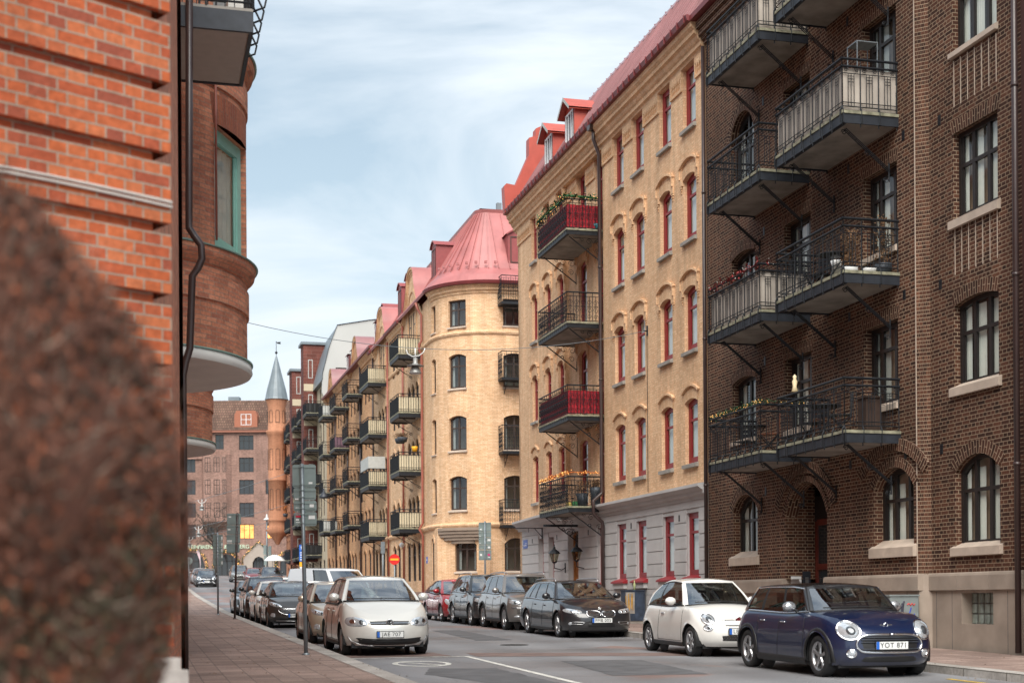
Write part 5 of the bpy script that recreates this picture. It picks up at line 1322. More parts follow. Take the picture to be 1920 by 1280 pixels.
mb = MB(); mb.lathe([(tr+.32, 22.55), (tr+.25, 22.75), (1.0, 23.6), (.62, 25.0), (.3, 26.3), (.08, 27.1), (0, 27.2)], ts, to, 0, 16, smooth=False); sp = mb.build('spire', M['slate'], ob)
mb = MB(); mb.tube([(ts, to, 27.1), (ts, to, 28.7)], .035, 6); mb.lathe([(0, -.16), (.14, -.06), (.14, .06), (0, .16)], ts, to, 27.5, 10); mb.prism([(to-.45, 28.4), (to-.1, 28.45), (to, 28.65), (to-.1, 28.6), (to-.45, 28.66)], 'x', ts-.01, ts+.01); mb.build('weather_vane', M['iron'], ob)
# ============================================================ building across the square
FY = 205.0
fb = thing_w('mauve_brick_building', 'mauve brown brick building across the square with tiled roof and lit arched shopfronts', 'building', -50, FY, gz(FY))
ORG[fb.name] = (-50, FY, gz(FY))
def FM(u, z, d): return (u, FY+d, z)
fops = []
rows = [(10.5, 12.6), (13.6, 15.7), (16.9, 19.0), (20.1, 22.2), (23.3, 25.4)]
for (c, d) in rows[:]:
    fops += [(-39.2, -37.1, c, d, 0), (-53.5, -51.4, c, d, 0), (-47.6, -45.5, c, d, 0) if c < 20 else (-47.6, -45.5, c, d, 0), (-60, -57.9, c, d, 0)]
for (c, d) in rows[1:4]: fops += [(-44.0, -43.1, c, d, 0), (-42.5, -41.5, c, d, 0), (-41.1, -40.5, c, d, 0)]
fops += [(-43.9, -42.8, 10.5, 12.5, .2), (-42.6, -41.4, 23.4, 25.5, 0), (-35.4, -34.2, 10.5, 12.8, .6), (-33, -32, 13.6, 15.7, 0), (-33, -32, 16.9, 19, 0), (-35.4, -34.2, 16.9, 19, 0)]
fg = [(-48.3, -44.2, 5.2, 8.6, 2.0), (-42.6, -39.6, 5.2, 8.3, 1.5), (-37.3, -35.5, 5.2, 7.9, .9), (-33.4, -30.6, 5.2, 8.4, 1.4)]
mb = MB(); wall(mb, FM, -75, -20, 4.6, 26.2, fops+fg, depth=.3); mb.box(-75, -20, FY+.6, FY+12, 4.6, 26.0)
mb.build('wall', M['mauve'], fb)
for (a, b, c, d, r) in fops:
    n = (-.18, .18) if b-a > 1.6 else ((0.,) if b-a > .8 else ())
    lit = abs(c-10.5) < .1 and a in (-39.2, -35.4)
    fr, pane, cu = win_mesh(b-a, d-c, r, 'darkframe', n, .62, .09, 1, gmat=None)
    o = inst('window', fr, fb, FM((a+b)/2, c, .12), math.pi)
    if lit: mbp = MB(); mbp.box(a+.08, b-.08, FY+.14, FY+.16, c+.08, d-.08-r*.6); p = mbp.build('lit_pane', plain('lit_room', (.6, .3, .1), .9, var=.5, scale=1.2, emis=(1, .36, .08), es=.9) if 'lit_room' not in bpy.data.materials else bpy.data.materials['lit_room'], fb)
    else: inst('pane', pane, o)
for (a, b, c, d, r) in fg:
    mb = MB(); mb.box(a, b, FY+.3, FY+.34, c, d, 0)
    for i in range(1, 4): x = a+(b-a)*i/4; mb.box(x-.04, x+.04, FY+.22, FY+.3, c, d-.3, 1)
    mb.box(a, b, FY+.22, FY+.3, c+2.1, c+2.2, 1); mb.build('shop_window', [M['glass_far'], M['darkframe']], fb)
# stepped oriel, pale stone portal
mb = MB(); mb.prism([(-44.6, FY-.02), (-44.2, FY-.7), (-41.0, FY-.7), (-40.3, FY-.02)], 'z', 12.9, 22.6)
mb.lathe([(0, 11.9), (1.2, 12.3), (2.1, 12.92)], -42.4, FY-.0, 0, 16)
mb.build('oriel', M['mauve'], fb)
for (c, d) in rows[1:4]:
    for (a, w) in ((-43.6, .8), (-42.3, .85), (-41.2, .5)):
        fr, pane, cu = win_mesh(w, d-c, 0, 'darkframe', (0.,), .62, .07, 1); o = inst('window', fr, fb, (a, FY-.72, c), math.pi); inst('pane', pane, o)
mb = MB()
P = [[(-36.4+2.1*math.sin(t)*(1 if 1 else 0), FY-.25, 7.2+2.4*math.cos(t)) for t in [math.pi/2-math.pi*i/16]] for i in range(17)]
outer = [(-38.6, 5.2), (-38.6, 7.6), (-37.6, 8.9), (-36.4, 9.9), (-35.2, 8.9), (-34.2, 7.6), (-34.2, 5.2)]
inner = [(-37.3, 5.2), (-37.3, 7.1), (-36.95, 7.7), (-36.4, 7.95), (-35.85, 7.7), (-35.5, 7.1), (-35.5, 5.2)]
for i in range(6):
    a, b, c_, d_ = outer[i], outer[i+1], inner[i+1], inner[i]
    mb.quad((a[0], FY-.3, a[1]), (b[0], FY-.3, b[1]), (c_[0], FY-.3, c_[1]), (d_[0], FY-.3, d_[1])); mb.quad((a[0], FY, a[1]), (b[0], FY, b[1]), (b[0], FY-.3, b[1]), (a[0], FY-.3, a[1])); mb.quad((d_[0], FY-.3, d_[1]), (c_[0], FY-.3, c_[1]), (c_[0], FY+.3, c_[1]), (d_[0], FY+.3, d_[1]))
mb.build('portal', plain('pale_portal_stone', (.34, .29, .25), .9, var=.12, scale=1), fb)
# roof, dormer, chimney
mb = MB(); mb.prism([(FY-.5, 26.1), (FY+.0, 26.3), (FY+4.2, 31.0), (FY+12, 26.1)], 'x', -75.5, -19.5)
rf = mb.build('roof', M['tile'], fb)
mb = MB(); mb.box(-75, -20, FY-.45, FY-.02, 25.8, 26.12); mb.build('eaves', plain('rust_eaves', (.28, .11, .07), .7, var=.1), fb)
mb = MB(); mb.prism([(-39.9, 26.3), (-39.9, 28.3), (-39.6, 29.0), (-36.9, 29.0), (-36.6, 28.3), (-36.6, 26.3)], 'y', FY+.3, FY+3.0)
dm = mb.build('dormer', plain('brick_dormer', (.33, .12, .07), .8, var=.12), rf)
fr, pane, cu = win_mesh(1.5, 1.6, 0, 'whiteframe', (0.,), .5, .07, 1); o = inst('window', fr, dm, (-38.2, FY+.26, 26.9), math.pi); inst('pane', pane, o)
mb = MB(); mb.box(-41.6, -40.0, FY+4.5, FY+6, 29, 31.6); mb.build('chimney', M['slate'], rf)
# gabled projection at the left
mb = MB(); mb.prism([(-50, 22), (-50, 25.6), (-47.5, 26.2), (-46.8, 27.6), (-45.5, 28.2), (-44.2, 27.6), (-43.6, 26.2), (-43.2, 25.6), (-43.2, 22)], 'y', FY-.3, FY-.05); mb.build('gable', M['mauve'], fb)
# shop lettering
def text(body, size, name, m, loc, rot, label=None, cat=None, parent=None, ext=.01, space=1.0, font=None):
    cu = bpy.data.curves.new(name, 'FONT'); cu.body = body; cu.size = size; cu.extrude = ext; cu.space_character = space; cu.align_x = 'CENTER'; cu.align_y = 'CENTER'
    to = bpy.data.objects.new(name+'_tmp', cu); col.objects.link(to)
    dg = bpy.context.evaluated_depsgraph_get(); me = bpy.data.meshes.new_from_object(to.evaluated_get(dg)); bpy.data.objects.remove(to)
    me.materials.clear(); me.materials.append(m)
    o = bpy.data.objects.new(name, me); col.objects.link(o); o.location = loc; o.rotation_euler = rot
    if parent: o.parent = parent
    if label: setp(o, label, cat)
    return o
tx = text('STEINBRENNER & NYBERG', .78, 'shop_lettering', glow('shop_letters', (.75, .95, .7), .75), (-42.4, FY-.18, 9.35), (rad(90), 0, 0), 'pale glowing shop letters over the lit arches across the square', 'sign', ext=.04)
# garlands of lights
def garland(name, label, pts, cat, group=None, foliage=True, n=60, r=.05, jit=.12, bulbs=1.0, fr=.05, seed=1, bm='fairy', lm='green', frame=None):
    rnd = random.Random(seed); pts = [Vector(p) for p in pts]
    seg = [(b-a).length for a, b in zip(pts, pts[1:])]; T = sum(seg)
    def at(t):
        d = t*T
        for a, b, l in zip(pts, pts[1:], seg):
            if d <= l: return a+(b-a)*(d/l)
            d -= l
        return pts[-1]
    e = MB(); path = [tuple(at(i/40)) for i in range(41)]; e.tube(path, fr, 5, 0)
    for i in range(n):
        p = at(rnd.random())+Vector((rnd.gauss(0, jit), rnd.gauss(0, jit), rnd.gauss(0, jit))); q = r*(.7+.6*rnd.random())
        b0 = len(e.v); e.v += [(p.x+q, p.y, p.z), (p.x-q, p.y, p.z), (p.x, p.y+q, p.z), (p.x, p.y-q, p.z), (p.x, p.y, p.z+q), (p.x, p.y, p.z-q)]
        for f in ((0, 2, 4), (2, 1, 4), (1, 3, 4), (3, 0, 4), (2, 0, 5), (1, 2, 5), (3, 1, 5), (0, 3, 5)): e.f.append(tuple(b0+k for k in f)); e.mi.append(1)
    if foliage:
        for i in range(n*5):
            p = at(rnd.random())+Vector((rnd.gauss(0, jit), rnd.gauss(0, jit), rnd.gauss(0, jit))); d = Vector((rnd.uniform(-1, 1), rnd.uniform(-1, 1), rnd.uniform(-1, 1)))*jit; d2 = d.cross(Vector((0, 0, 1)))*.5
            e.poly([tuple(p-d), tuple(p+d2), tuple(p+d), tuple(p-d2)], 0)
    o = e.build(name, [M[lm], M[bm]], uv=False)
    if frame: o.matrix_world = frame
    setp(o, label, cat, group); return o
def archpts(x0, x1, zs, h, y, n=16): return [(x0, y, 5.3)]+[((x0+x1)/2-(x1-x0)/2*math.cos(math.pi*i/n), y, zs+h*math.sin(math.pi*i/n)) for i in range(n+1)]+[(x1, y, 5.3)]
garland('light_garland', 'lit garland round the left shop arch below the shop letters', archpts(-48.6, -43.9, 6.8, 2.2, FY-.25), 'garland', 'lit garlands across the square', n=130, r=.045, jit=.09)
garland('light_garland', 'lit garland round the middle shop arch behind the sign poles', archpts(-42.9, -39.3, 6.9, 1.8, FY-.25), 'garland', 'lit garlands across the square', n=130, r=.045, jit=.12)
garland('light_garland', 'lit garland on the pointed stone portal', [(-38.8, FY-.4, 5.3), (-38.8, FY-.4, 7.7), (-36.4, FY-.4, 10.1), (-34.0, FY-.4, 7.7), (-34.0, FY-.4, 5.3)], 'garland', 'lit garlands across the square', n=90, r=.045, jit=.08)
garland('light_garland', 'lit garland round the rightmost arch next to the orange house', archpts(-33.8, -30.2, 7.0, 1.7, FY-.25), 'garland', 'lit garlands across the square', n=110, r=.045, jit=.09)
# ============================================================ left: orange brick houses
LO = 14.6
# near house: angled end wall with corbelled courses
nh = thing_w('near_orange_brick_house', 'close orange brick house wall with projecting courses at the left edge', 'house', -2.14, 9.0, gz(9), 0)
ORG[nh.name] = (-2.14, 9.0, gz(9))
wd = Vector((-.73, -.683)).normalized(); wn = Vector((.683, -.73)).normalized()   # from the corner to the left / outwards
def NW(u, z, d): return (-2.14+wd.x*u-wn.x*d, 9.0+wd.y*u-wn.y*d, z)
mb = MB()
# courses: five flush, one hollow; a hollow course sits back and the one above throws a shadow
rh = .0742; zb = 1.22; row = 0; z = zb
def flush(u0, u1, za, zb_, dep):
    a, b = NW(u0, 0, dep), NW(u1, 0, dep)
    mb.quad((*a[:2], za), (*b[:2], za), (*b[:2], zb_), (*a[:2], zb_), 0, [(-u0, za), (-u1, za), (-u1, zb_), (-u0, zb_)])
UL = 4.6
while z < 11.4:
    h1 = 5*rh; flush(0, UL, z, z+h1, 0.0)
    # stepped-back band: one course set back .05 at its top
    for (uu) in ((0, UL),):
        a, b = NW(0, 0, 0), NW(UL, 0, 0); c, d = NW(0, 0, .055), NW(UL, 0, .055)
        mb.quad((*a[:2], z+h1), (*b[:2], z+h1), (*d[:2], z+h1), (*c[:2], z+h1)); flush(.10, UL, z+h1, z+h1+rh, .055)
        mb.quad((*a[:2], z), (*b[:2], z), (*d[:2], z), (*c[:2], z))
        p, q = NW(.10, 0, .055), NW(.10, 0, .3); mb.quad((*p[:2], z+h1), (*q[:2], z+h1), (*q[:2], z+h1+rh), (*p[:2], z+h1+rh))
    # return round the corner
    a, b = NW(0, 0, 0), NW(0, 0, .6); mb.quad((*a[:2], z), (*b[:2], z), (*b[:2], z+h1), (*a[:2], z+h1), 0, [(0, z), (.6, z), (.6, z+h1), (0, z+h1)])
    z += h1+rh
zt = z
flush(.10, UL, 1.14, 1.22, .055); a, b, c, d = NW(0, 0, 0), NW(UL, 0, 0), NW(0, 0, .055), NW(UL, 0, .055)
mb.build('wall', M['orange'], nh)
mb = MB()     # body of the house behind the end wall
c0 = NW(.05, 0, .3); c1 = NW(UL, 0, .3); c2 = (c1[0]-1.2, c1[1]+7); c3 = (c0[0]-1.6, c0[1]+7.8)
e0 = W(-2.42, 14.3, 0); e1 = W(-2.42, 18, 0); mb.prism([c1[:2], c0[:2], (e0.x, e0.y), (e1.x, e1.y), (c1[0]-1.5, c1[1]+9)], 'z', 0, 11.9); mb.build('body', M['orange_dark'], nh)
mb = MB(); mb.prism([NW(-.06, 0, -.07)[:2], NW(UL, 0, -.07)[:2], NW(UL, 0, .35)[:2], NW(-.06, 0, .35)[:2]], 'z', 0, 1.07)
mb.prism([NW(-.03, 0, -.03)[:2], NW(UL, 0, -.03)[:2], NW(UL, 0, .3)[:2], NW(-.03, 0, .3)[:2]], 'z', 1.07, 1.147); mb.build('plinth', M['granite'], nh)
cb = MB()
za = 4.02
pts = [tuple(Vector(NW(u, za-.012*u+.02*math.sin(u*1.7), -.012))) for u in [i*.2 for i in range(0, 20)]]
cb.tube(pts, .009, 5); pts2 = [(p[0], p[1], p[2]-.028) for p in pts]; cb.tube(pts2, .009, 5); cb.build('wall_cable', plain('pale_cable', (.55, .5, .46), .6, var=.1), nh)
# bay house
bh = thing('orange_bay_house', 'orange brick house with rounded bays, green windows and white soffits', 'apartment house', 5, LO, GS(5, LO)+.1)
WO = 14.25
def LWm(u, z, d): return (u, WO+d, z)
lw = []
for x in (9.5, 11.8, 21.0, 24.0, 27.5, 30.5, 33.5): lw += [(x, x+1.2, z0, z0+1.9, 0) for z0 in (2.2, 5.9, 9.2, 12.5)]
mb = MB(); wall(mb, LWm, -2.4, 38, 0, 16.5, lw, depth=.2)
mb.box(-2.4, 38, 24, 24.3, 0, 16.5); mb.box(-2.4, -2.1, WO+.3, 24, 0, 16.5); mb.box(37.7, 38, WO+.3, 24, 0, 16.5); mb.box(-2.1, 37.7, WO+.3, 24, 16.2, 16.5)
mb.build('wall', M['orange_dark'], bh)
for (a, b, c, d, r) in lw: window(bh, LWm, a, b, c, d, r, rot=math.pi, fm='greenframe', mull=(0.,), tran=.66, ft=.08, lod=1, depth=.12)
mb = MB(); mb.prism([(WO-.5, 16.5), (19, 19.5), (24.5, 16.5)], 'x', -2.6, 38.2); mb.build('roof', M['redroof_dk'], bh)
def bay(sc, chord, sag, z0, z1s, parent):
    Rb = ((chord/2)**2+sag**2)/(2*sag); oc = WO-sag+Rb; half = math.asin((chord/2)/Rb)
    def BA(u, z, d):   # u = arc length from the far edge towards the near edge seen from outside ; d inward
        an = u/Rb-half; return (sc-(Rb-d)*math.sin(-an)*1, oc-(Rb-d)*math.cos(an), z)
    A = 2*half*Rb
    mb = MB(); path = [BA(A*i/28, 0, 0)[:2] for i in range(29)]
    zt = 16.0
    nearw = (A*.16, A*.44)
    ops_ = [(nearw[0], nearw[1], zz, zz+2.05, 0) for zz in z1s]
    wall(mb, BA, 0, A, z0+.12, zt, ops_, depth=.26, du=.18)
    w_ = mb.build('bay', M['orange_dark'], parent)
    # mouldings; path ordered so that outward normal is away from the wall
    base = path[::-1]
    for zz in z1s:
        mb = MB(); sweep(mb, base, [(-.1, zz-.36), (.03, zz-.34), (.06, zz-.26), (.13, zz-.22), (.17, zz-.06), (-.1, zz-.03)], smooth=True)
        mb.build('moulding', M['orange_dark'], w_); mb = MB(); sweep(mb, base, [(-.1, zz-.92), (.035, zz-.92), (.035, zz-.5), (-.1, zz-.5)], smooth=False)
        mb.build('moulding', M['orange_dark'], w_)
    for zz in z1s: mb = MB(); sweep(mb, base, [(-.1, zz-.03), (.19, zz-.075), (.2, zz-.06), (.0, zz+.012), (-.1, zz+.015)]); mb.build('copper_flashing', M['copper'], w_)
    mb = MB(); sweep(mb, base, [(-.1, z0+.14), (.1, z0+.13), (.1, z0+.15), (-.1, z0+.17)])
    mb.build('copper_flashing', M['copper'], w_)
    mb = MB(); sweep(mb, base, [(.06, z0-.05), (.09, z0+.0), (.07, z0+.13), (-.1, z0+.13)], smooth=True, caps=False); rim = [(p[0], p[1], z0-.05) for p in base]
    mb.poly([BA(A*i/28, z0-.05, -.06) for i in range(29)])
    mb.build('soffit', M['whitepl'], w_)
    for (a, b, c, d, r) in ops_:
        mid = (a+b)/2; an = mid/Rb-half; w = 2*Rb*math.sin((b-a)/2/Rb)
        fr, pane, cu = win_mesh(w, d-c, 0, 'greenframe', (), 0, .2, 0, 'curtain2', .5, 'softglass')
        p = BA(mid, c, .2); o = inst('window', fr, w_, p, math.pi+an); inst('pane', pane, o); inst('curtain', cu, o)
    sm_ = brick('bay_soldier_%d' % int(sc), [(.34, .11, .07), (.48, .15, .08)], (.30, .18, .13), bw=.5, rh=.075, ms=.006, stain=.2)
    for (a, b, c, d, r) in ops_: mb = MB(); arch_band(mb, BA, a-.02, b+.02, d, 0, h=.5, proud=.006, n=8); mb.build('brick_arch', sm_, w_)
    return w_
bay(4.0, 4.3, 1.3, 5.53, (7.42, 11.0), bh)
bay(16.9, 4.3, 1.3, 5.53, (7.42, 11.0), bh)
# upper balcony in front of the first bay
mb = MB(); z = 9.8; a, b, o1 = -.78, 1.5, 13.17
mb.box(a+.06, b-.06, o1+.06, WO, z+.02, z+.14, 0); mb.box(a, b, o1, o1+.06, z, z+.3, 1); mb.box(a, a+.06, o1+.06, WO, z, z+.3, 1); mb.box(b-.06, b, o1+.06, WO, z, z+.3, 1); mb.box(a, b, o1, WO, z+.3, z+.34, 2)
bb = mb.build('balcony', [plain('pale_board', (.44, .40, .36), .8, var=.05), M['steel'], M['greysill']], bh)
r = MB()
def rb(p, q, rr=.012): r.tube([p, q], rr, 5)
for (p, q) in (((a, o1), (a, WO)), ((a, o1), (b, o1)), ((b, o1), (b, WO))):
    for zz in (z+.42, z+.52, z+1.35): rb((*p, zz), (*q, zz), .018)
    n = max(3, int(math.hypot(q[0]-p[0], q[1]-p[1])/.13))
    for i in range(n+1): x, y = p[0]+(q[0]-p[0])*i/n, p[1]+(q[1]-p[1])*i/n; rb((x, y, z+.34), (x, y, z+1.35), .008 if i % 5 else .02)
r.build('railing', M['iron'], bb)
for i in range(5):
    s = a+.1+i*.46; mb = MB(); mb.tube([(s, o1-.0, z+.95), (s, o1-.2, z+.55), (s, o1-.17, z+.42), (s, o1-.0, z+.34)], .016, 6); mb.build('box_holder', M['iron'], bb)
mb = MB(); mb.box(a+.2, b-.2, o1+.12, o1+.35, z+.34, z+.66); o = mb.build('planter_box', M['whitepl']); o.matrix_world = FRAME; setp(o, 'white planter box standing on the high left balcony', 'planter')
# downpipe
pp = pipe(bh, [(-.9, 14.08, 11), (-.55, 14.1, 7.2), (-.55, 14.1, 6.95), (-.57, 14.02, 6.82), (-.58, 13.93, 6.7), (-.58, 13.92, 6.5), (-.57, 13.98, 6.36), (-.55, 14.06, 6.25), (-.5, 14.1, 5.2), (-.5, 14.16, 5.0), (-.5, 14.2, 4.8), (-.5, 14.2, .15+.3)], .055)
pipe(bh, [(2.28, 13.56, 10.8), (2.28, 13.56, 7.5)], .02, 'redpipe', rings=50)
# ============================================================ the hedge close to the camera
hd = thing_w('beech_hedge', 'large blurred red-brown beech bush close to the camera at the left', 'bush', -1.38, 3.05, 0)
ORG[hd.name] = (0, 0, 0)
def hz_r(z):   # radius by height
    if z > 1.75: t = (z-1.75)/.74; return .63*math.sqrt(max(0, 1-abs(t)**1.7))
    t = (1.75-z)/1.75; return .63-.20*t**1.1
rnd = random.Random(3)
mb = MB()
leafm = []
for nm, c in (('leaf_red_brown', (.115, .044, .026)), ('leaf_dark', (.045, .028, .018)), ('leaf_rust', (.23, .065, .026)), ('leaf_olive', (.072, .060, .032)), ('leaf_pale', (.20, .14, .10)), ('twig_grey', (.26, .21, .17))): leafm.append(plain(nm, c, .8, var=.3, scale=30))
P = []
for i in range(25):
    z = 2.40*i/24; rr_ = max(.02, hz_r(max(.0, z))*.93); P.append([(rr_*math.cos(2*math.pi*j/24)*(1+.05*math.sin(j*5+i)), rr_*math.sin(2*math.pi*j/24)*(1+.05*math.cos(j*3+i*2)), z) for j in range(25)])
mb.grid(P, 0, True)
for i in range(60000):
    z = rnd.uniform(.02, 2.47)
    an = rnd.uniform(0, 2*math.pi); lump = 1+.045*math.sin(an*5+z*4)+.03*math.sin(an*11-z*9)
    R0 = hz_r(z)*lump*rnd.uniform(.93, 1.03)
    p = Vector((R0*math.cos(an), R0*math.sin(an), z)); s_ = rnd.uniform(.007, .014)
    d = Vector((rnd.gauss(0, .5), rnd.gauss(0, .5), rnd.gauss(0, 1))).normalized(); e = d.orthogonal().normalized()
    k = rnd.random(); grn = math.sin(p.x*7+z*3.1)+math.sin(z*5-p.y*6)+math.sin(z*13+an*7)*.5
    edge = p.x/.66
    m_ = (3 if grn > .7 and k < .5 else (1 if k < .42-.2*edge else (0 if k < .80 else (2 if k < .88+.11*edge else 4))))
    mb.poly([tuple(p-d*s_*1.4), tuple(p+e*s_*.5), tuple(p+d*s_*1.4), tuple(p-e*s_*.5)], m_)
for i in range(9000):   # fine dry twigs, denser toward the tips
    z = rnd.uniform(.1, 2.42); an = rnd.uniform(0, 2*math.pi); R0 = hz_r(z)*rnd.uniform(.93, 1.0); p = Vector((R0*math.cos(an), R0*math.sin(an), z))
    q = p+(Vector((math.cos(an), math.sin(an), rnd.uniform(.2, 1.8)))+Vector((rnd.gauss(0, .4), rnd.gauss(0, .4), 0))).normalized()*rnd.uniform(.03, .10); e = (q-p).orthogonal().normalized()*.0022
    mb.poly([tuple(p-e), tuple(p+e), tuple(q)], rnd.choice((0, 1, 4, 4, 2, 5)))
for i in range(500):   # stray twigs
    z = rnd.uniform(.3, 2.4); an = rnd.uniform(0, 2*math.pi); R0 = hz_r(z); p = Vector((R0*math.cos(an), R0*math.sin(an), z)); q = p+Vector((math.cos(an), math.sin(an), .8))*rnd.uniform(.02, .09)
    mb.tube([p*.97, q], .0015, 3, 1, cap=False)
o = mb.build('foliage', leafm, hd, (0, 0, 0), uv=False)
mb = MB()
for i in range(7): mb.tube([(rnd.uniform(-.12, .12), rnd.uniform(-.12, .12), -.03), (rnd.uniform(-.4, .4), rnd.uniform(-.4, .4), 1.7)], [.02, .008], 6)
mb.build('stem', M['bark'], hd, (0, 0, 0))
# ============================================================ cars
def lerp(a, b, t): return a+(b-a)*t
def pl_(pts, x):
    """smooth-ish piecewise interpolation (monotone cubic)"""
    if x <= pts[0][0]: return pts[0][1]
    if x >= pts[-1][0]: return pts[-1][1]
    for i in range(len(pts)-1):
        if x <= pts[i+1][0]:
            x0, y0 = pts[i]; x1, y1 = pts[i+1]; h = x1-x0; t = (x-x0)/h
            m = (y1-y0)/h
            ml = (y0-pts[i-1][1])/(x0-pts[i-1][0]) if i > 0 else m
            mr_ = (pts[i+2][1]-y1)/(pts[i+2][0]-x1) if i < len(pts)-2 else m
            a = 0 if ml*m <= 0 else 2*ml*m/(ml+m); b = 0 if m*mr_ <= 0 else 2*m*mr_/(m+mr_)
            if i == 0: a = m
            if i == len(pts)-2: b = m
            return y0*(2*t**3-3*t*t+1)+a*h*(t**3-2*t*t+t)+y1*(-2*t**3+3*t*t)+b*h*(t**3-t*t)
class Car:
    """x forward (front +), y left, z up; wheels touch z=0"""
    def __init__(s, L_, Wd, H, wb, top, roof, **k):
        s.L = L_; s.W = Wd/2; s.H = H; s.wb = wb; s.top = top; s.roof = roof
        s.fo = k.get('fo', .42)*(L_-wb)          # front overhang
        s.xf = s.fo+wb/2; s.xr = s.xf-L_          # body ends, origin at wheelbase centre
        s.r = k.get('r', .31); s.nf = k.get('nf', 2.6); s.nr = k.get('nr', 3.0); s.cf = k.get('cf', .75); s.cr = k.get('cr', .5)
        s.zb = k.get('zb', .2); s.k = k
        s.nose = k.get('nose', [(0, -.10), (.15, -.02), (.35, 0), (.6, -.02), (.8, -.10), (1, -.26)])
        s.tail = k.get('tail', [(0, -.08), (.2, 0), (.5, 0), (.8, -.06), (1, -.12)])
        s.side = k.get('side', [(0, .955), (.12, .985), (.3, 1), (.55, .995), (.8, .965), (.93, .93), (1, .885)])
        s.bin = k.get('bin', .88)
    def zt(s, x): return pl_(s.top, x)
    def ext(s, t):  # front x and rear x at height fraction
        return s.xf+pl_(s.nose, t), s.xr-pl_(s.tail, t)
    def outline(s, col_, t):
        """col_: parameter along half outline: ('f', y/W) , ('s', x), ('r', y/W)"""
        F_, R_ = s.ext(t); w = s.W*pl_(s.side, t)
        kind, q = col_
        if kind == 'f':
            yy = q; x = F_-s.cf*(1-max(0, 1-abs(yy)**s.nf)**(1/s.nf)); return x, yy*w
        if kind == 'r':
            yy = q; x = R_+s.cr*(1-max(0, 1-abs(yy)**s.nr)**(1/s.nr)); return x, yy*w
        F0 = s.xf-s.cf; f1 = max(0, min(1, (q-(F0-.7))/.7)); R0 = s.xr+s.cr; f2 = max(0, min(1, ((R0+.5)-q)/.5))
        f1 = f1*f1*(3-2*f1); f2 = f2*f2*(3-2*f2)
        return q+pl_(s.nose, t)*f1-pl_(s.tail, t)*f2, w
    def surf_front(s, y, z, eps=.006):
        x = s.xf
        for _ in range(3):
            y1 = min(.995, abs(y)/(s.W*pl_(s.side, 1))); zt_ = s.zt(s.xf+pl_(s.nose, 1)-s.cf*(1-(1-y1**s.nf)**(1/s.nf))); t = (z-s.zb)/max(.05, zt_-s.zb); t = max(0, min(1, t)); w = s.W*pl_(s.side, t); yy = min(.995, abs(y)/w); F_, _r = s.ext(t)
            x = F_-s.cf*(1-(1-yy**s.nf)**(1/s.nf))
        return x+eps
    def surf_rear(s, y, z, eps=.006):
        zt_ = s.zt(s.xr+.12); t = max(0, min(1, (z-s.zb)/(zt_-s.zb))); w = s.W*pl_(s.side, t); yy = min(.995, abs(y)/w); F_, R_ = s.ext(t)
        return R_+s.cr*(1-(1-yy**s.nr)**(1/s.nr))-eps
    def surf_side(s, x, z, eps=.004):
        t = max(0, min(1, (z-s.zb)/(s.zt(x)-s.zb))); w = s.W*pl_(s.side, t); F_, R_ = s.ext(t)
        if x > F_-s.cf: u = min(1, (x-(F_-s.cf))/s.cf); w *= (1-u**s.nf)**(1/s.nf) if u < 1 else 0
        if x < R_+s.cr: u = min(1, ((R_+s.cr)-x)/s.cr); w *= (1-u**s.nr)**(1/s.nr) if u < 1 else 0
        return w+eps
    def body(s):
        mb = MB(); F0_, R0_ = s.xf-s.cf, s.xr+s.cr
        cols = [('f', math.sin(math.pi/2*i/20)**1.0) for i in range(0, 20)]+[('f', .9985)]
        # side stations dense at the arches
        xs = set(); x = F0_
        R1 = s.r+.055
        n = int((F0_-R0_)/.05)
        for i in range(n+1): xs.add(round(F0_+(R0_-F0_)*i/n, 4))
        xs = sorted(xs, reverse=True)
        cols += [('s', x) for x in xs]+[('r', .9985)]+[('r', math.sin(math.pi/2*i/14)) for i in range(13, -1, -1)]
        NR = 15; ts = [0, .04, .1, .18, .27, .36, .45, .54, .63, .72, .80, .87, .93, .97, 1]
        G = []
        ax = (s.wb/2, -s.wb/2)
        s.colx = []
        for c in cols:
            x1, y1 = s.outline(c, .5); colp = []
            zt_ = s.zt(s.outline(c, 1)[0]); zb_ = s.zb+ (.02 if c[0] != 's' else 0)
            # arches
            cut = zb_
            for a in ax:
                d = abs(x1-a)
                if d < R1: cut = max(cut, s.r+math.sqrt(R1*R1-d*d))
            for t in ts:
                z0 = lerp(zb_, zt_, t); z = lerp(cut, zt_, t) if cut > zb_ else z0
                tt = (z-zb_)/(zt_-zb_)
                if c[0] == 's': x, y = s.outline(c, tt)
                else: x, y = s.outline(c, tt)
                # arch lips flare
                if cut > zb_+.05 and t < .2: y += s.k.get('flare', .012)*(1-t/.2)
                colp.append((x, y, z))
            G.append(colp)
        nC = len(cols)
        base = MB()
        mb.grid(G, 0, True); mb.grid([[(x, -y, z) for x, y, z in c] for c in G], 0, True, flip=True)
        # deck: hood, sills, boot
        K = 8; hood_cr = s.k.get('crown', .035)
        D = []
        for c in G:
            x, y, z = c[-1]; row = []; dist = min(G[0][-1][0]-x, x-G[-1][-1][0]); kf = max(0, min(1, dist/.55)); kf = kf*kf*(3-2*kf)
            for j in range(K+1):
                q = -1+2*j/K; cw = hood_cr*(1-q*q)*kf
                dome = s.k.get('vee', 0)*(1 if abs(q) < .55 else max(0, 1-(abs(q)-.55)/.2))*min(1, y/(s.W*.6))
                row.append((x+ (0), y*q, z+cw+dome))
            D.append(row)
        # greenhouse footprint is left open
        rs = s.roof; xc, xt = rs['base_f'], rs['base_r']
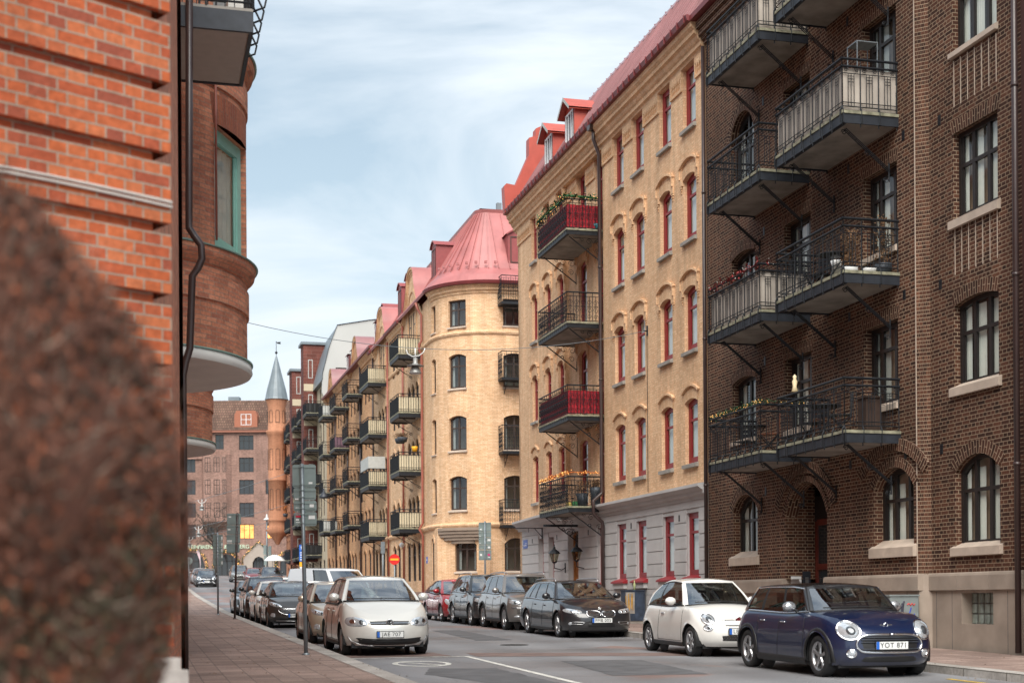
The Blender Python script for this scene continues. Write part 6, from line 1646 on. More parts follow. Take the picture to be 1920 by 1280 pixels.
        for i in range(len(D)-1):
            x_ = (D[i][0][0]+D[i+1][0][0])/2
            if xt+.25 < x_ < xc-.35: continue
            n0 = len(mb.v); mb.v += D[i]+D[i+1]
            for j in range(K): mb.f.append((n0+j, n0+j+1, n0+K+1+j+1, n0+K+1+j)); mb.mi.append(0); mb.sm.add(len(mb.f)-1)
        # underside
        s.G = G
        return mb
    def green(s):
        """greenhouse grid: columns around, rows up"""
        rs = s.roof; xf, xr, tf, tr_ = rs['base_f'], rs['base_r'], rs['top_f'], rs['top_r']
        wb_, wt = rs.get('wb', s.W*.90), rs.get('wt', s.W*.70)
        cols = [('f', i/10) for i in range(10)]+[('f', .97)]
        nside = 26; cols += [('s', i/nside) for i in range(nside+1)]+[('r', .97)]+[('r', i/8) for i in range(7, -1, -1)]
        ts = [0, .06, .14, .3, .5, .7, .86, .93, 1.0]
        cfb, cft = rs.get('cfb', .34), rs.get('cft', .16); crb, crt = rs.get('crb', .25), rs.get('crt', .18)
        G = []
        for kind, q in cols:
            colp = []
            for t in ts:
                bow = math.sin(math.pi*t)
                X1 = lerp(xf, tf, t)+rs.get('bowf', .05)*bow; X2 = lerp(xr, tr_, t)-rs.get('bowr', .05)*bow; w = lerp(wb_, wt, t**1.25)
                cf_, cr_ = lerp(cfb, cft, t), lerp(crb, crt, t)
                n_ = 2.6
                if kind == 'f': x = X1-cf_*(1-(1-q**n_)**(1/n_)); y = q*w
                elif kind == 'r': x = X2+cr_*(1-(1-q**n_)**(1/n_)); y = q*w
                else: x = lerp(X1-cf_*.55, X2+cr_*.55, q); y = w
                zb_ = s.zt(x)+.0; 
                zr_ = pl_(rs['line'], x) - .0
                ztop = pl_(rs['line'], lerp(lerp(tf, tr_, q) if kind == 's' else (tf if kind == 'f' else tr_), x, 0))
                z = lerp(zb_+(hood0 if (hood0 := s.k.get('crown', .035)*(1-q*q)*.8) and kind == 'f' else 0), ztop-.035, t)
                colp.append((x, y, z))
            G.append((kind, q, colp))
        return G, ts
def build_car(name, label, spec, colour, s_, o_, group, yaw=0.0, feats=(), plate=None, simple=False, glassm='carglass', z_add=0, metal=0.0, face=1):
    """face=1: front looks back down the street towards the camera"""
    c = spec() if callable(spec) else spec
    z = GS(s_, o_)+z_add
    t = thing(name, label, 'car', s_, o_, z, group)
    # pitch with the rising street
    slope = math.atan2(GS(s_+1.3, o_)-GS(s_-1.3, o_), 2.6)
    rot = ANG+(math.pi if face == 1 else 0)+yaw
    t.rotation_euler = (Matrix.Rotation(rot, 3, 'Z') @ Matrix.Rotation(slope if face == 1 else -slope, 3, 'Y')).to_euler()
    ORG[t.name] = (0, 0, 0)
    pm = paint(name+'_paint', colour, metal=metal)
    lo = simple
    mb = c.body()
    body = mb.build('body', [pm], t, uv=False)
    rs = c.roof
    G, ts = c.green()
    # roof sheet + pillars belong to the body colour; glass separately
    pil = MB(); gl_f, gl_r = MB(), MB(); trims = {}
    pill_x = rs.get('pillars', (.42, .74)); nC = len(G)
    sideglass = []
    for i in range(nC-1):
        k1, q1, c1 = G[i]; k2, q2, c2 = G[i+1]
        for j in range(len(ts)-1):
            tm = (ts[j]+ts[j+1])/2
            a, b, c_, d = c1[j], c2[j], c2[j+1], c1[j+1]
            kind = 'p'
            if k1 == 'f' and k2 == 'f' and .0 < tm < .95: kind = 'wf' if q2 <= .92 else 'p'
            if k1 == 'r' and k2 == 'r' and .14 < tm < .93: kind = 'wr' if q1 <= .9 else 'p'
            if k1 == 's' and k2 == 's' and .0 < tm < .95:
                qm = (q1+q2)/2; kind = 's'
                if qm < .03 or qm > rs.get('dpil', .93): kind = 'p'
                for p in pill_x:
                    if abs(qm-p) < .018: kind = 'pb'
            if tm > .95 and kind != 'p': kind = 'p'
            for sy in (1, -1):
                Q = [(x, sy*y, z_) for x, y, z_ in (a, b, c_, d)]
                if sy < 0: Q = Q[::-1]
                if kind == 'pb': tgt = trims.setdefault((sy, min(range(len(pill_x)), key=lambda n: abs(pill_x[n]-(q1+q2)/2))), MB())
                else: tgt = {'p': pil, 'wf': gl_f, 'wr': gl_r}.get(kind)
                if kind == 's':
                    idx = sum(1 for p in pill_x if (q1+q2)/2 > p); sideglass.append((idx, sy, Q, tm))
                else: tgt.quad(*Q); tgt.sm.add(len(tgt.f)-1)
    # roof skin
    K = 8; rows = []
    for kind, q, cc in G:
        x, y, z_ = cc[-1]; rows.append([(x, y*(-1+2*j/K), z_+.035*(1-(-1+2*j/K)**2)*min(1, y/(c.W*.4))) for j in range(K+1)])
    roofm = MB(); roofm.grid(rows, 0, True)
    roof_mat = feats_get(feats, 'roofmat', pm)
    roofm.build('roof', [roof_mat], t, uv=False)
    pil.weld(); gl_f.weld(); gl_r.weld()
    pil.build('pillar', [feats_get(feats, 'pillarmat', pm)], t, uv=False); [tm_.weld().build('door_pillar', [M['black']], t, uv=False) for tm_ in trims.values()]
    gm = M[glassm]
    if gl_f.f: wfo = gl_f.build('windscreen', [M['windscreen']], t, uv=False)
    if gl_r.f: gl_r.build('rear_window', [gm], t, uv=False)
    for idx in sorted(set(x[0] for x in sideglass)):
        for sy in (1, -1):
            m_ = MB()
            for (i_, s2, Q, tm) in sideglass:
                if i_ == idx and s2 == sy: m_.quad(*Q); m_.sm.add(len(m_.f)-1)
            if m_.f: m_.weld().build('side_window', [gm], t, uv=False)
    W_ = c.W
    # window surround line (dark)
    if not lo:
        for sy in (1, -1):
            m_ = MB()
            loop = [cc[0] for k, q, cc in G if k == 's' and q < rs.get('dpil', .93)]; up = [cc[-2] for k, q, cc in G if k == 's' and q < rs.get('dpil', .93)]
            m_.tube([(x, sy*(y+.006), z_+.012) for x, y, z_ in loop], .011, 5); m_.tube([(x, sy*(y+.004), z_) for x, y, z_ in up], .010, 5)
            m_.build('window_trim', [M[feats_get(feats, 'trim', 'black')]], t, uv=False)
        m_ = MB()  # wipers and cowl
        cw = [cc[0] for k, q, cc in G if k == 'f']
        pts = [(x+.03, y, z_+.006) for x, y, z_ in cw[::-1]]+[(x+.03, -y, z_+.006) for x, y, z_ in cw[1:]]
        m_.tube(pts, .018, 6); m_.build('cowl', [M['black']], t, uv=False)
        g2 = [cc for k, q, cc in G if k == 'f']
        for (q0, q1) in ((-.05, .75), (-.75, -.02)):
            m_ = MB()
            def wp(q, tt):
                i = min(9, int(abs(q)*10)); a = g2[i]; x, y, z_ = a[1]; x2, y2, z2 = a[2]
                return (lerp(a[1][0], a[3][0], tt)+.02, math.copysign(abs(q)*lerp(c.roof.get('wb', W_*.9), W_*.8, tt*.4), q), lerp(a[1][2], a[3][2], tt)+.02)
            m_.tube([wp(q0, .1), wp((q0+q1)/2, .02), wp(q1, .0)], .009, 4); m_.build('wiper', [M['black']], t, uv=False)
    # interior: floor tray, dashboard, seats
    im = MB(); xb, xe = rs['base_f'], rs['base_r']; zb_ = c.zt((xb+xe)/2)
    im.box(xe+.2, xb-.2, -W_*.82, W_*.82, c.zb+.15, zb_-.28)
    im.box(xb-.75, xb-.12, -W_*.8, W_*.8, zb_-.3, zb_-.03)
    for y in (-W_*.42, W_*.42):
        for x in (rs['top_f']-.45, rs['top_f']-1.35):
            if x < xe+.35: continue
            im.box(x-.1, x+.12, y-.24, y+.24, zb_-.4, zb_+.12); im.box(x-.06, x+.05, y-.12, y+.12, zb_+.14, zb_+.32)
    im.torus((xb-.85, W_*.42, zb_+.02), .18, .014, 'x', 14, 4)
    im.build('interior', [M['interior']], t, uv=False)
    # mirror behind windscreen
    # underbody, wells
    ub = MB(); ub.box(c.xr+.25, c.xf-.3, -W_*.82, W_*.82, c.zb-.02, c.zb+.16)
    ub.build('underbody', [M['black']], t, uv=False)
    for a in (c.wb/2, -c.wb/2):
        for sy in (1, -1):
            w = MB(); prof = []
            R1 = c.r+.05; seg = 18
            for (yy0, yy1) in ((W_*.55, W_*.985),):
                P = [[(a+R1*math.cos(math.pi*1.16*i/seg-.08*math.pi), sy*yy, c.r+R1*math.sin(math.pi*1.16*i/seg-.08*math.pi)) for yy in (yy0, yy1-.005)] for i in range(seg+1)]
                w.grid(P, 0, True)
                w.poly([(a+R1*math.cos(2*math.pi*i/20), sy*yy0, c.r+R1*math.sin(2*math.pi*i/20)) for i in range(20)])
            w.build('wheel_well', [M['black']], t, uv=False)
            wheel(t, a, sy*(W_*pl_(c.side, .2)-.10), c.r, sy, feats_get(feats, 'spokes', 5), feats_get(feats, 'rimk', .70), simple)
    # door seams, handles, sills
    if not simple:
        for sy in (1, -1):
            m_ = MB()
            for xd in feats_get(feats, 'doors', (.95, -.02, -.85)):
                zt_ = c.zt(xd); pts = []
                for i in range(9):
                    zz = lerp(c.zb+.1, zt_-.005, i/8); xx = xd+(.03*math.sin(i/8*3)); 
                    if abs(xx+c.wb/2) < c.r+.07 and zz < c.r+math.sqrt(max(0, (c.r+.07)**2-(xx+c.wb/2)**2)): xx = xx
                    pts.append((xx, sy*c.surf_side(xx, zz, .0012), zz))
                m_.tube(pts, .0045, 4, cap=False)
            d0, d1 = feats_get(feats, 'doors', (.95, -.02, -.85))[0], feats_get(feats, 'doors', (.95, -.02, -.85))[-1]
            m_.tube([(lerp(d0, d1, i/8), sy*c.surf_side(lerp(d0, d1, i/8), c.zb+.1, .0012), c.zb+.1) for i in range(9)], .0045, 4, cap=False)
            m_.build('door_seam', [M['black']], t, uv=False)
            for xd in feats_get(feats, 'handles', (.12, -.75)):
                m_ = MB(); zz = c.zt(xd)-feats_get(feats, 'hz', .13); pts = [(xd+.09-.18*i/6, sy*c.surf_side(xd+.09-.18*i/6, zz, .004+.022*math.sin(math.pi*i/6)), zz) for i in range(7)]
                m_.tube(pts, .013, 6); m_.build('door_handle', [M['chrome'] if feats_get(feats, 'chromeh', 0) else pm], t, uv=False)
    # bumper/side dark cladding
    cl = feats_get(feats, 'cladding', 0)
    for sy in (1, -1):
        m_ = MB(); x0, x1 = c.wb/2-c.r-.08, -c.wb/2+c.r+.08
        P = [[(lerp(x0, x1, i/10), sy*c.surf_side(lerp(x0, x1, i/10), c.zb+.03+h, .012 if 0 < j < 3 else -.01), c.zb-.01+h) for j, h in enumerate((0, .03, .07+cl*.5, .09+cl*.5))] for i in range(11)]
        m_.grid(P, 0, True); m_.build('side_sill', [M['black'] if cl or 1 else pm], t, uv=False)
        if cl:
            for a in (c.wb/2, -c.wb/2):
                m_ = MB(); P = []
                for i in range(15):
                    an = math.pi*(i/14*1.12-.06); row = []
                    for R1, e in ((c.r+.052, .004), (c.r+.06, .018), (c.r+.06+cl, .016), (c.r+.065+cl, .002)):
                        x, zz = a+R1*math.cos(an), c.r+R1*math.sin(an); row.append((x, sy*c.surf_side(x, max(zz, c.zb), e), zz))
                    P.append(row)
                m_.grid(P, 0, True); m_.build('arch_trim', [M['black']], t, uv=False)
        # mirror
        xm = feats_get(feats, 'mirror_x', rs['base_f']-.55); zm = c.zt(xm)+.10; ym = c.surf_side(xm, c.zt(xm)-.02)
        mm = feats_get(feats, 'mirror', pm)
        m_ = MB(); n, k = 8, 10; P = []
        for i in range(n+1):
            ph = math.pi*i/n; P.append([(xm+.02+.075*math.cos(ph)*1.0, sy*(ym+.13+.115*math.sin(ph)*math.cos(2*math.pi*j/k)), zm+.085*math.sin(ph)*math.sin(2*math.pi*j/k)) for j in range(k+1)])
        m_.grid(P, 0, True); mo = m_.build('mirror', [mm], t, uv=False)
        m_ = MB(); m_.tube([(xm, sy*(ym-.03), zm-.08), (xm, sy*(ym+.06), zm-.03)], [.03, .02], 6); m_.build('mirror_foot', [M['black']], mo, uv=False)
    return t, c, pm
def feats_get(f, k, d):
    f = dict(f) if not isinstance(f, dict) else f
    return f.get(k, d)
WH = {}
def wheel(t, x, y, r, sy, spokes, rk, simple):
    key = (round(r, 3), spokes, rk, sy, simple)
    if key not in WH:
        seg = 32; m_ = MB(); ww = .105; rr_ = r*rk
        prof = [(rr_, -.09), (r*.93, -.10), (r, -.075), (r, .055), (r*.985, .075), (r*.90, .092), (rr_+.005, .082), (rr_, .07)]
        P = [[(a_*math.cos(2*math.pi*i/seg), sy*w_, a_*math.sin(2*math.pi*i/seg)) for a_, w_ in prof] for i in range(seg)]; m_.grid(P, 0, True, cu=True)
        ty = m_.mesh('tyre', [M['rubber']], uv=False)
        m_ = MB()
        prof = [(rr_, .078), (rr_*.93, .07), (rr_*.90, .03), (rr_*.88, -.02)]
        P = [[(a_*math.cos(2*math.pi*i/seg), sy*w_, a_*math.sin(2*math.pi*i/seg)) for a_, w_ in prof] for i in range(seg)]; m_.grid(P, 0, True, cu=True)
        m_.poly([(rr_*.9*math.cos(2*math.pi*i/seg), -sy*.02, rr_*.9*math.sin(2*math.pi*i/seg)) for i in range(seg)], 1)
        for k in range(spokes):
            a = 2*math.pi*k/spokes+.3; w0, w1 = .16*(5/spokes)**.7, .10*(5/spokes)**.5
            for (sd,) in ((0,),):
                p = []
                for (rad_, hw, yy) in ((rr_*.16, w0*rr_*.9, .062), (rr_*.55, w1*rr_*1.1, .058), (rr_*.92, w0*rr_*1.15, .066)):
                    cx, cz = rad_*math.cos(a), rad_*math.sin(a); tx, tz = -math.sin(a), math.cos(a)
                    p.append([(cx-tx*hw, sy*(yy-.02), cz-tz*hw), (cx-tx*hw*.7, sy*yy, cz-tz*hw*.7), (cx+tx*hw*.7, sy*yy, cz+tz*hw*.7), (cx+tx*hw, sy*(yy-.02), cz+tz*hw)])
                m_.grid(p, 0, False)
        m_.poly([(rr_*.2*math.cos(2*math.pi*i/12), sy*.066, rr_*.2*math.sin(2*math.pi*i/12)) for i in range(12)], 0)
        ri = m_.mesh('rim', [M['alloy'], M['black']], uv=False)
        WH[key] = (ty, ri)
    ty, ri = WH[key]
    w = inst('wheel', ty, t, (x, y, r)); inst('rim', ri, w)
def patch(c, poly, bulge=.0, eps=.006, rings=4, mir=1, front=True):
    """star-shaped polygon (y,z) laid on the nose"""
    cy = sum(p[0] for p in poly)/len(poly); cz = sum(p[1] for p in poly)/len(poly)
    dense = []
    for (a, b) in zip(poly, poly[1:]+poly[:1]):
        n = max(1, int(math.hypot(b[0]-a[0], b[1]-a[1])/.035))
        for i in range(n): dense.append((lerp(a[0], b[0], i/n), lerp(a[1], b[1], i/n)))
    P = []
    for y, z in dense:
        row = []
        for k in range(rings+1):
            f = k/rings; yy, zz = lerp(cy, y, f), lerp(cz, z, f); e = eps+bulge*(1-f*f)-(.012 if k == rings else 0)
            x = c.surf_front(yy, zz, e) if front else c.surf_rear(yy, zz, e); row.append((x, mir*yy, zz))
        P.append(row)
    m_ = MB(); m_.grid(P, 0, True, cu=True); return m_
def front_line(c, pts, r, m_, eps=.008, mir=1, seg=6, closed=False):
    dense = []
    for a, b in zip(pts, pts[1:]):
        n = max(1, int(math.hypot(b[0]-a[0], b[1]-a[1])/.04))
        for i in range(n): dense.append((lerp(a[0], b[0], i/n), lerp(a[1], b[1], i/n)))
    dense.append(pts[-1])
    m_.tube([(c.surf_front(y, z, eps), mir*y, z) for y, z in dense], r, seg, closed=False)
def smoothp(pts, n=4):
    out = []; k = len(pts)
    for i in range(k):
        p0, p1, p2, p3 = pts[i-1], pts[i], pts[(i+1) % k], pts[(i+2) % k]
        for j in range(n):
            t = j/n; out.append(tuple(.5*((2*p1[d])+(-p0[d]+p2[d])*t+(2*p0[d]-5*p1[d]+4*p2[d]-p3[d])*t*t+(-p0[d]+3*p1[d]-3*p2[d]+p3[d])*t**3) for d in (0, 1)))
    return out
def ell(cy, cz, a, b, n=20, tilt=0): return [(cy+a*math.cos(2*math.pi*i/n)*math.cos(tilt)-b*math.sin(2*math.pi*i/n)*math.sin(tilt), cz+a*math.cos(2*math.pi*i/n)*math.sin(tilt)+b*math.sin(2*math.pi*i/n)*math.cos(tilt)) for i in range(n)]
def add_plate(t, c, z, txt, y0=0.0, w=.52):
    x = max(c.surf_front(y0, z, .012), c.surf_front(y0+.1, z+.04, .012), c.surf_front(y0, z-.05, .012)); h = .11
    m_ = MB(); m_.box(x-.02, x+.006, y0-w/2-.012, y0+w/2+.012, z-h/2-.012, z+h/2+.012, 1); m_.box(x+.006, x+.012, y0-w/2, y0+w/2, z-h/2, z+h/2, 0)
    # viewed from the front the car's right side (-y) is on the viewer's left
    m_.box(x+.012, x+.014, y0-w/2, y0-w/2+.05, z-h/2, z+h/2, 2)
    p = m_.build('number_plate', [M['plate'], M['black'], M['blue']], t, uv=False)
    tx = text(txt, .105, 'plate_text', M['ink'], (x+.0155, y0+.02, z), (rad(90), 0, rad(90)), parent=p, ext=.0008, space=1.12)
    return p
def lamp(t, c, poly, bulge=.02, mat_='lens', inner=None, ringm=None, name='headlight', both=True, eps=.006):
    for sy in (1, -1):
        h = patch(c, poly, bulge, eps, 4, sy).build(name, [M[mat_]], t, uv=False)
        for (cy, cz, rr_, m2, e2) in (inner or ()):
            patch(c, ell(cy, cz, rr_, rr_), .012, bulge+e2, 3, sy).build('lamp_bowl', [M[m2]], h, uv=False)
        if ringm:
            m_ = MB(); pp = poly+[poly[0]]; front_line(c, pp, .012, m_, .008, sy); m_.build('lamp_ring', [M[ringm]], h, uv=False)
def badge(t, c, z, r=.05, mat_='chrome', y=0):
    x = c.surf_front(y, z, .02); m_ = MB()
    m_.tube([(x+.006, y+r*math.cos(2*math.pi*i/20), z+r*math.sin(2*math.pi*i/20)) for i in range(20)], .008, 6, closed=True)
    m_.poly([(x+.002, y+r*math.cos(2*math.pi*i/20), z+r*math.sin(2*math.pi*i/20)) for i in range(20)], 1)
    return m_, x
def grille(t, c, poly, slats=(), mat_='black', rim=None, rr_=.012, eps=.004, slatm='black', sr=.007):
    pp = patch(c, poly, 0, eps, 5, 1).build('grille', [M[mat_]], t, uv=False)
    if slats:
        m_ = MB()
        for (a, b) in slats: front_line(c, [a, b], sr, m_, eps+.01, 1, 4)
        m_.build('grille_bar', [M[slatm]], pp, uv=False)
    if rim:
        m_ = MB(); front_line(c, poly+[poly[0]], rr_, m_, eps+.006); m_.build('grille_surround', [M[rim]], pp, uv=False)
    return pp
def sym(p): return p+[(-y, z) for y, z in p[::-1]]
def spec_plus():   # tall silver hatchback
    return Car(4.20, 1.76, 1.58, 2.58, [(-2.2, .95), (-1.2, 1.01), (.2, 1.0), (.95, 1.07), (1.25, 1.05), (1.65, .93), (2.02, .73)],
      dict(base_f=1.28, base_r=-1.95, top_f=.42, top_r=-1.62, wb=.80, wt=.60, line=[(-2.0, 1.46), (-1.5, 1.54), (-.4, 1.6), (.42, 1.57)], cfb=.42, cft=.2, pillars=(.33, .68), bowf=.06), fo=.52, r=.31, zb=.19, nf=2.3, cf=.7, crown=.04)
def spec_mini():
    return Car(3.98, 1.73, 1.42, 2.57, [(-2.0, .84), (-1.5, .95), (.0, .93), (.85, .965), (1.2, .945), (1.6, .88), (1.9, .74)],
      dict(base_f=.98, base_r=-1.72, top_f=.50, top_r=-1.42, wb=.765, wt=.635, line=[(-1.7, 1.35), (-1.0, 1.405), (.0, 1.42), (.52, 1.39)], cfb=.26, cft=.16, pillars=(.38, .70), dpil=.955, bowf=.02, bowr=.02), fo=.50, r=.315, zb=.17, nf=2.7, cf=.62, crown=.05, flare=.02,
      nose=[(0, -.12), (.12, -.03), (.35, 0), (.6, -.015), (.8, -.06), (.92, -.13), (1, -.22)])
def spec_500():
    return Car(3.57, 1.63, 1.49, 2.30, [(-1.75, .86), (-1.2, .95), (-.2, .93), (.6, .955), (1.0, .93), (1.4, .83), (1.68, .66)],
      dict(base_f=.86, base_r=-1.58, top_f=.22, top_r=-1.0, wb=.72, wt=.54, line=[(-1.6, 1.25), (-1.0, 1.42), (-.3, 1.50), (.25, 1.47)], cfb=.32, cft=.18, pillars=(.62,), dpil=.93, bowf=.05, bowr=.14), fo=.52, r=.29, zb=.18, nf=2.2, cf=.62, crown=.06, nose=[(0, -.10), (.15, -.02), (.35, 0), (.6, -.03), (.8, -.11), (1, -.28)])
def spec_wagon():
    return Car(4.90, 1.86, 1.46, 2.97, [(-2.5, .93), (-1.5, .965), (.0, .93), (1.0, .95), (1.35, .93), (1.9, .83), (2.3, .68)],
      dict(base_f=1.20, base_r=-2.28, top_f=.35, top_r=-1.95, wb=.83, wt=.60, line=[(-2.3, 1.30), (-1.9, 1.40), (-.8, 1.45), (.0, 1.45), (.4, 1.425)], cfb=.38, cft=.2, pillars=(.30, .60, .78), bowf=.05), fo=.46, r=.325, zb=.17, nf=2.5, cf=.66, crown=.05)
def spec_suv():
    return Car(4.50, 1.85, 1.65, 2.68, [(-2.3, 1.0), (-1.4, 1.06), (.2, 1.03), (.9, 1.07), (1.2, 1.05), (1.75, .97), (2.1, .82)],
      dict(base_f=1.12, base_r=-2.1, top_f=.42, top_r=-1.78, wb=.83, wt=.63, line=[(-2.1, 1.5), (-1.7, 1.58), (-.5, 1.645), (.2, 1.65), (.45, 1.62)], cfb=.34, cft=.18, pillars=(.33, .66), bowf=.04), fo=.47, r=.35, zb=.23, nf=2.7, cf=.55, crown=.04, nose=[(0, -.12), (.12, -.03), (.35, 0), (.7, -.01), (.88, -.05), (1, -.16)])
def spec_q():
    c = spec_suv(); return c
def spec_prius():
    return Car(4.46, 1.745, 1.49, 2.70, [(-2.25, 1.0), (-1.4, 1.0), (.2, .94), (1.0, .97), (1.35, .93), (1.8, .80), (2.1, .64)],
      dict(base_f=1.42, base_r=-2.15, top_f=.25, top_r=-1.3, wb=.79, wt=.56, line=[(-2.1, 1.18), (-1.4, 1.37), (-.6, 1.47), (.0, 1.49), (.3, 1.46)], cfb=.45, cft=.2, pillars=(.36, .66), bowf=.06), fo=.50, r=.31, zb=.17, nf=2.2, cf=.7, crown=.04)
def spec_hatch():
    return Car(4.04, 1.74, 1.47, 2.49, [(-2.0, .93), (-1.2, .98), (.0, .94), (.8, .965), (1.15, .94), (1.6, .84), (1.92, .66)],
      dict(base_f=1.12, base_r=-1.85, top_f=.3, top_r=-1.45, wb=.78, wt=.57, line=[(-1.9, 1.30), (-1.4, 1.41), (-.5, 1.47), (.0, 1.475), (.35, 1.45)], cfb=.38, cft=.2, pillars=(.36, .70), bowf=.05), fo=.52, r=.31, zb=.18, nf=2.3, cf=.68, crown=.045)
def front_generic(t, c, kind, plate=None):
    if plate is None and kind in ('plus', 'mini', '500', 'bmw'): plate = {'mini': 'KXR 582', 'bmw': 'HLD 417'}.get(kind, 'NTA 306')
    if kind == 'plus':
        lamp(t, c, smoothp([(.44, .62), (.48, .73), (.66, .775), (.80, .76), (.835, .67), (.78, .60), (.60, .585)]), .03, 'lens', [(.56, .675, .052, 'lensdark', .0), (.71, .685, .06, 'chrome', .0)])
        grille(t, c, [(.43, .615), (.46, .695), (.0, .71), (-.46, .695), (-.43, .615), (0, .60)], [((-.42, .655), (.42, .655))], 'black', slatm='chrome', sr=.010)
        m_, x = badge(t, c, .66, .068); m_.tube([(x+.012, -.04, .703), (x+.012, -.015, .653), (x+.012, 0, .683), (x+.012, .015, .653), (x+.012, .04, .703)], .006, 4); m_.tube([(x+.012, -.052, .673), (x+.012, -.022, .608), (x+.012, 0, .648), (x+.012, .022, .608), (x+.012, .052, .673)], .006, 4)
        m_.build('badge', [M['chrome'], M['black']], t, uv=False)
        grille(t, c, smoothp(sym([(.78, .38), (.70, .31), (.52, .245), (.25, .225)])[:4]+[(-.25, .225), (-.52, .245), (-.70, .31), (-.78, .38), (-.4, .355), (0, .35), (.4, .355)], 3), [((-.35, .32), (.35, .32)), ((-.35, .29), (.35, .29)), ((-.3, .26), (.3, .26))], 'black')
        for sy in (1, -1):
            m_ = MB(); front_line(c, [(.80, .40), (.73, .30), (.55, .225), (.3, .205)], .010, m_, .01, sy); m_.build('bumper_trim', [M['alloy']], t, uv=False)
        add_plate(t, c, .435, plate)
    elif kind == 'mini':
        lamp(t, c, ell(.605, .715, .155, .14, 24), .05, 'lens', [(.605, .715, .075, 'lensdark', .0)], ringm='chrome')
        lamp(t, c, ell(.60, .375, .062, .058, 16), .015, 'lens', None, ringm='chrome', name='fog_lamp')
        gp = smoothp([(.0, .655), (.36, .648), (.50, .59), (.535, .50), (.48, .42), (.36, .395), (.0, .39), (-.36, .395), (-.48, .42), (-.535, .50), (-.50, .59), (-.36, .648)], 3)
        grille(t, c, gp, [((-.47, z), (.47, z)) for z in (.61, .575, .54, .44)], 'black', 'chrome', .020, slatm='steel', sr=.010)
        grille(t, c, smoothp([(.0, .335), (.42, .33), (.45, .28), (.4, .25), (0, .245), (-.4, .25), (-.45, .28), (-.42, .33)], 2), (), 'black')
        x = c.surf_front(0, .79, .012); m_ = MB(); m_.tube([(x, -.1, .795), (x+.004, -.04, .79), (x+.004, 0, .775), (x+.004, .04, .79), (x, .1, .795)], .007, 5); m_.torus((x+.006, 0, .79), .032, .006, 'x', 14, 5); m_.build('badge', [M['chrome']], t, uv=False)
        add_plate(t, c, .495, plate)
    elif kind == '500':
        lamp(t, c, ell(.575, .725, .105, .10, 20), .035, 'lens', [(.575, .725, .06, 'lensdark', 0)], ringm='chrome')
        lamp(t, c, ell(.60, .56, .07, .055, 16), .02, 'lens', [(.60, .56, .035, 'lensdark', 0)], ringm='chrome', name='fog_lamp')
        m_, x = badge(t, c, .70, .058, y=0); m_.build('badge', [M['chrome'], plain('badge_red', (.12, .01, .015), .3, var=0)], t, uv=False)
        for sy in (1, -1):
            m_ = MB(); front_line(c, [(.075, .70), (.32, .70)], .010, m_, .008, sy); m_.build('chrome_bar', [M['chrome']], t, uv=False)
        m_ = MB(); front_line(c, [(-.30, .60), (.30, .60)], .010, m_, .006); m_.build('grille_slot', [M['black']], t, uv=False)
        gp = [(.44, .42), (.40, .31), (0, .30), (-.40, .31), (-.44, .42), (0, .425)]
        m_ = patch(c, gp, 0, .004, 5, 1)
        for r_ in range(3):
            for i in range(15):
                y = -.36+.72*i/14+(.02 if r_ % 2 else 0); z = .335+.032*r_; x = c.surf_front(y, z, .01); m_.box(x-.02, x+.006, y-.008, y+.008, z-.005, z+.005, 1)
        m_.build('grille', [M['black'], M['chrome']], t, uv=False)
        add_plate(t, c, .49, plate)
    elif kind == 'bmw':
        lamp(t, c, smoothp([(.48, .62), (.50, .69), (.66, .725), (.82, .74), (.885, .70), (.84, .645), (.66, .61)]), .025, 'lens', [(.585, .66, .042, 'chrome', 0), (.72, .67, .046, 'chrome', 0)])
        for sy in (1, -1):
            gp = smoothp([(sy*.04, .55), (sy*.05, .665), (sy*.28, .69), (sy*.37, .66), (sy*.36, .57), (sy*.27, .53)], 3)
            grille(t, c, gp, [((sy*(.09+.037*i), .56), (sy*(.09+.037*i), .675)) for i in range(8)], 'black', 'chrome', .014, slatm='chrome', sr=.006)
        m_, x = badge(t, c, .735, .04); m_.build('badge', [M['chrome'], M['plate']], t, uv=False)
        for sy in (1, -1):
            m_ = MB(); front_line(c, [(.44, .40), (.72, .41), (.76, .36), (.50, .345), (.44, .40)], .009, m_, .008, sy); m_.build('bumper_trim', [M['alloy']], t, uv=False)
        lamp(t, c, ell(.77, .365, .04, .04, 12), .012, 'lens', name='fog_lamp')
        grille(t, c, [(.40, .38), (.38, .28), (-.38, .28), (-.40, .38)], (), 'black'); add_plate(t, c, .445, plate)
    elif kind == 'suv':
        lamp(t, c, smoothp([(.46, .76), (.48, .84), (.66, .87), (.84, .88), (.885, .82), (.80, .755), (.6, .74)]), .025, 'lens', [(.60, .80, .05, 'lensdark', 0), (.74, .81, .05, 'lensdark', 0)])
        grille(t, c, [(.45, .75), (.46, .86), (0, .87), (-.46, .86), (-.45, .75), (0, .74)], [((-.44, z), (.44, z)) for z in (.775, .81, .845)], 'black', slatm='chrome', sr=.009)
        grille(t, c, [(.75, .60), (.70, .47), (-.70, .47), (-.75, .60), (0, .62)], [((-.7, z), (.7, z)) for z in (.50, .54, .58)], 'black')
        m_ = MB(); front_line(c, [(-.84, .66), (-.5, .645), (0, .64), (.5, .645), (.84, .66)], .012, m_, .008); m_.build('bumper_trim', [M['chrome']], t, uv=False)
        lamp(t, c, ell(.70, .40, .08, .03, 14), .01, 'lens', name='fog_lamp')
        m_, x = badge(t, c, .81, .055); m_.build('badge', [M['chrome'], M['black']], t, uv=False)
        if plate: add_plate(t, c, .66, plate)
    elif kind == 'hatch':
        lamp(t, c, smoothp([(.44, .68), (.52, .745), (.68, .80), (.82, .83), (.80, .74), (.68, .68), (.5, .66)]), .025, 'lens', [(.60, .72, .04, 'lensdark', 0), (.72, .755, .035, 'chrome', 0)])
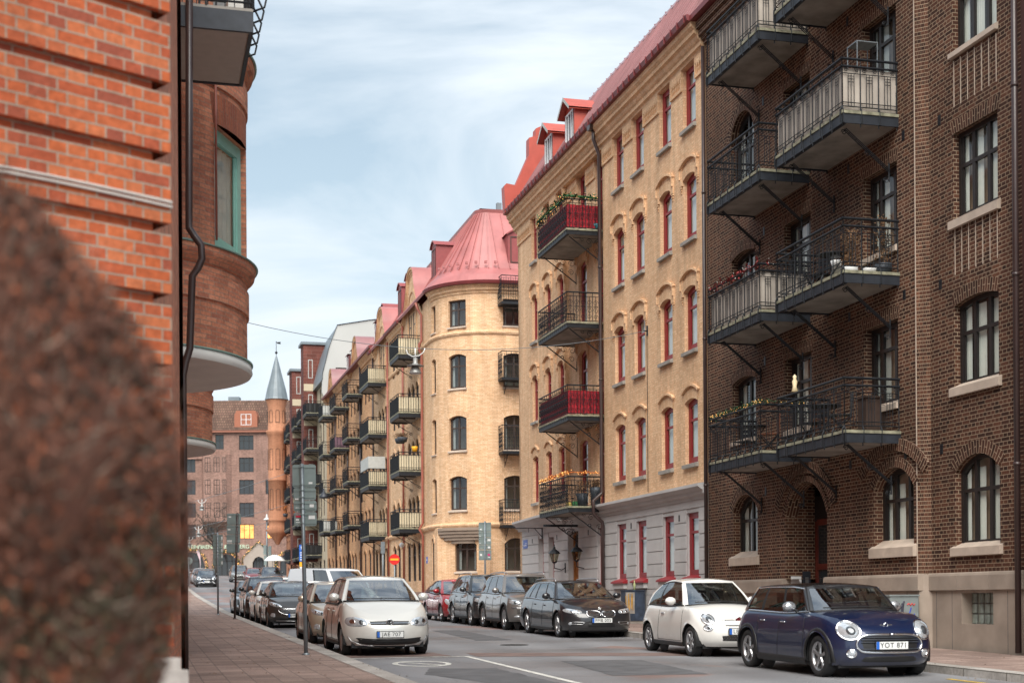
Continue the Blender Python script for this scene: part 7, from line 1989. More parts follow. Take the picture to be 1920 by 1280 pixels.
        gp = smoothp([(0, .60), (.40, .60), (.56, .58), (.48, .48), (.30, .425), (0, .415), (-.30, .425), (-.48, .48), (-.56, .58), (-.40, .60)], 3)
        grille(t, c, gp, [((-.48, z), (.48, z)) for z in (.45, .485, .52, .555)], 'black', 'chrome', .014, slatm='alloy', sr=.006)
        lamp(t, c, smoothp([(.66, .34), (.66, .46), (.76, .47), (.79, .38)], 3), .012, 'lens', name='fog_lamp')
        grille(t, c, [(.6, .33), (.5, .26), (-.5, .26), (-.6, .33)], (), 'black')
        m_ = MB(); front_line(c, [(-.62, .235), (0, .225), (.62, .235)], .010, m_, .01); m_.build('bumper_trim', [M['alloy']], t, uv=False)
        x = c.surf_front(0, .66, .012); m_ = MB(); m_.lathe([(0, 0), (.05, .0), (.05, .004)], 0, 0, 0, 14); m_.v = [(x+z*1.0, y*1.0, .655+xx*.5) for xx, y, z in m_.v]; m_.build('badge', [M['chrome']], t, uv=False)
        if plate: add_plate(t, c, .40, plate)
    elif kind == 'prius':
        lamp(t, c, smoothp([(.46, .62), (.56, .70), (.74, .80), (.80, .72), (.74, .60), (.58, .565)]), .025, 'lens', [(.66, .68, .045, 'lensdark', 0)])
        grille(t, c, [(.45, .40), (.40, .28), (-.40, .28), (-.45, .40)], (), 'black'); lamp(t, c, smoothp([(.62, .36), (.64, .50), (.72, .50), (.73, .38)], 3), .01, 'lens', name='fog_lamp')
        if plate: add_plate(t, c, .45, plate)
def rails(t, c):
    for sy in (1, -1):
        rs = c.roof; m_ = MB(); y = rs['wt']*.97
        pts = [(lerp(rs['top_f']-.1, rs['top_r']+.15, i/12), sy*y, pl_(rs['line'], lerp(rs['top_f']-.1, rs['top_r']+.15, i/12))+(.045 if 0 < i < 12 else -.015)) for i in range(13)]
        m_.tube(pts, .014, 6); m_.build('roof_rail', [M['alloy']], t, uv=False)
def scar(name, label, spec, colour, wheel_s, o_side, kind, group, side='R', plate=None, feats=(), rail=False, metal=.3, simple=False, yaw=0, glassm='carglass'):
    """wheel_s: s of the front axle; o_side: o of the tyre side nearest the road centre (right-hand row) or kerb side (left-hand row)"""
    c = spec(); s0 = wheel_s+c.wb/2
    o0 = (o_side-c.W+.03) if side == 'R' else (o_side-c.W+.03)
    t, c, pm = build_car(name, label, c, colour, s0, o0, group, feats=dict(feats), metal=metal, simple=simple, yaw=yaw, glassm=glassm)
    front_generic(t, c, kind, plate)
    if rail: rails(t, c)
    return t, c, pm
GR, GL = 'cars parked along the right kerb', 'cars parked along the left kerb'
blackpaint = paint('gloss_black', (.012, .012, .014)); flag = plain('chequered_mirror', (.32, .33, .35), .2, metal=.5, var=.75, scale=16, coat=1)
scar('parked_car', 'dark blue compact car with round headlights and black roof leading the right row', spec_mini, (.004, .014, .058), -2.11, 4.88, 'mini', GR, plate='YOT 871', metal=.35,
     feats=dict(roofmat=blackpaint, pillarmat=blackpaint, trim='chrome', mirror=flag, cladding=.05, doors=(.78, -.12, -.92), handles=(.05, -.72), chromeh=1))
scar('parked_car', 'small white rounded car with twin round lamps parked behind the dark blue car', spec_500, (.70, .69, .66), 3.75, 4.62, '500', GR, plate='LBG 264', metal=.0, feats=dict(doors=(.72, -.55), handles=(-.32,), chromeh=1, spokes=6))
scar('parked_car', 'black estate car with twin kidney grilles and silver roof rails on the right', spec_wagon, (.012, .013, .018), 13.06, 4.52, 'bmw', GR, plate='PMB 005', rail=True, metal=.2, feats=dict(doors=(1.05, .05, -.98), handles=(.2, -.72), spokes=7, trim='chrome'))
scar('parked_car', 'grey SUV with silver roof rails behind the black estate car', spec_suv, (.24, .225, .215), 18.6, 4.52, 'suv', GR, rail=True, metal=.6, plate='TGX 318', feats=dict(cladding=.05, doors=(.92, -.05, -.95), handles=(.15, -.78), trim='chrome'))
scar('parked_car', 'dark grey SUV between the grey SUV and the red hatchback', spec_suv, (.035, .038, .042), 22.7, 4.6, 'suv', GR, rail=True, metal=.5, feats=dict(doors=(.92, -.05, -.95), handles=(.15, -.78), trim='chrome', spokes=8))
scar('parked_car', 'red hatchback at the far end of the right row beside the cream corner house', spec_prius, (.36, .012, .02), 27.2, 4.62, 'prius', GR, metal=.3, feats=dict(doors=(1.0, 0, -.95), handles=(.15, -.75)))
scar('parked_car', 'silver tall hatchback with chrome round badge at the front of the left row', spec_plus, (.72, .71, .67), 6.75, 10.92, 'plus', GL, plate='JAE 707', metal=.25, feats=dict(doors=(.95, -.05, -.9), handles=(.1, -.75), mirror_x=.75))
scar('parked_car', 'beige car mostly hidden behind the silver hatchback', spec_hatch, (.50, .42, .33), 12.2, 10.95, 'hatch', GL, metal=.5, feats=dict(doors=(.8, -.05, -.85), handles=(.1, -.7)))
scar('parked_car', 'dark brown grey hatchback with wide chrome edged grille in the left row', spec_hatch, (.045, .04, .037), 23.5, 10.97, 'hatch', GL, plate='BWG 681', metal=.4, feats=dict(doors=(.8, -.05, -.85), handles=(.1, -.7)))
scar('parked_car', 'white hatchback squeezed between the brown grey hatchback and the black SUV', spec_hatch, (.66, .64, .60), 28.3, 10.97, 'hatch', GL, metal=0, feats=dict(doors=(.8, -.05, -.85), handles=(.1, -.7)))
scar('parked_car', 'black SUV in the left row behind the white hatchback', spec_suv, (.02, .02, .022), 33.2, 11.0, 'suv', GL, metal=.2, feats=dict(doors=(.92, -.05, -.95), handles=(.15, -.78)))
scar('parked_car', 'dark green grey small hatchback at the far end of the left row', spec_hatch, (.05, .052, .05), 38.4, 11.05, 'hatch', GL, metal=.3, feats=dict(doors=(.8, -.05, -.85), handles=(.1, -.7)))
# ============================================================ street furniture, wires, lamps, far traffic
def sign_back(name, label, x, y, zg, panels, ztop, lean=0.0, r=.038, stick=(), group=None, dark=False, yaw=0.0):
    t = thing_w(name, label, 'road sign', x, y, zg, yaw, group); ORG[t.name] = (0, 0, 0)
    mb = MB(); mb.tube([(0, 0, 0), (-lean*.5, 0, (ztop-zg)*.5), (-lean, 0, ztop-zg)], r, 10); mb.lathe([(.07, 0), (.07, .02), (.045, .04)], 0, 0, 0, 12); mb.build('pole', M['pole'] if not dark else M['pipe'], t, uv=False)
    for (x0, x1, z0, z1) in panels:
        mb = MB(); a, b, c, d = x0, x1, z0-zg, z1-zg; e = .025
        mb.prism([(a+e, c), (b-e, c), (b, c+e), (b, d-e), (b-e, d), (a+e, d), (a, d-e), (a, c+e)], 'y', r+.012, r+.016)
        for zz in (c+.05, d-.05): mb.box(a+.01, b-.01, r+.002, r+.012, zz-.014, zz+.014); mb.tube([(-lean-.05, -.0, zz), (-lean-.045, -r-.006, zz), (-lean+.045, -r-.006, zz), (-lean+.05, 0, zz)], .006, 4)
        mb.build('sign_panel', M['signback'], t, uv=False)
    for (px_, pz, w, h, m) in stick:
        mb = MB(); mb.box(px_-w/2, px_+w/2, r+.006, r+.0115, pz-zg-h/2, pz-zg+h/2); mb.build('sticker', M[m], t, uv=False)
    return t
x, y = -3.86, 26.6
sign_back('road_sign', 'nearest grey road sign seen from behind, with stickers, in front of the silver hatchback', x, y, gz(y)+.12,
    [(-.24, .20, 3.625, 4.05), (-.22, .20, 3.385, 3.615), (-.22, .21, 3.175, 3.375), (-.21, .21, 2.9, 3.165)], 4.06, .055,
    stick=[(.10, 3.70, .07, .045, 'plate'), (-.16, 3.41, .07, .035, 'plate'), (-.15, 3.23, .07, .035, 'plate'), (-.13, 3.10, .10, .075, 'stickerred'), (-.15, 3.02, .06, .03, 'plate'), (-.14, 2.955, .07, .045, 'plate'), (.12, 3.29, .08, .08, 'plate'), (.12, 3.08, .12, .10, 'plate')], group='road signs along the left kerb')
x, y = -9.85, 50.5
sign_back('road_sign', 'second grey road sign seen from behind on a leaning pole beyond the nearest one', x, y, gz(y)+.12,
    [(-.25, .24, 4.22, 4.62), (-.26, .22, 3.88, 4.21), (-.27, .21, 3.56, 3.87), (-.28, .19, 3.23, 3.55)], 4.64, -.12, yaw=.12,
    stick=[(-.15, 4.5, .09, .05, 'plate'), (-.18, 4.05, .09, .05, 'plate'), (-.17, 3.62, .17, .10, 'plate')], group='road signs along the left kerb', dark=True)
x, y = -11.7, 56.6
sign_back('road_sign', 'third grey road sign seen from behind, with white edge labels, on a straight pole', x, y, gz(y)+.12,
    [(-.2, .2, 3.9, 4.15), (-.2, .2, 3.66, 3.89), (-.2, .2, 3.42, 3.65), (-.2, .2, 3.17, 3.41), (-.2, .2, 2.92, 3.16)], 4.25, 0,
    stick=[(.16, z, .05, .16, 'plate') for z in (4.0, 3.76, 3.52, 3.3, 3.04)], group='road signs along the left kerb')
t = thing_w('road_sign', 'round grey sign seen from behind far along the left pavement', 'road sign', -26.45, 116.4, gz(116.4)+.12, 0, 'road signs along the left kerb'); ORG[t.name] = (0, 0, 0)
mb = MB(); mb.tube([(0, 0, 0), (0, 0, 2.4)], .04, 8); mb.build('pole', M['pole'], t, uv=False)
mb = MB(); n = 24; mb.prism([(.3*math.cos(2*math.pi*i/n), 2.1+.3*math.sin(2*math.pi*i/n)) for i in range(n)], 'y', .05, .07); mb.build('sign_panel', M['signback'], t, uv=False)
x, y = -1.32, 70.5
sign_back('road_sign', 'dark grey sign seen from behind before the corner house, with a pink sticker', x, y, gz(y)+.12,
    [(-.31, .31, 4.87, 5.33), (-.31, .31, 4.58, 4.86), (-.31, .31, 4.22, 4.57), (-.31, .31, 3.98, 4.21), (-.31, .31, 3.46, 3.96)], 5.38, 0, .045,
    stick=[(-.2, 4.98, .1, .05, 'plate'), (-.24, 4.64, .1, .05, 'plate'), (.2, 4.45, .15, .1, 'plate'), (-.24, 4.28, .09, .05, 'plate'), (-.18, 4.03, .09, .05, 'plate'), (.2, 4.08, .11, .11, 'plate'), (-.2, 3.72, .1, .1, 'plate'), (.19, 3.72, .12, .1, 'stickerpink'), (.2, 3.6, .1, .04, 'plate')])
# no-entry sign
t = thing_w('no_entry_sign', 'round red no entry sign with a yellow bar beside the corner house', 'road sign', -6.18, 75, gz(75)+.12); ORG[t.name] = (0, 0, 0)
mb = MB(); mb.tube([(0, 0, 0), (0, 0, 2.1)], .035, 8); mb.build('pole', M['pole'], t, uv=False)
mb = MB(); zc = 3.65-gz(75)-.12; mb.prism([(.28*math.cos(2*math.pi*i/28), zc+.28*math.sin(2*math.pi*i/28)) for i in range(28)], 'y', -.06, -.04, 0); mb.box(-.21, .21, -.066, -.0605, zc-.05, zc+.05, 1); mb.build('sign_panel', [M['red'], M['signyellow']], t, uv=False)
# parking sign
t = thing_w('parking_sign', 'blue parking sign with arrow plate and yellow panel on the right pavement', 'road sign', -16.5, 112, gz(112)+.12); ORG[t.name] = (0, 0, 0)
zz = gz(112)+.12
mb = MB(); mb.tube([(0, 0, 0), (0, 0, 3.4)], .035, 8); mb.build('pole', M['pole'], t, uv=False)
mb = MB(); mb.box(-.22, .22, -.07, -.05, 5.45-zz, 5.92-zz); p = mb.build('sign_panel', M['blue'], t, uv=False); text('P', .42, 'letter', M['white'], (0, -.075, 5.68-zz), (rad(90), 0, 0), parent=p, ext=.002)
mb = MB(); mb.box(-.22, .22, -.07, -.05, 4.6-zz, 5.42-zz, 0)
for i in range(4): mb.box(-.14, .14, -.075, -.071, 4.72-zz+.18*i, 4.79-zz+.18*i, 1)
mb.build('sign_panel', [M['blue'], M['white']], t, uv=False)
mb = MB(); mb.box(-.2, .2, -.07, -.05, 4.2-zz, 4.57-zz); mb.build('sign_panel', M['signyellow'], t, uv=False)
mb = MB(); mb.box(-.18, .18, -.07, -.05, 3.85-zz, 4.17-zz, 0); mb.box(-.1, .1, -.075, -.071, 3.93-zz, 4.05-zz, 1); mb.build('sign_panel', [M['white'], M['ink']], t, uv=False)
# grey post by the peach house
t = thing_w('grey_post', 'slim grey metal post standing before the cream street front', 'post', -7.6, 84, gz(84)+.12); ORG[t.name] = (0, 0, 0)
mb = MB(); mb.tube([(0, 0, 0), (0, 0, 3.1)], .06, 8); mb.lathe([(.1, 0), (.1, .25), (.065, .3)], 0, 0, 0, 10); mb.box(-.12, .12, -.1, .1, 2.6, 3.3); mb.build('post', M['pole'], t, uv=False)
# wires with hanging lamps
def cat_wire(name, label, A, B, sag, r=.009, n=24):
    A, B = Vector(A), Vector(B); pts = []
    for i in range(n+1): t_ = i/n; p = A+(B-A)*t_; p.z -= sag*4*t_*(1-t_); pts.append(tuple(p))
    mb = MB(); mb.tube(pts, r, 5, cap=False); o = mb.build(name, M['pole'], uv=False); setp(o, label, 'wire'); return pts
pts = cat_wire('lamp_wire', 'thin span wire across the street carrying the grey street lamp', W(18.2, 14.25, 9.8), W(18.6, .05, 9.55), .95)
lp = Vector(pts[12])
def hang_lamp(label, p, sc_=1.0, dark=False):
    t = thing_w('street_lamp', label, 'street lamp', p.x, p.y, p.z-.9*sc_, 0, 'lamps hung on span wires'); ORG[t.name] = (0, 0, 0); k = sc_
    mb = MB(); mb.tube([(0, 0, .9*k), (0, 0, .6*k)], .02*k, 6); mb.tube([(-.26*k, 0, .86*k), (-.22*k, 0, .74*k), (-.08*k, 0, .66*k), (.1*k, 0, .68*k), (.24*k, 0, .78*k), (.28*k, 0, .9*k)], .016*k, 6); mb.build('hanger', M['plate'], t, uv=False)
    mb = MB(); mb.lathe([(0, .62), (.06, .62), (.065, .48), (.085, .46), (.1, .42), (.24, .40), (.25, .385), (.1, .375)], 0, 0, 0, 24); mb.v = [(a*k, b*k, c*k) for a, b, c in mb.v]; mb.build('lamp_shade', M['steel'] if dark else M['lampgrey'], t, uv=False)
    mb = MB(); mb.lathe([(.09, .38), (.12, .32), (.17, .20), (.18, .18), (.165, .18)], 0, 0, 0, 24); mb.lathe([(.16, .19), (.1, .17), (0, .165)], 0, 0, 0, 20, 1); mb.v = [(a*k, b*k, c*k) for a, b, c in mb.v]; mb.build('reflector', [M['lampgrey'], M['plate']], t, uv=False)
hang_lamp('big grey street lamp hanging on its wire in front of the corner house', lp)
mb = MB(); 
hk = thing('wire_anchor', 'small iron wire anchor on the yellow brick wall', 'wire anchor', 18.6, 0, 9.55); mb.tube([(18.6, 0, 9.55), (18.6, .12, 9.55)], .02, 6); mb.box(18.55, 18.65, 0, .02, 9.4, 9.7); mb.tube([(18.6, .02, 9.45), (18.6, .02, 4.7)], .008, 4); mb.build('hook', M['iron'], hk)
for i, (a, b, sg, lab) in enumerate((((-46, 150, 9.5), (-22, 138, 13.8), .5, 'upper far span wire before the mauve building'), ((-46, 160, 8.4), (-23, 146, 11.4), .5, 'middle far span wire before the mauve building'), ((-46, 170, 8.6), (-24, 152, 10.4), .5, 'lowest far span wire before the mauve building'))):
    p_ = cat_wire('lamp_wire', lab, a, b, sg, .02); q = Vector(p_[(15, 13, 10)[i]]); hang_lamp(('highest', 'middle', 'leftmost')[i]+' small white lamp hanging far off before the mauve building', q, 1.5)
t = thing('bracket_lamp', 'dark street lamp hanging from an iron arm on the peach house', 'street lamp', 75.0, 0, 8.2)
mb = MB(); mb.tube([(74.6, 0, 9.2), (74.6, 3.0, 9.2)], .025, 5); mb.tube([(74.6, 0, 8.2), (74.6, 1.2, 9.2)], .02, 5); mb.build('arm', M['iron'], t)
mb = MB(); mb.lathe([(0, 9.1), (.06, 9.1), (.07, 8.85), (.14, 8.8), (.3, 8.55), (.32, 8.45), (.1, 8.44), (0, 8.4)], 74.6, 2.8, 0, 16); mb.build('lamp_shade', M['steel'], t)
t = thing('globe_lamp', 'small white globe wall lamp on the cream street front', 'wall lamp', 57.2, OW, 4.6)
mb = MB(); mb.tube([(57.2, OW, 4.9), (57.2, OW+.35, 5.1), (57.2, OW+.5, 4.9), (57.2, OW+.5, 4.75)], .018, 6); mb.build('arm', M['iron'], t); mb = MB(); mb.lathe([(0, .3), (.11, .26), (.16, .15), (.11, .04), (0, 0)], 57.2, OW+.5, 4.45, 14); mb.build('lamp_globe', M['white'], t)
# lamp post with signal boxes in the square
t = thing_w('lamp_post', 'tall lamp post with traffic lights in front of the mauve building', 'lamp post', -25.8, 150, gz(150)); ORG[t.name] = (0, 0, 0)
mb = MB(); mb.tube([(0, 0, 0), (0, 0, 6.2)], [.12, .07], 8); mb.build('pole', M['pole'], t, uv=False)
mb = MB(); mb.lathe([(0, 6.9), (.08, 6.8), (.1, 6.5), (.35, 6.35), (.35, 6.25), (.15, 6.2)], 0, 0, 0, 12); mb.build('lamp_shade', M['plate'], t, uv=False)
for (x0, z0) in ((-.35, 2.6), (.15, 2.5), (-.3, 1.5)): mb = MB(); mb.box(x0, x0+.3, -.2, .1, z0, z0+1.0); mb.build('signal_box', M['signback'], t, uv=False)
# bare tree
def bare_tree(label, x, y, h, seed, spread):
    rnd = random.Random(seed); t = thing_w('bare_tree', label, 'tree', x, y, gz(y)); ORG[t.name] = (0, 0, 0)
    tr, cr = MB(), MB()
    tr.tube([(0, 0, 0), (.1, 0, h*.2), (-.05, .05, h*.42)], [.30, .24, .20], 8); tr.build('trunk', M['bark'], t, uv=False)
    def br(p, d, L_, r, lv):
        n = 4; pts = [p]; q = Vector(p); dd = Vector(d)
        for i in range(n):
            dd = (dd+Vector((rnd.gauss(0, .22), rnd.gauss(0, .22), rnd.gauss(0, .16)-(.12 if lv > 2 else 0)))).normalized(); q = q+dd*(L_/n); pts.append(tuple(q))
        cr.tube(pts, [lerp(r, r*.5, i/n) for i in range(n+1)], 4 if lv > 1 else 6, cap=False)
        if lv >= 5: return
        for k in range(rnd.choice((3, 3, 4)) if lv < 4 else 3):
            a = pts[rnd.choice((2, 3, 4))]; nd = (dd+Vector((rnd.gauss(0, spread), rnd.gauss(0, spread), rnd.gauss(.05, .5)))).normalized(); br(a, nd, L_*rnd.uniform(.6, .8), r*.55, lv+1)
    for k in range(6):
        a = 2*math.pi*k/6; br((-.05, .05, h*.40), (math.cos(a)*.8, math.sin(a)*.8, .7), h*.27, .11, 1)
    cr.build('crown', M['bark'], t, uv=False)
bare_tree('bare umbrella-shaped tree behind the sign poles before the mauve building', -38.2, 183, 10.0, 5, .75)
bare_tree('bare tree leaning beside the orange turret', -26.5, 192, 10.5, 8, .8)
# fence, bicycle, feather flag and a walker in the square
t = thing_w('metal_railing', 'low metal railing along the edge of the square', 'railing', -40.5, 172, gz(172)); ORG[t.name] = (0, 0, 0)
mb = MB()
for z in (.35, .7, 1.05): mb.tube([(-4.5, 0, z), (4.5, 0, z)], .03, 5)
mb.build('rail', M['pole'], t, uv=False)
for i in range(7): mb = MB(); mb.tube([(-4.5+1.5*i, 0, 0), (-4.5+1.5*i, 0, 1.08)], .035, 5); mb.build('post', M['pole'], t, uv=False)
t = thing_w('bicycle', 'parked bicycle leaning by the metal railing in the square', 'bicycle', -37.0, 170.6, gz(170.6), .3); ORG[t.name] = (0, 0, 0)
for xx in (-.52, .52): mb = MB(); mb.torus((xx, 0, .34), .33, .02, 'y', 20, 5); mb.torus((xx, 0, .34), .03, .02, 'y', 8, 4); mb.build('wheel', M['rubber'], t, uv=False)
mb = MB(); mb.tube([(-.52, 0, .34), (-.15, 0, .78), (.4, 0, .8), (-.02, 0, .3), (-.15, 0, .78)], .018, 5); mb.tube([(-.52, 0, .34), (-.02, 0, .3)], .015, 5); mb.tube([(.4, 0, .95), (.36, 0, .8), (.52, 0, .34)], .018, 5); mb.tube([(.38, -.25, 1.0), (.4, 0, .96), (.38, .25, 1.0)], .015, 5); mb.build('frame', M['steel'], t, uv=False)
mb = MB(); mb.box(-.28, -.05, -.06, .06, .86, .91); mb.build('saddle', M['black'], t, uv=False)
t = thing_w('feather_flag', 'pink feather flag beside the left shop arch', 'flag', -42.9, 196, gz(196)); ORG[t.name] = (0, 0, 0)
mb = MB(); mb.tube([(0, 0, 0), (0, 0, 3.0), (-.3, 0, 3.6)], .03, 5); mb.build('pole', M['pole'], t, uv=False)
mb = MB(); mb.prism([(0, .6), (-.1, 2.2), (-.55, 3.4), (-.4, 3.65), (-.05, 3.3), (.05, 2)], 'y', -.01, .01); mb.build('banner', plain('pink_banner', (.6, .42, .44), .8, var=.1), t, uv=False)
# walker
def person(label, x, y, zg, rotz, coat=(.02, .02, .025)):
    t = thing_w('person', label, 'person', x, y, zg, rotz); ORG[t.name] = (0, 0, 0)
    J = [(0, 0, .95), (0, 0, 1.2), (0, .0, 1.42), (0, .01, 1.52), (0, .03, 1.62), (0, .03, 1.72), (.1, 0, .9), (.12, .14, .5), (.12, .02, .08), (.12, .16, .04), (-.1, 0, .9), (-.11, -.04, .5), (-.12, -.24, .1), (-.12, -.12, .04), (.19, 0, 1.4), (.25, -.06, 1.15), (.26, .06, .92), (.26, .09, .84), (-.19, 0, 1.4), (-.25, .08, 1.15), (-.24, .2, .95), (-.24, .24, .87)]
    Rr = [.15, .16, .15, .06, .095, .07, .10, .065, .045, .035, .10, .065, .045, .035, .065, .05, .036, .03, .065, .05, .036, .03]
    E_ = [(0, 1), (1, 2), (2, 3), (3, 4), (4, 5), (0, 6), (6, 7), (7, 8), (8, 9), (0, 10), (10, 11), (11, 12), (12, 13), (2, 14), (14, 15), (15, 16), (16, 17), (2, 18), (18, 19), (19, 20), (20, 21)]
    me = bpy.data.meshes.new('body'); me.from_pydata(J, E_, []); o = bpy.data.objects.new('body', me); col.objects.link(o)
    o.modifiers.new('skin', 'SKIN'); 
    for i, r_ in enumerate(Rr): me.skin_vertices[0].data[i].radius = (r_, r_*.8)
    me.skin_vertices[0].data[0].use_root = True
    o.modifiers.new('sub', 'SUBSURF').levels = 1
    dg = bpy.context.evaluated_depsgraph_get(); m2 = bpy.data.meshes.new_from_object(o.evaluated_get(dg)); bpy.data.objects.remove(o)
    skin_, tr_, ct_ = plain('skin', (.45, .28, .2), .6, var=.05), plain('dark_trousers', (.025, .028, .04), .9), plain('dark_coat', coat, .9)
    m2.materials.clear(); [m2.materials.append(k) for k in (skin_, tr_, ct_)]
    for p in m2.polygons: z = p.center.z; p.material_index = 0 if z > 1.5 or (abs(p.center.x) > .2 and z < .93) else (1 if z < .86 else 2); p.use_smooth = True
    b = bpy.data.objects.new('body', m2); col.objects.link(b); b.parent = t
    mb = MB(); mb.lathe([(0, .13), (.07, .12), (.105, .05), (.10, -.02), (.08, -.04)], 0, .015, 1.66, 12); mb.build('hair', plain('brown_hair', (.05, .03, .02), .9), t, uv=False)
    mb = MB(); mb.lathe([(.24, .62), (.22, .95), (.2, 1.2), (.2, 1.4), (.1, 1.48)], 0, 0, 0, 12); mb.v = [(a, b_*.75, c) for a, b_, c in mb.v]; mb.build('coat', ct_, t, uv=False)
person('walker in a dark coat on the far left pavement', -33.9, 148, gz(148)+.05, 2.6)
# far traffic
def fcar(label, spec, colour, s, o, kind, metal=.2, face=1, yaw=0, group='distant cars'):
    c = spec(); t, c, pm = build_car('parked_car' if not yaw else 'van', label, c, colour, s, o, group, feats={}, metal=metal, simple=True, face=face, yaw=yaw); front_generic(t, c, kind)
    if face == -1 or yaw:
        for sy in (1, -1): patch(c, [(.55, .72), (.55, .88), (.78, .9), (.8, .72)], .01, .006, 3, sy, front=False).build('tail_lamp', [M['red']], t, uv=False)
    return t, c
fcar('dark small car with round headlights leading the far left row', spec_mini, (.02, .022, .03), 100.8, 9.55, 'mini')
fcar('black car second in the far left row', spec_hatch, (.02, .02, .022), 106.2, 9.5, 'hatch')
fcar('grey car third in the far left row', spec_wagon, (.3, .3, .31), 112, 9.5, 'bmw')
fcar('silver car at the far end near the walker', spec_hatch, (.3, .32, .35), 122, 12.4, 'hatch')
fcar('grey SUV facing the camera far along the right kerb', spec_suv, (.12, .12, .11), 118, 5.6, 'suv')
fcar('dark red car far along the right kerb', spec_hatch, (.16, .02, .025), 108, 5.0, 'hatch')
fcar('black SUV far along the right kerb', spec_suv, (.03, .035, .045), 99, 4.3, 'suv')
fcar('dark blue car driving away with red tail lamps', spec_wagon, (.015, .025, .06), 63, 7.2, 'bmw', face=-1)
fcar('white hatchback driving away with red tail lamps', spec_hatch, (.68, .68, .66), 56, 7.3, 'hatch', face=-1)
fcar('white car waiting behind the beige car, partly hidden', spec_wagon, (.68, .68, .67), 37.5, 7.9, 'bmw')
fcar('red car between the van and the left row, mostly hidden', spec_hatch, (.35, .02, .03), 44.5, 9.0, 'hatch')
def spec_van():
    return Car(4.9, 1.95, 1.97, 3.1, [(-2.4, 1.1), (-1.5, 1.1), (.6, 1.12), (1.3, 1.15), (1.7, 1.1), (2.1, .95), (2.3, .85)],
      dict(base_f=1.72, base_r=-2.42, top_f=.95, top_r=-2.38, wb=.94, wt=.80, line=[(-2.5, 1.93), (-1.5, 1.97), (.5, 1.97), (1.0, 1.93)], cfb=.35, cft=.2, crb=.12, crt=.12, pillars=(.36, .37), dpil=.36), fo=.5, r=.33, zb=.22, nf=2.7, cf=.5, cr=.25)
fcar('white panel van turning towards the side street', spec_van, (.74, .75, .76), 40.6, 6.7, 'hatch', metal=0, yaw=.42)
# ============================================================ things on the balconies
def pot(label, s, o, z, r=.15, h=.25, m='planter_dark', plant=None, ph=.4, shape=1.25, name='plant_pot', seed=1, pm='green'):
    t = thing(name, label, 'plant pot', s, o, z); rnd = random.Random(seed)
    mb = MB(); mb.lathe([(0, 0), (r*.75, 0), (r*.75*shape, h*.6), (r, h), (r*.88, h), (r*.85, h*.9), (0, h*.88)], s, o, z, 16); mb.build('pot', M[m], t)
    if plant:
        mb = MB()
        for i in range(12):
            a = rnd.uniform(0, 6.28); mb.tube([(s, o, z+h*.8), (s+math.cos(a)*r*.5, o+math.sin(a)*r*.5, z+h+ph*.5), (s+math.cos(a)*r*rnd.uniform(.4, 1.3), o+math.sin(a)*r*rnd.uniform(.4, 1.3), z+h+ph*rnd.uniform(.6, 1))], .006, 3, 1)
        for i in range(260):
            a = rnd.uniform(0, 6.28); q = r*rnd.uniform(.1, 1.4); p = Vector((s+q*math.cos(a), o+q*math.sin(a), z+h+ph*rnd.uniform(.05, 1))); d = Vector((rnd.gauss(0, 1), rnd.gauss(0, 1), rnd.gauss(0, 1))).normalized()*.03; e = d.orthogonal()*.5
            mb.poly([tuple(p-d), tuple(p+e), tuple(p+d), tuple(p-e)], 0)
        mb.build('plant', [M[pm], M['bark']], t, uv=False)
    return t
def chair(label, s, o, z, m='iron', yaw=0, group='garden chairs on the brown house balconies'):
    t = thing('garden_chair', label, 'chair', s, o, z, group, yaw); ORG[t.name] = (0, 0, 0)
    mb = MB()
    for i in range(5): mb.box(-.2, .2, -.2+.085*i, -.13+.085*i, .44, .46)
    mb.build('seat', M[m], t, uv=False); mb = MB()
    for i in range(3): mb.box(-.2, .2, -.235, -.215, .6+.1*i, .67+.1*i)
    mb.tube([(-.2, -.22, .44), (-.2, -.25, .9), (.2, -.25, .9), (.2, -.22, .44)], .012, 5); mb.build('backrest', M[m], t, uv=False)
    for x in (-.2, .2):
        mb = MB(); mb.tube([(x, -.22, .44), (x, .2, 0)], .013, 5); mb.build('leg', M['iron'], t, uv=False); mb = MB(); mb.tube([(x, .2, .44), (x, -.22, 0)], .013, 5); mb.build('leg', M['iron'], t, uv=False)
def table(label, s, o, z, m='iron', r=.3):
    t = thing('balcony_table', label, 'table', s, o, z); mb = MB(); mb.lathe([(0, .72), (r, .72), (r, .74), (0, .745)], s, o, z, 20); mb.build('tabletop', M[m], t)
    for a in (0, 2.1, 4.2): mb = MB(); mb.tube([(s+.25*math.cos(a), o+.25*math.sin(a), z+.72), (s-.2*math.cos(a), o-.2*math.sin(a), z)], .012, 5); mb.build('leg', M['iron'], t)
zf = [4.83+3.18*k for k in range(4)]
chair('black slatted garden chair on the open wide balcony of the third floor', 6.3, .55, zf[1], yaw=.4); table('small round table on the open wide balcony of the third floor', 5.6, .6, zf[1])
chair('black garden chair on the lowest wide balcony, nearer end', 5.1, .7, zf[0], yaw=-.5); chair('black garden chair on the lowest wide balcony, farther end', 6.5, .6, zf[0], yaw=.5); table('dark table on the lowest wide balcony', 5.8, .7, zf[0], r=.36)
chair('wooden seated garden chair on the fairy light balcony, nearer end', 8.6, .7, zf[0], 'pot_terra', -.4); chair('black garden chair on the fairy light balcony, farther end', 10.2, .6, zf[0], yaw=.6); table('dark table on the fairy light balcony', 9.4, .7, zf[0])
pot('white bowl planter with dry reeds on the open wide balcony', 4.35, .85, zf[1], .15, .17, 'white', True, .75, 1.35, seed=4, pm='dryleaf'); pot('small white bowl between the two plants on the open wide balcony', 4.2, .5, zf[1], .14, .13, 'white')
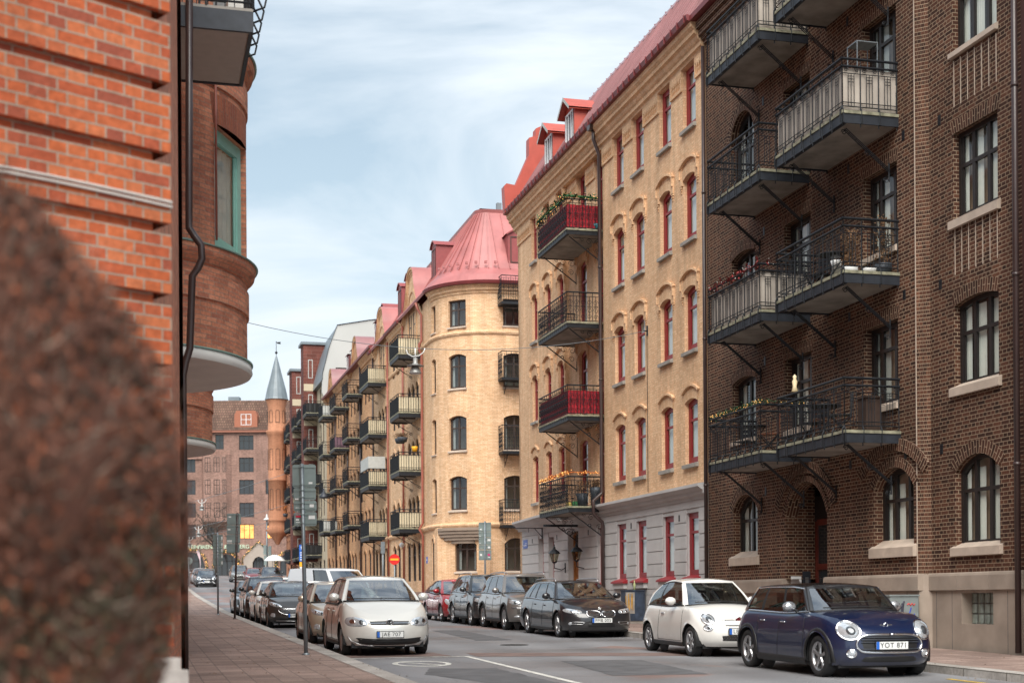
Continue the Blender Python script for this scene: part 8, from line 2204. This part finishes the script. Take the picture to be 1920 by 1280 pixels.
pot('round dark pot with a wispy dry shrub by the wall of the open wide balcony', 4.15, .22, zf[1], .17, .22, 'planter_dark', True, .95, 1.35, seed=9, pm='dryleaf'); pot('white bucket on the farther part of the open wide balcony', 6.0, .3, zf[1]+.45, .13, .26, 'white', shape=1.0)
t = thing('planter_box', 'tall brown box planter on the lowest wide balcony', 'planter', 4.25, .5, zf[0]); mb = MB(); mb.box(4.08, 4.42, .33, .67, zf[0], zf[0]+.68); mb.box(4.05, 4.45, .3, .7, zf[0]+.68, zf[0]+.72); mb.build('box', plain('brown_box', (.05, .028, .02), .7, var=.2), t)
t = thing('angel_lamp', 'small lit white figurine lamp standing on the rail of the lowest wide balcony', 'lamp', 6.2, 1.23, zf[0]+1.07); mb = MB(); mb.lathe([(0, 1.08), (.07, 1.09), (.04, 1.2), (.06, 1.3), (.03, 1.36), (.045, 1.41), (0, 1.46)], 6.2, 1.2, zf[0], 10); mb.build('figurine', plain('figurine', (.7, .6, .4), .6, emis=(1, .7, .3), es=.12), t)
t = thing('wire_shelf', 'pale green metal shelf frame on the canvas screened wide balcony', 'shelf', 4.3, .6, zf[2]); mb = MB()
for (a, b) in ((4.1, .35), (4.1, .8), (4.5, .35), (4.5, .8)): mb.tube([(a, b, zf[2]), (a, b, zf[2]+1.5)], .012, 5)
for z in (.9, 1.48): mb.box(4.09, 4.51, .34, .81, zf[2]+z, zf[2]+z+.02)
mb.build('frame', M['pole'], t)
garland('rail_flowers', 'dry red flowers along the rail of the canvas screened narrow balcony', [(7.9, .9, zf[1]+1.05), (7.95, 1.25, zf[1]+1.05), (10.8, 1.25, zf[1]+1.05)], 'flowers', n=30, r=.012, jit=.06, fr=.01, bm='curtain', lm='redflower', frame=FRAME)
garland('fairy_lights', 'warm fairy lights wound along the rail of the lowest narrow balcony', [(7.9, .05, zf[0]+1.1), (7.88, 1.2, zf[0]+1.12), (10.83, 1.23, zf[0]+1.08)], 'fairy lights', n=110, r=.0075, jit=.035, fr=.006, lm='green', frame=FRAME)
garland('fir_garland', 'green fir garland with fairy lights along the top yellow house balcony rail', [(22.98, .1, 14.74), (22.98, 1.2, 14.76), (26.45, 1.2, 14.78)], 'garland', n=70, r=.011, jit=.07, fr=.04, lm='fir', frame=FRAME)
garland('fairy_lights', 'warm fairy lights on the rail of the lowest yellow house balcony', [(22.98, .1, 5.66), (22.98, 1.2, 5.67), (26.45, 1.2, 5.62)], 'fairy lights', n=120, r=.013, jit=.035, fr=.015, lm='orangeflower', frame=FRAME)
pot('tall slate planter with a small shrub by the downpipe on the lowest yellow balcony', 23.15, .2, 4.57, .2, .62, 'planter_dark', True, .25, 1.0, seed=2, pm='dryleaf'); pot('wide slate planter next to the tall one on the lowest yellow balcony', 23.2, .65, 4.57, .21, .42, 'planter_dark', True, .4, 1.15, seed=3, pm='dryleaf')
t = thing('bottle_crate', 'green plastic crate on the lowest yellow balcony', 'crate', 23.2, .95, 4.57); mb = MB(); mb.box(23.05, 23.3, .84, 1.02, 4.57, 4.72); mb.build('crate_body', plain('crate_green', (.03, .16, .05), .6), t)
t = thing('bottle_crate', 'yellow box on the lowest yellow balcony', 'box', 23.2, 1.1, 4.57); mb = MB(); mb.box(23.05, 23.3, 1.05, 1.17, 4.57, 4.69); mb.build('box_body', plain('box_yellow', (.6, .45, .12), .6), t)
for i, (s, m, n_) in enumerate(((23.05, 'teal_bag', 'teal plastic bag on the top yellow balcony beside the downpipe'), (23.3, 'plate', 'pale bucket on the top yellow balcony'))): pot(n_, s+.05, .15+.4*i, 13.7, .13, .2, m, shape=1.1, name='balcony_bag' if i == 0 else 'plant_pot')
for i, s in enumerate((54.6, 55.3)): pot('hanging flower basket %s on the cream panelled balcony' % ('nearer the camera' if i == 0 else 'farther along'), s, OW+.9, 10.1, .3, .25, 'planter_dark', True, .25, seed=6+i, pm='dryleaf')
pot('bright yellow squash on the rail corner of the cream panelled balcony', 53.95, OW+.35, 9.52, .17, .28, 'signyellow', shape=1.2, name='yellow_squash')
for i, (s, z, lab) in enumerate(((110.5, 14.2, 'upper'), (109.5, 9.2, 'lower'), (119.6, 9.8, 'farthest'))): pot(lab+' dry orange plant on a dark far balcony', s, 1.0, z, .25, .3, 'planter_dark', True, .9, seed=20+i, pm='orangeflower')
for i, s in enumerate((118.5, 120.6, 122.6)):
    t = thing('parasol', '%s folded pale cafe parasol before the orange house' % ('nearest', 'middle', 'farthest')[i], 'parasol', s, 2.0, GS(s, 2)+.1, 'cafe parasols'); z = GS(s, 2)+.1
    mb = MB(); mb.tube([(s, 2, z), (s, 2, z+2.6)], .03, 6); mb.build('pole', M['pole'], t); mb = MB(); mb.lathe([(.9, 1.9), (.5, 2.3), (0, 2.5)], s, 2.0, z, 8, smooth=False); mb.build('canopy', M['plate'], t)
t = thing('lit_shopfront', 'orange lit shop window in the rendered house', 'shop window', 112, 0, GS(112, 0)+.3); mb = MB(); mb.box(112.2, 113.6, .0, .12, GS(112, 0)+.8, GS(112, 0)+2.6); mb.box(112.15, 113.65, 0, .1, GS(112, 0)+.7, GS(112, 0)+.8, 1); mb.build('shop_window', [M['warm'], M['darkframe']], t)

# fallen leaves in the gutters and on the pavements
rnd = random.Random(12); mb = MB()
for i in range(900):
    s = rnd.uniform(-8, 60); o = rnd.choice((rnd.gauss(11.05, .12), rnd.gauss(2.95, .12), rnd.uniform(11.6, 14.2), rnd.uniform(.1, 2.4)))
    h = .135 if (o > 11.52 or o < 2.48) else (.012 if 2.82 < o < 11.18 else .14)
    z = GS(s, o)+h; a = rnd.uniform(0, 6.28); r = rnd.uniform(.012, .03); dx, dy = r*math.cos(a), r*math.sin(a)
    mb.poly([(s-dx, o-dy, z), (s+dy*.5, o-dx*.5, z+.006), (s+dx, o+dy, z+.002), (s-dy*.5, o+dx*.5, z+.008)], rnd.choice((0, 0, 1)))
o = mb.build('fallen_leaves', [plain('leaf_tan', (.24, .13, .05), .9, var=.3), plain('leaf_brown', (.10, .05, .025), .9, var=.3)], uv=False); o.matrix_world = FRAME; setp(o, 'small brown fallen leaves scattered along the kerbs', 'leaves', kind='stuff')
def cover(s, o, r, label):
    mb = MB(); z = GS(s, o)+.006; n = 28
    mb.grid([[(s+q*math.cos(2*math.pi*i/n), o+q*math.sin(2*math.pi*i/n), GS(s+q*math.cos(2*math.pi*i/n), o)+.004+h) for q, h in ((r, 0), (r*.97, .006), (r*.86, .006), (r*.84, 0), (0, .0))] for i in range(n)], 0, False, cu=True)
    for i in range(-4, 5):
        for j in range(-4, 5):
            x, y = i*r*.18, j*r*.18
            if x*x+y*y < (r*.78)**2: mb.box(s+x-r*.06, s+x+r*.06, o+y-r*.06, o+y+r*.06, GS(s+x, o)+.002, GS(s+x, o)+.009)
    ob = mb.build('manhole_cover', plain('cast_iron', (.06, .058, .055), .6, metal=.4, var=.3), uv=False); ob.matrix_world = FRAME; setp(ob, label, 'manhole cover')
cover(9.5, 6.6, .33, 'round iron manhole cover in the middle of the road beside the silver hatchback')
cover(1.0, 12.7, .25, 'small round iron cover in the left pavement')

# road repairs
def road_patch(pts, m, h=.004):
    mb = MB(); cs_ = sum(p[0] for p in pts)/len(pts); co_ = sum(p[1] for p in pts)/len(pts); rnd = random.Random(int(cs_*10))
    dense = []
    for a, b in zip(pts, pts[1:]+pts[:1]):
        n = max(2, int(math.hypot(b[0]-a[0], b[1]-a[1])/.25))
        for i in range(n): dense.append((a[0]+(b[0]-a[0])*i/n+rnd.gauss(0, .02), a[1]+(b[1]-a[1])*i/n+rnd.gauss(0, .02)))
    P = [[(cs_+(x-cs_)*f, co_+(y-co_)*f, GS(cs_+(x-cs_)*f, co_+(y-co_)*f)+h) for f in (0, .35, .7, 1)] for x, y in dense]
    mb.grid(P, 0, False, cu=True); o = mb.build('road_patch', m, uv=False); o.matrix_world = FRAME; setp(o, kind='structure')
pr_ = plain('reddish_asphalt', (.17, .118, .105), .8, var=.22, scale=3, bump=.3, bscale=120); pd_ = plain('dark_asphalt', (.095, .095, .10), .7, var=.25, scale=2.5, bump=.3, bscale=120)
road_patch([(3.4, 3.0), (4.6, 3.0), (6.6, 8.4), (5.2, 8.5), (4.6, 6.5)], pr_)
road_patch([(5.6, 8.9), (7.0, 9.0), (7.1, 11.1), (5.7, 11.1)], pr_, .0045)
road_patch([(-2.0, 8.95), (1.6, 9.0), (2.0, 10.1), (.5, 10.4), (-1.8, 9.9)], pd_)
road_patch([(-1.0, 6.2), (3.0, 5.9), (3.2, 7.4), (-.8, 7.7)], pd_, .0045)
road_patch([(12.0, 6.0), (19.0, 5.8), (19.0, 6.6), (12.0, 6.9)], pd_)
